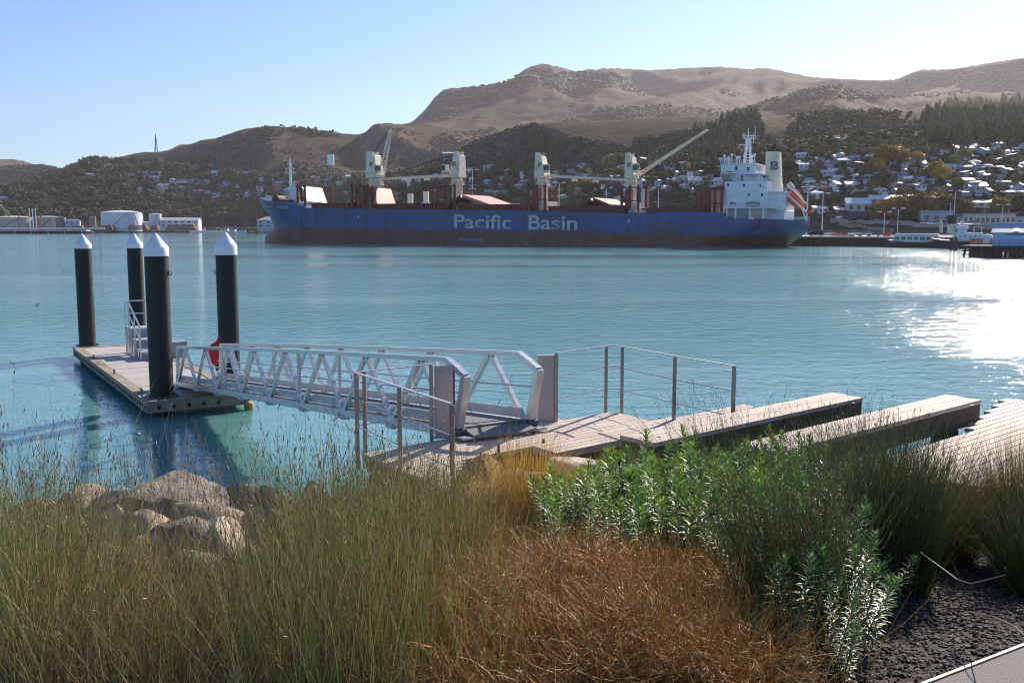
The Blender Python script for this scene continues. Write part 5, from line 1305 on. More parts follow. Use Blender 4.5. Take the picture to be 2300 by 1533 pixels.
# shed, gable end to the left
g = at(2248, 549.5, JZ + .02); L2 = Vector((JD := (g - A_)).to_tuple()); sx0 = JD.dot(jd)
SHD = empty('boat_shed', A_ + jd * sx0 + jn * 1.2 + Vector((0, 0, JZ + .01)), JR, 'pale blue boat shed with blue-grey roof at the right edge', 'shed')
k_ = g.y / F; h1 = (549 - 520) * k_; h2 = (549 - 503) * k_; gw = 7.0; sl = 16
q = MB(); q.extr([(0, 0), (gw, 0), (gw, h1), (gw / 2, h2), (0, h1)], 0, sl); q.v = [(y, x, z) for x, y, z in q.v]; q.build('wall', pbr('pale_blue_boards', (.40, .50, .72), .6, var=.08, scale=.5), SHD)
for sgn in (0, 1):
    q = MB(); y0, y1 = (-.35, gw / 2) if sgn == 0 else (gw + .35, gw / 2)
    vs = [(-.3, y0, h1 - .25), (sl + .3, y0, h1 - .25), (sl + .3, y1, h2 + .05), (-.3, y1, h2 + .05)]; vs += [(a, b_, c + .15) for a, b_, c in vs]
    q.add(vs, [(3, 2, 1, 0), (4, 5, 6, 7), (0, 1, 5, 4), (1, 2, 6, 5), (2, 3, 7, 6), (3, 0, 4, 7)]); q.build('roof', pbr('blue_grey_roof', (.24, .30, .42), .4, var=.1), SHD)
MB().b2(-.35, sl + .3, gw / 2 - .15, gw / 2 + .15, h2 + .1, h2 + .3).build('ridge_cap', TANKW, SHD)
q = MB(); y0, y1 = -.1, gw / 2 - .6; za, zb = h1 - .25 + .25 * (h2 - h1 + .3) / (gw / 2 + .35) + .18, h2 - .1
q.add([(3.2, y0, za), (4.2, y0, za), (4.2, y1, zb - .15), (3.2, y1, zb - .15), (3.2, y0, za + .08), (4.2, y0, za + .08), (4.2, y1, zb - .07), (3.2, y1, zb - .07)], [(3, 2, 1, 0), (4, 5, 6, 7), (0, 1, 5, 4), (1, 2, 6, 5), (2, 3, 7, 6), (3, 0, 4, 7)]); q.build('skylight', pbr('skylight_yellowed', (.55, .55, .42), .4), SHD)
MB().b2(2.2, sl, -.06, .02, h1 * .78, h1 * .86).build('sign_rail', DARK, SHD)
MB().b2(-.06, .0, 1.0, 2.2, 0, 1.9).build('door', ORANGE, SHD)
# white tank, orange fence and clutter on the jetty
k2 = at(2213, 547, JZ); TW = empty('water_tank', k2 + jn * 2, JR, 'pale blue-white square tank beside the boat shed', 'tank')
w2 = 18 / F * k2.y; MB().b2(-w2 / 2, w2 / 2, -1, 1, 0, 20 / F * k2.y).build('tank_body', pbr('blue_white', (.5, .56, .75), .5), TW, bevel=.1); MB().lathe([(.3, 0), (.3, .25)], 10, (0, 0, 20 / F * k2.y)).build('tank_lid', TANKW, TW)
for x0, x1, lab in ((2176, 2203, 'orange mesh fence left of the pale square tank'), (2223, 2247, 'orange mesh fence between tank and boat shed')):
    a, c = at(x0, 548, JZ) + jn, at(x1, 548, JZ) + jn; o = empty('safety_fence', a, JR, lab, 'safety fence', 'orange fences on the jetty'); L = (c - a).length
    for k in range(4): MB().b2(L * k / 3 - .05, L * k / 3 + .05, -.05, .05, 0, 1.2).build('post', STEEL, o)
    MB().b2(0, L, -.01, .01, .15, 1.1).build('mesh_panel', ORANGE, o)
# boats far left and behind the bow
def yacht(px, y, Y, L, lab, mast=True, mat=TANKW):
    P = atY(px, y, Y); P.z = 0; o = empty('moored_boat', P, RNG.uniform(-.5, .5), lab, 'boat', 'small boats moored near the cliff')
    boat_hull(L, L * .3, L * .09, .35, mat, o, .3); MB().b2(-L * .2, L * .15, -L * .09, L * .09, L * .09, L * .19).build('cabin', WHITE, o, bevel=.1)
    MB().b2(-L * .17, L * .1, -L * .095, L * .095, L * .13, L * .165).build('cabin_window', GLS, o)
    if mast: MB().tube([(0, 0, L * .1), (0, 0, L * 1.15)], [.14, .08], 6).build('mast', TANKW, o)
yacht(453, 517, 1080, 26, 'white yacht with the tallest mast below the cliff')
yacht(506, 518, 1050, 22, 'white fishing boat cluster member with stubby mast'.replace(' cluster member', ''), False)
yacht(524, 518, 1000, 18, 'small white launch right of the fishing boat', False)
yacht(546, 519, 900, 14, 'white launch near the end of the dark wharf', False)
yacht(566, 519, 900, 13, 'red and white launch behind the dark wharf end', False, pbr('red_hull', (.45, .05, .04), .5))
for px, Y in ((495, 1060), (515, 1060)):
    pass
# ships' cranes and ferry funnels glimpsed between the hatches, from a vessel on the far side of the wharf
def farcrane(px, y0, y1, Y, lab, jib):
    a, t = atY(px, y1, Y), atY(px, y0, Y); o = empty('harbour_derrick', (a.x, Y, 2.9), 0, lab, 'derrick', 'cream derricks beyond the wharf')
    h = t.z - 2.9; MB().b2(-1.6, 1.6, -1.6, 1.6, 0, h * .75).build('derrick_house', CREAM, o, bevel=.15); MB().b2(-1.0, 1.0, -1.2, 1.2, h * .75, h).build('derrick_head', CREAM, o, bevel=.1)
    MB().bar((1.2, -1, h * .2), (1.2 + jib[0], -1, h * .2 + jib[1]), .35).build('derrick_jib', WHITE, o)
farcrane(922, 435, 470, 380, 'small cream derrick beyond the wharf, left one', (4, 7)); farcrane(957, 430, 470, 380, 'small cream derrick beyond the wharf, right one', (-4, 7))
for px, y0, lab in ((1158, 448, 'dark-topped white funnel between second and third cranes'), (1512, 458, 'dark-topped white funnel between fourth crane and bridge')):
    Y = 360; t = atY(px, y0, Y); o = empty('ferry_funnel', (t.x, Y, 2.9), 0, lab, 'funnel', 'white funnels beyond the wharf'); h = t.z - 2.9
    MB().b2(-1.6, 1.6, -1, 1, 0, h - 1.4).build('funnel_body', WHITE, o, bevel=.2); MB().b2(-1.55, 1.55, -.95, .95, h - 1.4, h).build('funnel_cap', BLACK, o, bevel=.2)
# ------------------------------------------------------------------ floating pontoon, piles, gangway, viewing deck
ALU = pbr('brushed_aluminium', (.62, .63, .65), .38, .75, var=.08, scale=3, stretch=(1, 1, 1))
ALUP = pbr('weathered_aluminium', (.50, .52, .54), .5, .35, var=.12, scale=2)
SST = pbr('stainless_panel', (.46, .43, .41), .4, .35, var=.06, scale=3)
PZ = .5
NLc, NRc, FLc = at(328, 902, PZ), at(571, 885, PZ), at(163, 780, PZ)
pu = (FLc - NLc); PLn = pu.length; pu.normalize(); pv = Vector((pu.y, -pu.x, 0)); PW = (NRc - NLc).dot(pv); 
PRZ = math.atan2(pu.y, pu.x)     # local x along the pontoon away from us, local y to the left (so -y is to the right)
PT = empty('pontoon', NLc - Vector((0, 0, PZ)), PRZ, 'floating concrete pontoon with pale deck and holed timber walers', 'pontoon')
m, nt, b = newmat('pontoon_deck'); oc = objco(nt)
b.inputs['Roughness'].default_value = .8
f1 = noise(nt, oc, 1.2, 6, .7); cc = ramp(nt, f1, [(.3, (.38, .34, .31)), (.7, (.52, .48, .45))])
wv = nt.nodes.new('ShaderNodeTexWave'); wv.inputs['Scale'].default_value = 9; wv.bands_direction = 'Y'; nt.links.new(oc, wv.inputs['Vector'])
cc = mixc(nt, mth(nt, 'MULTIPLY', wv.outputs['Fac'], .12), cc, (.25, .22, .2)); nt.links.new(cc, b.inputs['Base Color']); PDECK = m
TIMB = pbr('waler_timber', (.33, .27, .20), .8, var=.3, scale=2, stretch=(.4, 3, 3), dirt=(.12, .10, .07), dirt_amt=.7)
ww = .34
MB().b2(ww, PLn - ww, -PW + ww, -ww, PZ - .25, PZ - .02).build('deck', PDECK, PT)
for y0, y1 in ((-ww, 0), (-PW, -PW + ww)): MB().b2(0, PLn, y0, y1, PZ - .06, PZ).build('edge_plank', TIMB, PT)
for x0, x1 in ((0, ww), (PLn - ww, PLn)): MB().b2(x0, x1, -PW + ww, -ww, PZ - .06, PZ - .003).build('edge_plank', TIMB, PT)
for y0, y1 in ((-.16, -.02), (-PW + .02, -PW + .16)): MB().b2(0, PLn, y0, y1, PZ - .34, PZ - .065).build('waler', TIMB, PT)
for x0, x1 in ((.02, .16),): MB().b2(x0, x1, -PW + .16, -.16, PZ - .34, PZ - .065).build('waler', TIMB, PT)
q = MB()
for k in range(int(PLn / .38)): q.tube([(.2 + k * .38, -.04, PZ - .2), (.2 + k * .38, 0, PZ - .2)], .055, 8)
for k in range(int((PW - .5) / .42)): q.tube([(.04, -.35 - k * .42, PZ - .2), (0, -.35 - k * .42, PZ - .2)], .055, 8)
o = q.build('bolt_holes', BLACK, PT); o['kind'] = 'stuff'
FLT = pbr('float_concrete', (.16, .17, .17), .8, var=.3, scale=1, dirt=(.04, .05, .04), dirt_amt=.8)
for k in range(4):
    x = .5 + k * 3.8; MB().b2(x, x + 2.8, -PW + .3, -.3, -.5, PZ - .34).build('float', FLT if k else pbr('float_grey', (.24, .26, .28), .7), PT, bevel=.06)
for k in (1, 2.5, 4):
    MB().b2(PLn * k / 5 - .01, PLn * k / 5 + .01, -PW + ww, -ww, PZ - .02, PZ - .012).build('deck_joint', STEEL, PT)
def cleat(x, y):
    q = MB(); q.bar((x - .12, y, PZ + .13), (x + .12, y, PZ + .13), .035); q.bar((x - .05, y, PZ), (x - .05, y, PZ + .13), .03); q.bar((x + .05, y, PZ), (x + .05, y, PZ + .13), .03); q.build('cleat', STEEL, PT)
for x in (1.6, 6.2, 10.6): cleat(x, -.18); cleat(x + .3, -PW + .18)
# round black piles with white caps
PBLK = pbr('black_pile_sleeve', (.012, .0075, .006), .55, var=.3, scale=1.0, stretch=(1, 1, .3), dirt=(.022, .014, .012), dirt_amt=.5)
CAPW = pbr('white_pile_cap', (.80, .78, .80), .45, var=.03)
piles = [(364, 890, .333, 523, 575, 549, 'nearest black pile at the near corner of the pontoon'), (517, 848, .335, 521, 572, 547, 'black pile beside the red lifebuoy case'), (197, 776, .33, 525, 558, 543, 'leftmost black pile at the far corner of the pontoon'), (311, 757, .33, 524, 557, 542, 'black pile behind the boarding steps')]
for px, pyb, r, yt, yc, ys, lab in piles:
    P = at(px, pyb, PZ); P.z = 0
    o = empty('mooring_pile', P, RNG.uniform(0, 3), lab, 'pile', 'four white-capped pontoon piles')
    zt = atY(px, yt, P.y).z; zc = atY(px, yc, P.y).z; zs = zt - .42 * (1 if P.y < 36 else 1.05)
    q = MB(); q.lathe([(r, -1.5), (r, zc)], 40); q.build('sleeve', PBLK, o, smooth=True)
    q = MB(); q.lathe([(r + .02, zc), (r + .02, zs - .0), (r + .005, zs + .02), (.02, zt)], 40); q.build('cap', CAPW, o, smooth=True)
    q = MB(); 
    for k in range(24):
        a = k / 24 * 2 * math.pi; b_ = (k + 1) / 24 * 2 * math.pi
        q.bar((.44 * math.cos(a), .44 * math.sin(a), PZ + .03), (.44 * math.cos(b_), .44 * math.sin(b_), PZ + .03), .05, .06)
    q.build('pile_guide', STEEL, o)
for px, py, side, pi_ in ((383, 613, 1, 0), (489, 611, -1, 1)):
    P = at(piles[pi_][0], piles[pi_][1], PZ); p = atY(px, py, P.y); q = MB()
    c = Vector((P.x + side * .38, P.y, p.z)); 
    for k in range(12):
        a = k / 12 * 2 * math.pi; b_ = (k + 1) / 12 * 2 * math.pi
        q.bar(c + Vector((.055 * math.cos(a), 0, .055 * math.sin(a))), c + Vector((.055 * math.cos(b_), 0, .055 * math.sin(b_))), .022)
    q.bar(c + Vector((-side * .06, 0, 0)), c + Vector((-side * .02, 0, 0)), .05)
    tag(q.build('mooring_ring', STEEL), 'small steel ring on the ' + ('nearest black pile' if pi_ == 0 else 'pile beside the red lifebuoy case'), 'ring', 'mooring rings')
# lifebuoy case on the pile
P = at(517, 848, PZ); zt = atY(485, 752, P.y).z; zb = atY(485, 822, P.y).z; RED = pbr('red_plastic', (.55, .02, .015), .35, var=.06)
o = empty('lifebuoy_case', (P.x - .33, P.y - .12, 0), 0, 'red plastic lifebuoy case strapped to the black pile', 'lifebuoy case')
q = MB(); zm = (zb + zt - .2) / 2; hh = (zt - .2 - zb) / 2
q.lathe([(0.02, -.13), (.30, -.12), (.36, -.06), (.38, 0), (.36, .06), (.30, .12), (.02, .13)], 28); q.v = [(-z if False else x * .95, z, y * hh / .38 + zm) for x, y, z in q.v]
q.build('case_body', RED, o, smooth=True)
q = MB(); q.extr([(-.1, zt - .3), (.22, zt - .3), (.22, zt), (.05, zt)], -.07, .07); q.build('hanging_lug', RED, o, bevel=.02)
MB().b2(-.06, .06, -.14, .14, zb - .12, zb + .05).build('latch', RED, o)
# boarding steps with a handrail
q0 = at(285, 790, PZ); 
def ploc(v): d = v - (NLc); return (d.dot(pu), d.dot(Vector((-pu.y, pu.x, 0))))
xf, yf = ploc(q0)
ST = empty('boarding_steps', PT.location + pu * xf + Vector((-pu.y, pu.x, 0)) * yf + Vector((0, 0, PZ)), PRZ, 'aluminium three-step boarding stairs with handrail on the pontoon', 'steps')
def ab_(pa, x, y, d=0): return None
kst = q0.y / F
W_ = min(1.3, (PW + yf) - .1)
# local x negative comes toward us, local y negative to the right
hs = (1.02, .66, .30); run = .95
for k, h in enumerate(hs):
    x1 = -run * k; x0 = x1 - run
    MB().b2(x0, x1, -W_, 0, h - .05, h).build('tread', ALUP, ST)
    MB().b2(x0 - .0, x0 + .03, -W_ + .03, -.03, h - .34, h - .055).build('riser', pbr('grey_riser', (.30, .31, .32), .5), ST)
    for xx in (x0 + .06, (x0 + x1) / 2, x1 - .06):
        for yy in (-.03, -W_ + .03): MB().bar((xx, yy, 0), (xx, yy, h - .055), .05).build('leg', ALU, ST)
MB().bar((-3 * run, -.03, .03), (0, -.03, .03), .05).build('base_rail', ALU, ST)
q = MB(); top = 2.02
pts = [(0, 0, top), (-.75, 0, top), (-.75 - 2.1, 0, .3 + .95)]
for a, c in zip(pts[:-1], pts[1:]): q.bar(a, c, .05)
q.bar(pts[0], (0, -W_, top), .05)
pts2 = [(0, 0, top - .5), (-.75, 0, top - .5), (-.75 - 2.1, 0, .3 + .45)]
for a, c in zip(pts2[:-1], pts2[1:]): q.bar(a, c, .04)
q.bar(pts2[0], (0, -W_, top - .5), .04)
for x, z in ((0, top), (-.75, top), (-1.8, 1.64), (-2.8, 1.27)): q.bar((x, 0, 0), (x, 0, z), .05)
q.bar((0, -W_, 1), (0, -W_, top), .05)
q.build('handrail', ALU, ST)
P = at(398, 800, PZ); MB(); tag(MB().box((P.x, P.y, PZ + .3), (.8, .6, .6), Matrix.Rotation(PRZ, 3, 'Z')).build('grey_locker', pbr('grey_locker_paint', (.28, .3, .31), .5), bevel=.02), 'grey deck locker at the foot of the boarding steps', 'locker')
# gull on the water
g0 = at(85, 687, 0); q = MB(); q.tube([g0 + Vector((-.22, 0, .1)), g0 + Vector((-.1, 0, .09)), g0 + Vector((.05, 0, .1)), g0 + Vector((.15, 0, .17)), g0 + Vector((.2, 0, .27)), g0 + Vector((.27, 0, .26))], [.02, .08, .1, .06, .05, .015], 10)
tag(q.build('seagull', TANKW, smooth=True), 'small white gull floating on the water at the left', 'bird')

# ---- gangway
GZ0, GZ1 = 2.28, .62
gA = at(1030, 972, GZ0); gA2 = at(1180, 948, GZ0)
gE = at(398, 861, GZ1)
gd = Vector((gE.x - gA.x, gE.y - gA.y, 0)); GL = gd.length; gd.normalize(); gr_ = Vector((gd.y, -gd.x, 0)); GW = (gA2 - gA).dot(gr_)
GW = max(1.15, min(1.45, GW))
GG = empty('gangway', (gA.x, gA.y, 0), math.atan2(gd.y, gd.x), 'aluminium truss gangway running from the timber deck down to the pontoon', 'gangway')
def gz(x): return GZ0 + (GZ1 - GZ0) * x / GL
def gp(x, y, h): return (x, -y, gz(x) + h)
H = 1.13
for side, y in (('near', 0), ('far', GW)):
    MB().bar(gp(0, y, 0), gp(GL, y, 0), .09, .14).build('bottom_chord', ALU, GG)
    pt = [gp(-.24, y, .88), gp(.35, y, H)] + [gp(.35 + (GL - .6) * k / 12, y, H + .03 * math.sin(math.pi * k / 12)) for k in range(1, 13)]
    for a, c in zip(pt[:-1], pt[1:]): pass
    q = MB()
    for a, c in zip(pt[1:-1], pt[2:]): q.bar(a, c, .10, .075)
    q.build('top_chord', ALU, GG)
    MB().bar(pt[0], pt[1], .10, .09).build('top_chord_end', ALU, GG); MB().bar(gp(.02, y, 0), gp(-.24, y, .9), .11, .13).build('end_post', ALU, GG)
    MB().bar(pt[-1], gp(GL - .05, y, 0), .09).build('end_post', ALU, GG)
    for k in range(8):
        ax = 1.25 + 2.2 * k
        for bx in (ax - 1.08, ax + 1.08):
            if 0 < bx < GL: MB().bar(gp(ax + (.05 if bx > ax else -.05), y, H - .04), gp(bx, y, .04), .07, .085).build('diagonal', ALU, GG)
        bx = ax + 1.1
        if bx < GL: MB().box(gp(bx, y, -.07), (.28, .16, .07)).build('node_plate', ALUP, GG)
    for vx in (12.6, 7.0 + (1.0 if y else 0)): MB().bar(gp(vx, y, 0), gp(vx, y, H), .06, .07).build('vertical', ALU, GG)
    for hh in (.62,): MB().tube([gp(-.1, y + (.06 if y == 0 else -.06), hh), gp(GL, y + (.06 if y == 0 else -.06), hh)], .017, 6).build('mid_rail', ALU, GG)
    MB().bar(gp(.1, y + (.09 if y == 0 else -.09), .18), gp(GL - .1, y + (.09 if y == 0 else -.09), .18), .02, .16).build('kick_plate', ALUP, GG)
for k in range(9): 
    x = .15 + k * 2.2
    if x < GL: MB().bar(gp(x, 0, -.03), gp(x, GW, -.03), .08).build('cross_beam', ALU, GG)
MB().bar(gp(.02, GW / 2, .06), gp(GL, GW / 2, .06), GW - .2, .04).build('walkway', pbr('dark_grating', (.15, .14, .14), .7, var=.2, scale=3), GG)
MB().bar(gp(.0, GW / 2, .04), gp(-.38, GW / 2, -.06), GW - .2, .02).build('hinge_flap', pbr('dark_grating', (.15, .14, .14), .7), GG)
for y in (0, GW):
    MB().box((-.12, -y, GZ0 - .035), (.42, .2, .03)).build('foot_plate', ALU, GG); MB().tube([(-.05, -y - .09, GZ0 + .03), (-.05, -y + .09, GZ0 + .03)], .06, 10).build('hinge_pin', STEEL, GG)
MB().bar(gp(GL, GW / 2, .03), (GL + .8, -GW / 2, PZ + .03), GW - .2, .03).build('landing_flap', ALUP, GG)
MB().bar((GL - .2, .05, PZ + .04), (GL - .2, -GW - .05, PZ + .04), .1).build('roller', STEEL, GG)
# hanging orange tyre fender by the pontoon
fp = PT.location + pu * .1 + pv * (PW - .25); 
YW = pbr('yellow_weed', (.45, .30, .06), .6, var=.3)
tag(MB().lathe([(.05, -.16), (.13, -.1), (.15, 0), (.13, .1), (.05, .16)], 12, (fp.x + .2, fp.y, .1)).build('mooring_buoy', YW, smooth=True), 'small yellow buoy under the near corner of the pontoon', 'buoy')

# ---- timber viewing deck in staggered strips
m, nt, b = newmat('silvered_timber'); oc = objco(nt, (.55, 9, 2)); b.inputs['Roughness'].default_value = .75
g1 = noise(nt, oc, 2.2, 8, .7, .35)
cc = ramp(nt, g1, [(.28, (.26, .20, .15)), (.5, (.50, .41, .33)), (.72, (.68, .58, .49))])
bl = noise(nt, objco(nt), .9, 5, .6); cc = mixc(nt, mth(nt, 'MULTIPLY', ramp(nt, bl, [(.45, 0.0), (.7, 1.0)]), .35), cc, (.74, .64, .53))
nt.links.new(cc, b.inputs['Base Color']); bump(nt, b, g1, .5, .004); b.inputs['Specular IOR Level'].default_value = .3
TMB = m
TMBD = pbr('dark_beam_side', (.10, .07, .05), .85, var=.35, scale=1.5, stretch=(.3, 4, 4), dirt=(.2, .15, .12), dirt_amt=.3)
DA = R(41); du = Vector((math.cos(DA), math.sin(DA), 0)); dv = Vector((math.sin(DA), -math.cos(DA), 0))
DZ = 2.2
def uv(p): return (p.x * du.x + p.y * du.y, p.x * dv.x + p.y * dv.y)
def strips(poly_px, z, pw, parent, name='deck_board', th=.05, gap=.006):
    P = [uv(at(x, y, z)) for x, y in poly_px]; vs = [p[1] for p in P]; v0, v1 = min(vs), max(vs); n = max(1, round((v1 - v0) / pw)); pw = (v1 - v0) / n
    q = MB()
    for k in range(n):
        a, c = v0 + k * pw + gap, v0 + (k + 1) * pw - gap; mid = (a + c) / 2; xs = []
        for i in range(len(P)):
            p, r = P[i], P[(i + 1) % len(P)]
            if (p[1] - mid) * (r[1] - mid) < 0: xs.append(p[0] + (r[0] - p[0]) * (mid - p[1]) / (r[1] - p[1]))
        xs.sort()
        for i in range(0, len(xs) - 1, 2): q.b2(xs[i], xs[i + 1], -c, -a, z - th, z)
    return q.build(name, TMB, parent, bevel=.004)
def frame(name, lab, cat='deck', group=None):
    o = empty(name, (0, 0, 0), DA, lab, cat, group); return o
DK = frame('viewing_deck', 'weathered timber viewing deck with staggered ends above the water')
mainp = [(815, 1018), (1203, 949), (1385, 925), (1462, 945), (1505, 935), (1528, 942), (1225, 1004), (1195, 1000), (1042, 1034), (1020, 1106)]
strips(mainp, DZ, .14, DK)
# strip of heavy boards in front, stepping out
strips([(1195, 1000), (1250, 1017), (1700, 915), (1674, 907)], DZ + .12, .14, DK, 'step_board', .1)
def sidebox(pts, z0, z1, name, parent, mat=TMBD, inset=.02):
    P = [uv(at(x, y, z1)) for x, y in pts]; q = MB(); c = (sum(p[0] for p in P) / len(P), sum(p[1] for p in P) / len(P))
    poly = [(p[0] + (c[0] - p[0]) * inset, -(p[1] + (c[1] - p[1]) * inset)) for p in P]
    q.prism(poly, z0, z1); return q.build(name, mat, parent)
sidebox([(815, 1018), (1203, 949), (1385, 925), (1462, 945), (1225, 1000), (1042, 1034), (1020, 1106)], DZ - .32, DZ - .055, 'bearer_frame', DK)
sidebox([(1195, 1000), (1250, 1017), (1700, 915), (1674, 907)], DZ - .38, DZ + .015, 'step_beam', DK)
for u_, v_ in [uv(at(x, y, DZ)) for x, y in ((850, 1020), (1010, 1080), (1190, 965), (1370, 935), (1060, 1020), (1250, 990), (1480, 950))]:
    MB().tube([(u_, -v_, -1.5), (u_, -v_, DZ - .3)], .14, 12).build('support_pile', TMBD, DK)
# bolts
q = MB()
for x, y in ((1220, 1004), (1275, 1003), (1480, 938), (1330, 984), (1120, 1015), (1300, 945), (1160, 968), (1335, 952), (1252, 970)):
    p = uv(at(x, y, DZ)); q.tube([(p[0], -p[1], DZ - .01), (p[0], -p[1], DZ + (.125 if y > 1000 else .006))], .022, 10)
o = q.build('bolt_heads', STEEL, DK); o['kind'] = 'stuff'
def beam(name, px, z, dep, lab):
    o = frame(name, lab, 'bench', 'heavy timber bench beams')
    strips(px, z, .28, o, 'top_board', .06, .004)
    sidebox(px, z - dep, z - .062, 'beam_body', o, TMBD, .004)
    for k, (i, j) in enumerate(((0, 1), (2, 3))):
        a, c = uv(at(*px[i], z)), uv(at(*px[j], z)); m_ = ((a[0] + c[0]) / 2 + (.55 if k == 0 else -.55), (a[1] + c[1]) / 2)
        MB().b2(m_[0] - .12, m_[0] + .12, -m_[1] - .15, -m_[1] + .15, -.6, z - dep).build('beam_post', TMBD, o)
    for (x, y) in ((px[0][0] + 45, px[0][1] - 5), (px[1][0] + 15, px[1][1] - 12), (px[2][0] - 20, px[2][1] + 12)):
        p = uv(at(x, y, z)); MB().tube([(p[0], -p[1], z - .01), (p[0], -p[1], z + .006)], .024, 12).build('bolt', STEEL, o)
beam('timber_beam', [(1395, 977), (1465, 993), (1937, 893), (1870, 880)], 2.75, .42, 'long bleached timber bench beam nearest the railing')
beam('timber_beam', [(1663, 995), (1738, 1013), (2203, 898), (2125, 885)], 2.85, .42, 'bleached timber bench beam between the other beam and the boardwalk')
D2 = frame('boardwalk', 'wide bleached timber boardwalk at the right edge behind the rushes')
EZ = 2.5
strips([(1985, 1023), (2192, 968), (2170, 962), (2258, 894), (2420, 905), (2800, 1100), (2600, 1230), (2300, 1210), (2120, 1150)], EZ, .14, D2)
sidebox([(1990, 1023), (2192, 970), (2258, 897), (2420, 907), (2790, 1100), (2590, 1225), (2300, 1205), (2125, 1146)], EZ - .4, EZ - .055, 'bearer_frame', D2)
# ---- stainless bollard boxes and cable railings
def box_post(px0, px1, yt, yb, lab):
    P = at((px0 + px1) / 2, yb, DZ); w = (px1 - px0) / F * P.y; h = atY(px0, yt, P.y).z - DZ
    o = empty('gate_post', P + Vector((0, .07, 0)), R(12), lab, 'post', 'broad stainless gate posts')
    MB().b2(-w / 2, w / 2, -.06, .06, 0, h).build('post_body', SST, o, bevel=.008)
    MB().b2(-w / 2 - .03, w / 2 + .03, -.09, .09, 0, .012).build('base_plate', SST, o)
    MB().b2(w / 2 + .001, w / 2 + .02, -.065, .065, 0, h - .01).build('edge_seal', BLACK, o)
    return o
box_post(1206, 1246, 798, 947, 'broad stainless post right of the gangway end')
box_post(976, 1018, 821, 984, 'broad stainless post left of the gangway end')
RS = pbr('bronze_grey_steel', (.34, .31, .29), .4, .7, var=.1, scale=3)
def railing(name, lab, tops, posts_, ztop, mats=RS):
    o = empty(name, (0, 0, 0), 0, lab, 'railing', 'cable railings of the viewing deck')
    P = [at(x, y, ztop) for x, y in tops]
    for a, c in zip(P[:-1], P[1:]): MB().bar(a, c, .05, .012).build('top_rail', SST, o)
    for hh in (.385, .77):
        q = MB(); q.tube([p - Vector((0, 0, hh)) for p in P], .008, 6); q.build('cable_rail', SST, o)
    for x, y in posts_:
        t = at(x, y, ztop); MB().bar(t - Vector((0, 0, .012)), (t.x, t.y, DZ - .25), .055, .012 if False else .05).build('post', mats, o)
ZT = DZ + 1.15
railing('railing', 'steel railing with cables at the right end of the viewing deck', [(1250, 792), (1362, 776), (1383, 775), (1398, 777), (1516, 799), (1650, 821)], [(1250, 792), (1362, 777), (1398, 778), (1516, 800), (1649, 821)], ZT)
railing('railing', 'steel railing with cables around the left corner of the deck', [(972, 817), (815, 834), (797, 836), (897, 868), (1014, 906)], [(968, 818), (818, 834), (800, 837), (897, 869), (1015, 907)], ZT)
# ------------------------------------------------------------------ the near bank: ground, gravel, path, rocks
def G(X, Y):
    X = np.asarray(X, float); Y = np.asarray(Y, float)
    sh = 1.6 * np.clip((-X - .5) / 3, 0, 1)
    y = Y - sh * np.clip((Y - 5) / 5, 0, 1)
    y = y - 1.9 * np.clip((X - .9) / 1.2, 0, 1) * np.clip((Y - 7) / 3.5, 0, 1)
    z = np.interp(y, [-10, 3.5, 7.5, 10, 12.2, 14, 17, 40], [3.72, 3.72, 2.95, 2.15, 1.25, .5, -1.0, -3])
    zl = np.interp(Y, [-10, 3.5, 5.5, 7.5, 9.5, 12, 14.5, 17, 20, 40], [3.72, 3.72, 3.3, 2.6, 1.65, .9, .35, -.4, -1.2, -3]); k = np.clip((-X - .4) / 1.6, 0, 1)
    z = z * (1 - k) + zl * k
    return z + .05 * fbm(X * 1.3, Y * 1.3, 70, 4)
gx, gy = np.meshgrid(np.linspace(-14, 16, 220), np.linspace(-4, 20, 190))
gz_ = G(gx, gy); n1, n2 = gx.shape; ii = np.arange(n1 * n2).reshape(n1, n2)
gf = np.stack([ii[:-1, :-1], ii[:-1, 1:], ii[1:, 1:], ii[1:, :-1]], -1).reshape(-1, 4)
m, nt, b = newmat('bank_soil'); b.inputs['Roughness'].default_value = .95; oc = objco(nt, (1, 1, 1), True)
cc = ramp(nt, noise(nt, oc, 6, 8, .7), [(.3, (.02, .016, .013)), (.7, (.07, .052, .04))]); nt.links.new(cc, b.inputs['Base Color']); bump(nt, b, noise(nt, oc, 25, 6, .7), 1, .03)
tag(np_obj('ground', np_mesh('ground', np.stack([gx, gy, gz_], -1).reshape(-1, 3), gf, m)), 'dark soil bank sloping down to the water', 'ground', kind='structure')
def gz1(x, y): return float(G(x, y))
def gat(px, py):   # pixel -> bank surface
    d = ray(px, py); t = 2.0
    while t < 40:
        p = Vector((0, 0, EYE)) + d * t
        if p.z < gz1(p.x, p.y): return Vector((p.x, p.y, gz1(p.x, p.y)))
        t += .05
    return None
p0, p1 = at(2095, 1541, 3.76), at(2310, 1457, 3.76); pd = (p1 - p0).normalized(); pn_ = Vector((pd.y, -pd.x, 0))
PATH = MB(); A0 = p0 - pd * 6; A1 = p1 + pd * 8
m, nt, b = newmat('asphalt_path'); oc = objco(nt, (1, 1, 1), True); b.inputs['Roughness'].default_value = .85
cc = ramp(nt, noise(nt, oc, 120, 3, .6), [(.35, (.10, .09, .085)), (.65, (.21, .19, .18))]); nt.links.new(cc, b.inputs['Base Color']); bump(nt, b, noise(nt, oc, 150, 3), .6, .004)
q = MB(); q.prism([(A0.x, A0.y), (A1.x, A1.y), ((A1 + pn_ * 4).x, (A1 + pn_ * 4).y), ((A0 + pn_ * 4).x, (A0 + pn_ * 4).y)], 3.6, 3.775)
tag(q.build('path', m), 'grey chip-sealed path at the bottom right corner', 'path', kind='structure')
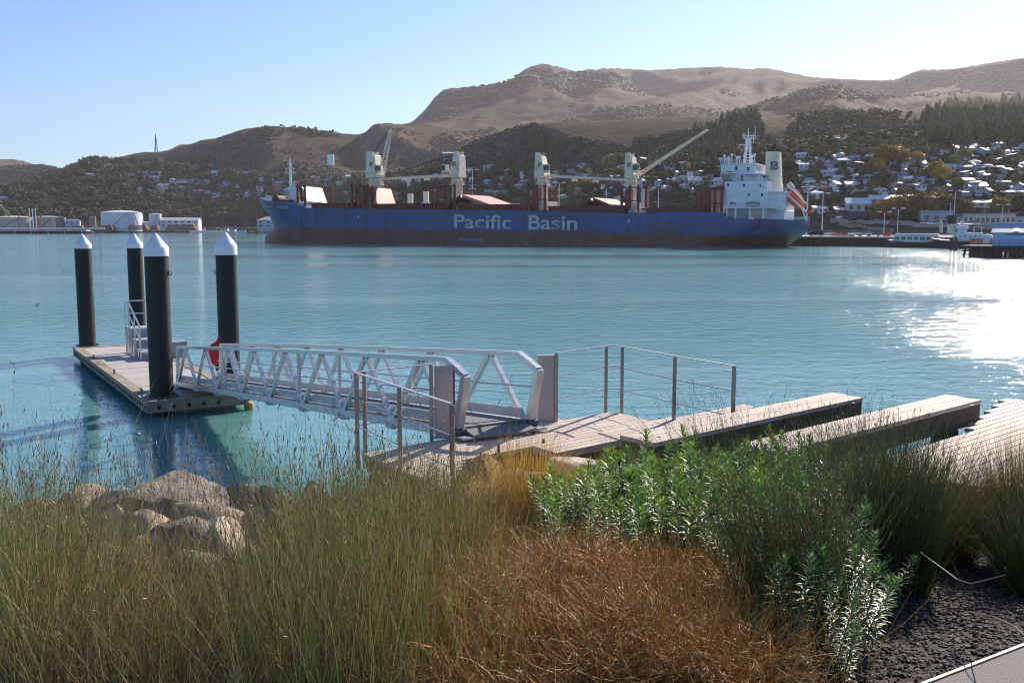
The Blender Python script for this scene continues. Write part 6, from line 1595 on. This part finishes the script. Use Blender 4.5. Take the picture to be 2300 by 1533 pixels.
q = MB(); q.bar(A0 - pn_ * .012 + Vector((0, 0, -.05)), A1 - pn_ * .012 + Vector((0, 0, -.05)), .014, .14)
tag(q.build('path_edging', pbr('pale_edging', (.30, .25, .20), .6, var=.15, scale=3)), 'thin pale edging strip along the path', 'edging')
# gravel
N = 30000 if not QUICK else 5000
gx_ = nr.uniform(.9, 5.6, N); gy_ = nr.uniform(2.9, 7.2, N); keep = ((gx_ - p0.x) * pn_.x + (gy_ - p0.y) * pn_.y) < -.03
gx_, gy_ = gx_[keep], gy_[keep]; N = len(gx_)
s = nr.uniform(.005, .0125, N)
v = IV0[None] * (1 + nr.normal(0, .18, (N, 12, 1))) * (s[:, None, None] * np.array([1.2, 1, .65])) + np.stack([gx_, gy_, G(gx_, gy_) + s * .4], -1)[:, None, :]
f = IF0[None] + (np.arange(N) * 12)[:, None, None]
c = np.repeat(np.array((.040, .032, .029)) * nr.uniform(.4, 2.0, (N, 1)) * np.array([1.0, 1, 1]) + nr.uniform(0, .02, (N, 1)) * np.array([1, .4, .3]), 12, 0)  # dark stone, darkened further to put the partial shade into its colour
tag(np_obj('gravel', np_mesh('gravel', v.reshape(-1, 3), f.reshape(-1, 3), leafmat('gravel_stone', 0, .75, .25), c, smooth=False)), 'dark grey gravel mulch under the rush clumps', 'gravel', kind='stuff')
# boulders
m, nt, b = newmat('boulder_rock'); b.inputs['Roughness'].default_value = .9; oc = objco(nt)
a_ = nt.nodes.new('ShaderNodeAttribute'); a_.attribute_name = 'tint'
n1_ = noise(nt, oc, 3.0, 9, .7); cc = mixc(nt, ramp(nt, n1_, [(.35, 0.0), (.65, 1.0)]), (.45, .42, .40), (1.25, 1.2, 1.15))
cc = mixc(nt, 1.0, a_.outputs['Color'], cc, 'MULTIPLY'); cc = mixc(nt, mth(nt, 'MULTIPLY', ramp(nt, noise(nt, oc, 9, 6, .7), [(.55, 0.0), (.66, 1.0)]), .5), cc, (.05, .045, .035))
nt.links.new(cc, b.inputs['Base Color']); bump(nt, b, noise(nt, oc, 11, 9, .72), 1.0, .05); ROCKM = m
IV5, IF5 = ico(3)
def rock(px, py, Y, sx_, sy_, sz_, col, lab, seed, rz=None):
    rg = np.random.default_rng(seed); c = atY(px, py, Y)
    pn = rg.normal(size=(15, 3)); pn /= np.linalg.norm(pn, axis=1)[:, None]; ph = rg.uniform(.62, 1.0, 15)
    V = IV5 / np.linalg.norm(IV5, axis=1)[:, None]
    dd = V @ pn.T; rr = np.where(dd > .05, ph / np.maximum(dd, .05), 9).min(1); rr = np.minimum(rr, 1.15)
    rr = rr * (1 + .05 * fbm(V[:, 0] * 3 + seed, V[:, 1] * 3 + V[:, 2] * 2, seed, 4))
    V = V * rr[:, None] * np.array([sx_, sy_, sz_]); V[:, 2] -= V[:, 2].max()
    me = np_mesh('boulder', V, IF5, ROCKM, np.tile(np.array(col), (len(V), 1)), smooth=True); me.set_sharp_from_angle(angle=R(28))
    o = np_obj('boulder', me); o.location = c; o.rotation_euler = (0, 0, rg.uniform(0, 6) if rz is None else rz)
    return tag(o, lab, 'boulder', 'boulders along the water edge')
TAN = (.50, .39, .29); GRY = (.30, .26, .23); RST = (.48, .23, .11); PAL = (.66, .56, .46)
for a in [
 (350, 1078, 13.6, .95, .8, .9, GRY, 'large dark boulder with a pale slanting top behind the reeds'), (470, 1120, 13.0, 1.0, .7, .7, TAN, 'long pale slab leaning right of the dark boulder'), (560, 1075, 14.4, .85, .7, .9, GRY, 'rounded grey boulder right of the pale slab'),
 (270, 1098, 13.8, .5, .5, .5, PAL, 'bright pale block between two darker rocks at left'), (185, 1090, 14.2, .65, .6, .7, TAN, 'tan craggy rock at the left end of the shore'), (90, 1120, 13.4, .7, .6, .6, TAN, 'low tan rock near the left edge'), (705, 1082, 13.4, .55, .6, .9, TAN, 'upright tan rock behind the tall green reeds'), (815, 1090, 12.9, .45, .5, .8, PAL, 'pale upright rock just left of the deck corner'),
 (340, 1195, 11.0, .75, .6, .85, TAN, 'broad low rock in the brown growth at left'), (920, 1118, 11.6, .6, .5, .5, TAN, 'tan rock below the left railing'),
 (1078, 1012, 11.9, .38, .35, .62, RST, 'rust-orange boulder against the deck end'), (1180, 1060, 11.2, .36, .3, .3, PAL, 'small pale rock behind the golden tussock'), (1290, 1020, 11.6, .62, .4, .32, PAL, 'flat pale rock tucked under the deck boards'), (1110, 1100, 10.8, .5, .5, .5, RST, 'dark rusty rock below the orange boulder'),
 (1420, 1072, 10.6, .4, .35, .3, PAL, 'small pale rock among the green shrubs'), (1640, 1070, 10.0, .6, .4, .4, PAL, 'whitish rock half hidden by leafy shrubs'), (1060, 1185, 8.2, .35, .3, .25, TAN, 'flat stone at the foot of the golden tussock'), (1130, 1238, 7.0, .35, .25, .2, PAL, 'pale flat stone above the rusty shrub')]:
    rock(*a, seed=int(a[0]) + 3)
for k, (px, py, Y, a_, b_, h_, c_, w_) in enumerate([(110, 1150, 12.2, .7, .5, .5, PAL, 'pale wedge-shaped boulder low among the left reeds'), (215, 1140, 12.4, .55, .5, .55, PAL, 'bright angular boulder second from the left shore end'), (300, 1150, 11.6, .5, .45, .45, TAN, 'tan block in front of the dark boulder'), (400, 1165, 11.2, .6, .5, .4, GRY, 'dark grey block under the pale slab'), (500, 1165, 11.4, .6, .5, .45, PAL, 'pale split boulder below the long slab'), (590, 1135, 12.0, .55, .5, .55, TAN, 'tan boulder in front of the rounded grey one'), (660, 1130, 12.2, .5, .5, .5, GRY, 'grey boulder between rounded and upright rocks'), (760, 1115, 12.2, .5, .45, .6, TAN, 'tan rock just left of the pale upright one'), (250, 1215, 9.6, .55, .45, .35, TAN, 'weathered low rock among brown grass'), (440, 1225, 9.4, .5, .4, .35, PAL, 'small pale rock nearest the reeds'), (560, 1205, 9.9, .5, .4, .4, TAN, 'knobbly tan rock in the brown growth'), (860, 1150, 10.6, .45, .4, .4, PAL, 'pale rock under the left railing posts')]):
    rock(px, py, Y, a_, b_, h_ * 1.6, c_, w_, 400 + k)
for k in range(26):
    x = nr.uniform(-11, 14); y = nr.uniform(13.0, 15.2) + (1.3 if x < -1 else 0)
    P = Vector((x, y, gz1(x, y))); px = 1150 + P.x / P.y * 2200
    d = P - Vector((0, 0, EYE)); py = 511 + (EYE - (P.z + .5)) / P.y * 2200
    rock(px, py, y, nr.uniform(.35, .7), nr.uniform(.35, .6), nr.uniform(.6, .8), TAN if k % 2 else GRY, 'one of the half-hidden boulders lining the bank under the deck and reeds', 900 + k)

# ------------------------------------------------------------------ plants
STEM = leafmat('rush_stem', .32, .34, .65); GRASSM = leafmat('tussock_blade', .4, .5, .4); LEAFM = leafmat('glossy_leaf', .38, .42, .45); TWIG = leafmat('wiry_twig', .12, .5, .4)
def blades(base, direc, length, bend, rad, K=7, cols=None, tipcol=None, wig=.0, nside=3, taper=.25, kink=0.0):
    """base (N,3), direc (N,3) unit, length (N), bend (N,3) offset at tip -> tubes"""
    N = len(base); t = np.linspace(0, 1, K + 1)
    P = base[:, None, :] + direc[:, None, :] * (length[:, None] * t)[:, :, None] + bend[:, None, :] * (t ** 2.2)[None, :, None]
    if wig: P[:, 1:, :] += nr.normal(0, 1, (N, K, 3)) * (wig * length)[:, None, None] * np.array([1, 1, .3])
    d = P[:, -1] - P[:, 0]; d /= np.linalg.norm(d, axis=1)[:, None]
    ref = np.where(np.abs(d[:, 2:3]) > .9, np.array([[1., 0, 0]]), np.array([[0, 0, 1.]]))
    e1 = np.cross(d, ref); e1 /= np.linalg.norm(e1, axis=1)[:, None]; e2 = np.cross(d, e1)
    r = rad[:, None] * (1 - (1 - taper) * t[None, :])
    ang = np.arange(nside) * 2 * np.pi / nside
    off = e1[:, None, :] * np.cos(ang)[None, :, None] + e2[:, None, :] * np.sin(ang)[None, :, None]
    V = P[:, :, None, :] + off[:, None] * r[:, :, None, None]
    i = np.arange(K)[:, None] * nside + np.arange(nside)[None]; j = np.arange(K)[:, None] * nside + (np.arange(nside)[None] + 1) % nside
    f = np.stack([i, j, j + nside, i + nside], -1).reshape(-1, 4)
    Fq = f[None] + (np.arange(N) * (K + 1) * nside)[:, None, None]
    C = cols[:, None, :] * (1 - t[None, :, None] ** 1.5) + tipcol[:, None, :] * t[None, :, None] ** 1.5
    C = C * nr.uniform(.8, 1.2, (N, K + 1, 1))
    C = np.repeat(C[:, :, None, :], nside, 2)
    return V.reshape(-1, 3), Fq.reshape(-1, 4), C.reshape(-1, 3), P
def join(parts):
    V = []; Fc = []; C = []; n = 0
    for v, f, c in parts: V.append(v); Fc.append(f + n); C.append(c); n += len(v)
    return np.concatenate(V), np.concatenate(Fc), np.concatenate(C)
RUSHC = np.array([(.32, .35, .08), (.26, .32, .08), (.44, .41, .13), (.62, .52, .27), (.46, .32, .13)])
TIPC = np.array([(.37, .39, .18), (.58, .51, .34), (.30, .35, .14), (.66, .59, .43)])
def rush_set(cx, cy, n, spread, h0, h1, lean=.16, green=.75, rad=(.0010, .0020), tip=None, wind=(-.05, 0)):
    a = nr.uniform(0, 2 * np.pi, n); rr = spread * np.sqrt(nr.random(n))
    bx = cx + rr * np.cos(a); by = cy + rr * np.sin(a)
    base = np.stack([bx, by, G(bx, by) - .02], -1)
    ln = nr.uniform(h0, h1, n) * (1 - .25 * nr.random(n) ** 2)
    ld = np.stack([np.cos(a) * rr / max(spread, .01) * lean * 1.3 + nr.normal(0, lean, n) + wind[0], np.sin(a) * rr / max(spread, .01) * lean * 1.3 + nr.normal(0, lean, n) + wind[1], np.ones(n)], -1)
    ld /= np.linalg.norm(ld, axis=1)[:, None]
    bend = np.stack([nr.normal(0, .10, n), nr.normal(0, .10, n), -np.abs(nr.normal(0, .05, n))], -1) * ln[:, None]
    ci = np.where(nr.random(n) < green, nr.integers(0, 3, n), nr.integers(3, 5, n))
    cols = RUSHC[ci] * nr.choice([.35, .6, .9, 1.2, 1.6], (n, 1)) * nr.uniform(.85, 1.15, (n, 1)); tc = TIPC[nr.integers(0, len(TIPC), n)] * nr.uniform(.7, 1.25, (n, 1))
    return blades(base, ld, ln, bend, nr.uniform(rad[0], rad[1], n), 7, cols, tc, wig=.006)
def heads(P, frac=.35, col=(.24, .16, .09)):
    """small brown flower bracts set along the upper third of the stems"""
    sel = P[nr.random(len(P)) < frac]; n = len(sel); k = 4
    out = []
    t = nr.uniform(.6, 1.0, (n, k)) * (P.shape[1] - 1); i = np.minimum(t.astype(int), P.shape[1] - 2); f = t - i
    a = np.take_along_axis(sel, i[:, :, None].repeat(3, 2), 1); b_ = np.take_along_axis(sel, (i + 1)[:, :, None].repeat(3, 2), 1)
    p = (a + (b_ - a) * f[:, :, None]).reshape(-1, 3); m_ = len(p)
    d = (b_ - a).reshape(-1, 3); d = d / np.linalg.norm(d, axis=1)[:, None] + nr.normal(0, .25, (m_, 3))
    ln = nr.uniform(.012, .03, m_)
    return blades(p, d / np.linalg.norm(d, axis=1)[:, None], ln, np.zeros((m_, 3)), nr.uniform(.0015, .003, m_), 1, np.tile(np.array(col), (m_, 1)) * nr.uniform(.6, 1.8, (m_, 1)), np.tile(np.array(col), (m_, 1)) * nr.uniform(.8, 2.0, (m_, 1)), taper=.5)
q_ = .3 if QUICK else 1
parts = []
# great bed of jointed rushes filling the left
for _ in range(185):
    y = 3.0 + 5.6 * nr.random() ** .9; xr = (1040 - 1150) / F * y; xl = -.58 * y
    x = nr.uniform(xl, xr - .05)
    px = 1150 + x / y * F
    if 170 < px < 640 and y > 5.2 and nr.random() < .85: continue
    hh = float(np.clip(EYE - (np.interp(px, [-100, 0, 150, 250, 470, 620, 720, 1040], [985, 995, 1120, 1255, 1275, 1200, 1020, 975]) - 511) / F * y - gz1(x, y), .06, 1.15))
    if hh < .12: continue
    v, f, c, P = rush_set(x, y, int(62 * q_), .30, hh * .62, hh * 1.05, .13 if px > 500 else .22, .82 if px > 560 else .6, wind=(-.02, 0) if px > 500 else (nr.choice([-.18, .12]), 0))
    parts.append((v, f, c)); v, f, c, _p = heads(P); parts.append((v, f, c))
# taller scattered stems that stand above the bed
for _ in range(150):
    y = nr.uniform(3.4, 7.2); x = nr.uniform(-.56 * y, -.05 * y); hh = nr.uniform(1.0, 1.32)
    if 130 < 1150 + x / y * F < 650 and nr.random() < .68: continue
    v, f, c, P = rush_set(x, y, int(13 * q_) + 1, .3, hh * .75, hh, .14, .65); parts.append((v, f, c)); v, f, c, _p = heads(P, .8); parts.append((v, f, c))
V, Fc, C = join(parts)
tag(np_obj('reeds', np_mesh('reeds', V, Fc, STEM, C)), 'dense bed of thin grey-green reeds filling the lower left', 'reeds', kind='stuff')
# dead grass and brown undergrowth between the reeds
parts = []
n = int(9000 * q_); y = nr.uniform(3.0, 8.0, n); x = -.58 * y + (0.54) * y * nr.random(n)
base = np.stack([x, y, G(x, y)], -1); d = nr.normal(0, .6, (n, 3)); d[:, 2] = np.abs(d[:, 2]) + .35; d /= np.linalg.norm(d, axis=1)[:, None]
ln = nr.uniform(.15, .5, n); cap = EYE - (np.interp(1150 + x / y * F, [-100, 0, 150, 250, 470, 620, 720, 1040], [1040, 1050, 1120, 1215, 1225, 1190, 1100, 1060]) - 511) / F * y - G(x, y); ln = np.minimum(ln, np.maximum(cap, .04)); cb = np.array([(.24, .13, .06), (.32, .22, .11), (.16, .10, .05)])[nr.integers(0, 3, n)] * nr.uniform(.6, 1.3, (n, 1))
v, f, c, _p = blades(base, d, ln, nr.normal(0, .08, (n, 3)), nr.uniform(.001, .002, n), 4, cb, cb * 1.2, wig=.03); parts.append((v, f, c))
V, Fc, C = join(parts)
tag(np_obj('dead_grass', np_mesh('dead_grass', V, Fc, TWIG, C)), 'tangled brown dead grass between the reeds', 'dead grass', kind='stuff')
# rusty wiry shrub in the centre foreground
def wiry(cx, cy, rx, ry, hgt, n, name, lab):
    n = int(n * q_); a = nr.uniform(0, 2 * np.pi, n); rr = np.sqrt(nr.random(n)); bx = cx + rx * rr * np.cos(a); by = cy + ry * rr * np.sin(a)
    top = hgt * np.sqrt(np.maximum(1 - rr ** 2 * .8, .05)) * (1 + 1.0 * fbm(bx * 3.0, by * 3.0, 5, 3))
    bz = G(bx, by) + top * (nr.random(n) ** .6) * .9
    base = np.stack([bx, by, bz], -1)
    d = np.stack([np.cos(a) * rr * .7 + nr.normal(0, .6, n), np.sin(a) * rr * .7 + nr.normal(0, .6, n), np.abs(nr.normal(.45, .4, n))], -1); d /= np.linalg.norm(d, axis=1)[:, None]
    K = 6; seg = nr.uniform(.02, .055, n)
    P = [base]; cur = d.copy()
    for k in range(K):
        cur = cur + nr.normal(0, .38, (n, 3)); cur /= np.linalg.norm(cur, axis=1)[:, None]; P.append(P[-1] + cur * seg[:, None])
    P = np.stack(P, 1)
    e = nr.normal(size=(n, 3)); e1 = np.cross(d, e); e1 /= np.linalg.norm(e1, axis=1)[:, None]; e2 = np.cross(d, e1); e2 /= np.linalg.norm(e2, axis=1)[:, None]
    r = nr.uniform(.0008, .0024, n) * np.where(nr.random(n) < .06, 1.7, 1); ns = 3; ang = np.arange(ns) * 2 * np.pi / ns
    off = e1[:, None, :] * np.cos(ang)[None, :, None] + e2[:, None, :] * np.sin(ang)[None, :, None]
    V = P[:, :, None, :] + off[:, None] * (r[:, None] * np.linspace(1, .4, K + 1)[None])[:, :, None, None]
    i = np.arange(K)[:, None] * ns + np.arange(ns)[None]; j = np.arange(K)[:, None] * ns + (np.arange(ns)[None] + 1) % ns
    f = (np.stack([i, j, j + ns, i + ns], -1).reshape(-1, 4)[None] + (np.arange(n) * (K + 1) * ns)[:, None, None]).reshape(-1, 4)
    cb = np.array([(.50, .21, .05), (.36, .17, .045), (.60, .33, .11), (.28, .20, .05), (.66, .46, .28)])[nr.choice(5, n, p=[.34, .28, .18, .15, .05])] * nr.uniform(.6, 1.25, (n, 1))
    C = np.repeat(np.repeat(cb[:, None, :], K + 1, 1)[:, :, None, :], ns, 2).reshape(-1, 3)
    # tiny leaves
    m_ = n * 3; pi = nr.integers(0, n, m_); pk = nr.integers(1, K + 1, m_); p = P[pi, pk]; t = nr.normal(0, 1, (m_, 3)); t /= np.linalg.norm(t, axis=1)[:, None]; u = np.cross(t, nr.normal(size=(m_, 3))); u /= np.linalg.norm(u, axis=1)[:, None]
    s = nr.uniform(.003, .0065, m_)[:, None]; Lv = np.stack([p, p + (t + u * .5) * s, p + t * s * 2, p + (t - u * .5) * s], 1).reshape(-1, 3)
    Lf = np.arange(m_ * 4).reshape(-1, 4); lc = np.array([(.46, .21, .05), (.30, .20, .05), (.52, .30, .07), (.20, .20, .05)])[nr.integers(0, 4, m_)] * nr.uniform(.6, 1.3, (m_, 1))
    V, Fc, C = join([(V.reshape(-1, 3), f, C), (Lv, Lf, np.repeat(lc, 4, 0))])
    return tag(np_obj(name, np_mesh(name, V, Fc, TWIG, C)), lab, 'shrub')
wiry(.22, 4.25, .52, .75, .26, 7500, 'wiry_shrub', 'rusty orange wiry shrub beside the tall reeds, largest of its kind')
wiry(.62, 3.55, .42, .5, .33, 6000, 'wiry_shrub', 'rusty wiry shrub at the bottom edge right of centre')
wiry(.80, 4.6, .48, .5, .2, 4500, 'wiry_shrub', 'low rusty shrub just below the leafy green plants')
wiry(.14, 3.25, .42, .35, .22, 3600, 'wiry_shrub', 'rusty shrub at the bottom edge left of centre')
wiry(-.15, 6.0, .5, .9, .2, 4500, 'wiry_shrub', 'lower rusty shrub beside the golden tussock')
# tussock grasses
n = int(5000 * q_); x = nr.uniform(-.5, 1.3, n); y = nr.uniform(3.0, 6.6, n); keep = nr.random(n) < np.clip(vnoise(x * 3, y * 3, 8) * 1.6 - .3, 0, 1); x, y = x[keep], y[keep]; n = len(x)
base = np.stack([x, y, G(x, y)], -1); d = nr.normal(0, .32, (n, 3)); d[:, 2] = 1; d /= np.linalg.norm(d, axis=1)[:, None]
ln = nr.uniform(.25, .55, n); cb = np.array([(.50, .36, .14), (.34, .30, .09), (.44, .27, .09)])[nr.integers(0, 3, n)] * nr.uniform(.6, 1.2, (n, 1))
v, f, c, _p = blades(base, d, ln, nr.normal(0, .06, (n, 3)), nr.uniform(.0009, .0016, n), 5, cb, cb * 1.3, wig=.01)
tag(np_obj('dry_grass', np_mesh('dry_grass', v, f, GRASSM, c)), 'dry straw-coloured grass coming up through the rusty shrub', 'dry grass', kind='stuff')
def tussock(x, y, n, h0, h1, spread, cols, tips, name, lab, lean=.42, rad=(.0009, .0018), cat='grass tussock', drop=.22):
    n = int(n * q_); a = nr.uniform(0, 2 * np.pi, n); rr = spread * np.sqrt(nr.random(n)); bx = x + rr * np.cos(a); by = y + rr * np.sin(a)
    base = np.stack([bx, by, G(bx, by) - .02], -1); k = np.abs(nr.normal(0, lean, n)); b2_ = a + nr.normal(0, .6, n)
    d = np.stack([np.cos(b2_) * k, np.sin(b2_) * k, np.ones(n)], -1); d /= np.linalg.norm(d, axis=1)[:, None]; ln = nr.uniform(h0, h1, n)
    bend = np.stack([np.cos(b2_) * k, np.sin(b2_) * k, -k * 1.0], -1) * ln[:, None] * drop * 2
    cb = np.array(cols)[nr.integers(0, len(cols), n)] * nr.uniform(.7, 1.3, (n, 1)); tc = np.array(tips)[nr.integers(0, len(tips), n)] * nr.uniform(.7, 1.25, (n, 1))
    v, f, c, P = blades(base, d, ln, bend, nr.uniform(rad[0], rad[1], n), 8, cb, tc, wig=.004)
    return tag(np_obj(name, np_mesh(name, v, f, GRASSM, c)), lab, cat)
GOLD = [(.70, .42, .12), (.60, .42, .15), (.48, .38, .12)]; GTIP = [(.80, .58, .26), (.68, .46, .18), (.85, .70, .46)]
g1 = gat(1215, 1215)
tussock(.12, 7.3, 2300, .45, .95, .16, GOLD, GTIP, 'grass_tussock', 'golden-orange grass tussock right of the tall reeds', .42, (.0012, .0022))
g2 = gat(1130, 1225); tussock(g2.x - .1, g2.y, 900, .3, .6, .14, GOLD, GTIP, 'grass_tussock', 'low orange tussock leaning left at the foot of the golden one', .6)
g3 = at(1462, 1075, 1.9); 
tussock(g3.x, g3.y, 700, .7, 1.2, .13, [(.12, .14, .04), (.34, .22, .07)], [(.28, .27, .1), (.45, .32, .14)], 'grass_tussock', 'slim green and gold tussock in front of the first beam end', .16)
g4 = Vector((3.35, 6.1, 0)); tussock(g4.x, g4.y, 3200, .6, 1.0, .22, [(.20, .17, .04), (.30, .19, .05), (.12, .12, .03)], [(.40, .30, .08), (.28, .26, .07), (.5, .36, .16)], 'grass_tussock', 'large olive-gold tussock at the right edge', .34)
tussock(2.85, 6.3, 1300, .5, .85, .2, [(.30, .16, .06), (.2, .13, .05)], [(.42, .26, .12), (.3, .2, .1)], 'grass_tussock', 'bronze tussock just left of the olive-gold one', .4)
g5 = Vector((1.05, 9.6, 0)); tussock(g5.x, g5.y, 350, .8, 1.1, .15, GOLD, [(.6, .5, .36)], 'grass_tussock', 'sparse straw-coloured tussock below the deck edge', .2)
# dark rush clumps on the gravel at the right
def clump(x, y, n, h0, h1, spread, lean, lab, wind=(0, 0), dk=.62):
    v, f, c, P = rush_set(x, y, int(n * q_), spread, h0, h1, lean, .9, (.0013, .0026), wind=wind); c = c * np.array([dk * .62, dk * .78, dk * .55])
    v2, f2, c2, _ = heads(P, .5); V, Fc, C = join([(v, f, c), (v2, f2, c2)])
    tag(np_obj('rush_clump', np_mesh('rush_clump', V, Fc, STEM, C)), lab, 'rush clump')
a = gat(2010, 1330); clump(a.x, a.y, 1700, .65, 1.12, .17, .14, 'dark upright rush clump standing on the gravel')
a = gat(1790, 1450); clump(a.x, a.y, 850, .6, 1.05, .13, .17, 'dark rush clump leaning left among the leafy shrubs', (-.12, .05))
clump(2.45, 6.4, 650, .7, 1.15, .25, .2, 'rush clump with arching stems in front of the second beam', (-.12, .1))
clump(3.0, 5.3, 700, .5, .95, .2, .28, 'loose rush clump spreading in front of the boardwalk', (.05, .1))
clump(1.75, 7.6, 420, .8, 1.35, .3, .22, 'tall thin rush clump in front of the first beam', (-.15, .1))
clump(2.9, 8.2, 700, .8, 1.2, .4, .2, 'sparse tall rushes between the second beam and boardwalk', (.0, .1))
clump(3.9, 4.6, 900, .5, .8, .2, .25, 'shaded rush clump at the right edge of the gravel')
# leafy green shrubs (whorled narrow leaves)
def leafy_plant(ns, h0, h1, spread, seed, cols):
    rg = np.random.default_rng(seed); V = []; Fc = []; C = []; n = 0; sv = []
    for s in range(ns):
        a0 = rg.uniform(0, 6.28); r0 = spread * math.sqrt(rg.random()); b0 = np.array([r0 * math.cos(a0), r0 * math.sin(a0), -.03]); h = rg.uniform(h0, h1)
        ldir = np.array([math.cos(a0) * .22 + rg.normal(0, .1), math.sin(a0) * .22 + rg.normal(0, .1), 1.0]); ldir /= np.linalg.norm(ldir)
        curve = rg.normal(0, .06, 3) * h
        pt = lambda t: b0 + ldir * h * t + curve * t * t
        sv.append([tuple(pt(t)) for t in np.linspace(0, 1, 6)])
        nl = int(h * 150); cbase = np.array(cols[int(rg.integers(len(cols)))]) * rg.uniform(.8, 1.2)
        for k in range(nl):
            t = .22 + .78 * (k / nl) ** .9; p = pt(t); ang = k * 2.39996; up = .1 + 1.1 * max(0, t - .8) / .2 + .25 * t
            L = (.075 if t < .9 else .075 - .35 * (t - .9)) * rg.uniform(.8, 1.15); w = .0068
            d = np.array([math.cos(ang), math.sin(ang), up]); d /= np.linalg.norm(d); sd = np.cross(d, [0, 0, 1.]); sd /= np.linalg.norm(sd) + 1e-9; u = np.cross(sd, d)
            droop = -.35 * L * (1.2 - t)
            pts = [(0, .35, 0), (.3, 1, .1), (.65, .85, .12), (1, .03, 0)]
            vs = []
            for tt, ww_, cu in pts:
                c_ = p + d * L * tt + np.array([0, 0, droop * tt * tt]); vs += [c_ - sd * w * ww_ + u * .0022 * ww_, c_ - u * .001, c_ + sd * w * ww_ + u * .0022 * ww_]
            V += vs
            for q2 in range(3):
                b_ = n + q2 * 3; Fc += [(b_, b_ + 1, b_ + 4, b_ + 3), (b_ + 1, b_ + 2, b_ + 5, b_ + 4)]
            cl = cbase * (1 + .9 * max(0, t - .75)) * rg.uniform(.8, 1.2); cl = cl if rg.random() > .02 else np.array((.35, .28, .04))
            C += [cl] * 12; n += 12
    st = MB()
    for pts in sv: st.tube(pts, [.004, .0038, .0035, .003, .0025, .002], 5)
    return np_mesh('leaves', np.array(V), np.array(Fc), LEAFM, np.array(C)), st.mesh('stems', pbr('green_stem', (.10, .12, .05), .6))
LG = [(.12, .21, .055), (.10, .18, .06), (.16, .25, .06)]; LB2 = [(.085, .15, .075), (.10, .18, .09)]
vars_ = [leafy_plant(7, .45, .7, .16, s, LG) for s in (1, 2, 3)] + [leafy_plant(6, .4, .65, .15, s, LB2) for s in (4, 5)] + [leafy_plant(5, .6, .85, .12, 6, LG)]
spots = []
for px, py, v_, sc_, lab in ((1755, 1500, 3, .8, 'bluish leafy shrub at the bottom edge beside the rusty shrub'), (1800, 1470, 4, .75, 'leafy shrub sprawling over the gravel edge'), (1300, 1275, 0, .85, 'leafy shrub nearest the golden tussock'), (1215, 1262, 4, .45, 'small blue-green leafy sprig below the golden tussock'), (1380, 1260, 5, .9, 'tallest bright green leafy shrub left of the group'), (1600, 1290, 3, 1.0, 'silvery leafy shrub above the rusty twigs'), (1930, 1380, 4, .7, 'leafy shrub leaning out between two rush clumps'), (1850, 1540, 4, .6, 'lowest leafy shrub on the gravel near the bottom edge'), (1870, 1420, 3, .7, 'leafy shrub in front of the dark leaning rush clump')):
    P = gat(px, py); spots.append((P.x, P.y, v_, sc_, lab, None))
for k in range(120 if not QUICK else 50):
    y = nr.uniform(5.0, 9.4); px = nr.uniform(1270 + max(0, (6.5 - y)) * 20, 1860 - max(0, y - 7) * 30); x = (px - 1150) / F * y
    spots.append((x, y, int(nr.choice([0, 1, 2, 3, 4, 5], p=[.22, .22, .2, .13, .13, .1])), nr.uniform(.75, 1.12), 'green leafy shrub crowded between the rusty shrub and the timber beams', 'crowded leafy shrubs'))
for k in range(46):
    y = nr.uniform(3.8, 7.4); px = nr.uniform(1640 + (y < 4.8) * 80, 1960); x = (px - 1150) / F * y
    spots.append((x, y, int(nr.choice([3, 4])), nr.uniform(.7, 1.0), 'dark leafy shrub growing among the rush clumps', 'leafy shrubs among the rushes'))
for x, y, v_, sc_, lab, grp in spots:
    o = empty('leafy_shrub', (x, y, gz1(x, y)), nr.uniform(0, 6.28), lab, 'shrub', grp); o.scale = (sc_, sc_, sc_)
    np_obj('leaves', vars_[v_][0], o); np_obj('stems', vars_[v_][1], o)
# long dry stalks over the gravel
q = MB()
def stalk(pix, zs, r, lab):
    P = [at(x, y, z) for (x, y), z in zip(pix, zs)]; tag(MB().tube(P, [r * (1 - .5 * k / len(P)) for k in range(len(P))], 5).build('dry_stalk', pbr('straw', (.40, .31, .2), .6)), lab, 'stalk')
stalk([(2068, 1240), (2150, 1300), (2180, 1310), (2212, 1302), (2258, 1290)], [3.75, 3.9, 3.95, 4.0, 4.05], .003, 'bent pale dry stalk hanging above the gravel')
stalk([(2160, 1378), (2180, 1373), (2230, 1383), (2278, 1405), (2300, 1425)], [3.75, 3.85, 3.95, 4.0, 4.0], .003, 'second pale arching stalk nearer the path')
stalk([(1870, 1490), (1920, 1510), (1985, 1533)], [3.72, 3.8, 3.8], .003, 'thin dry stalk lying low on the dark gravel')
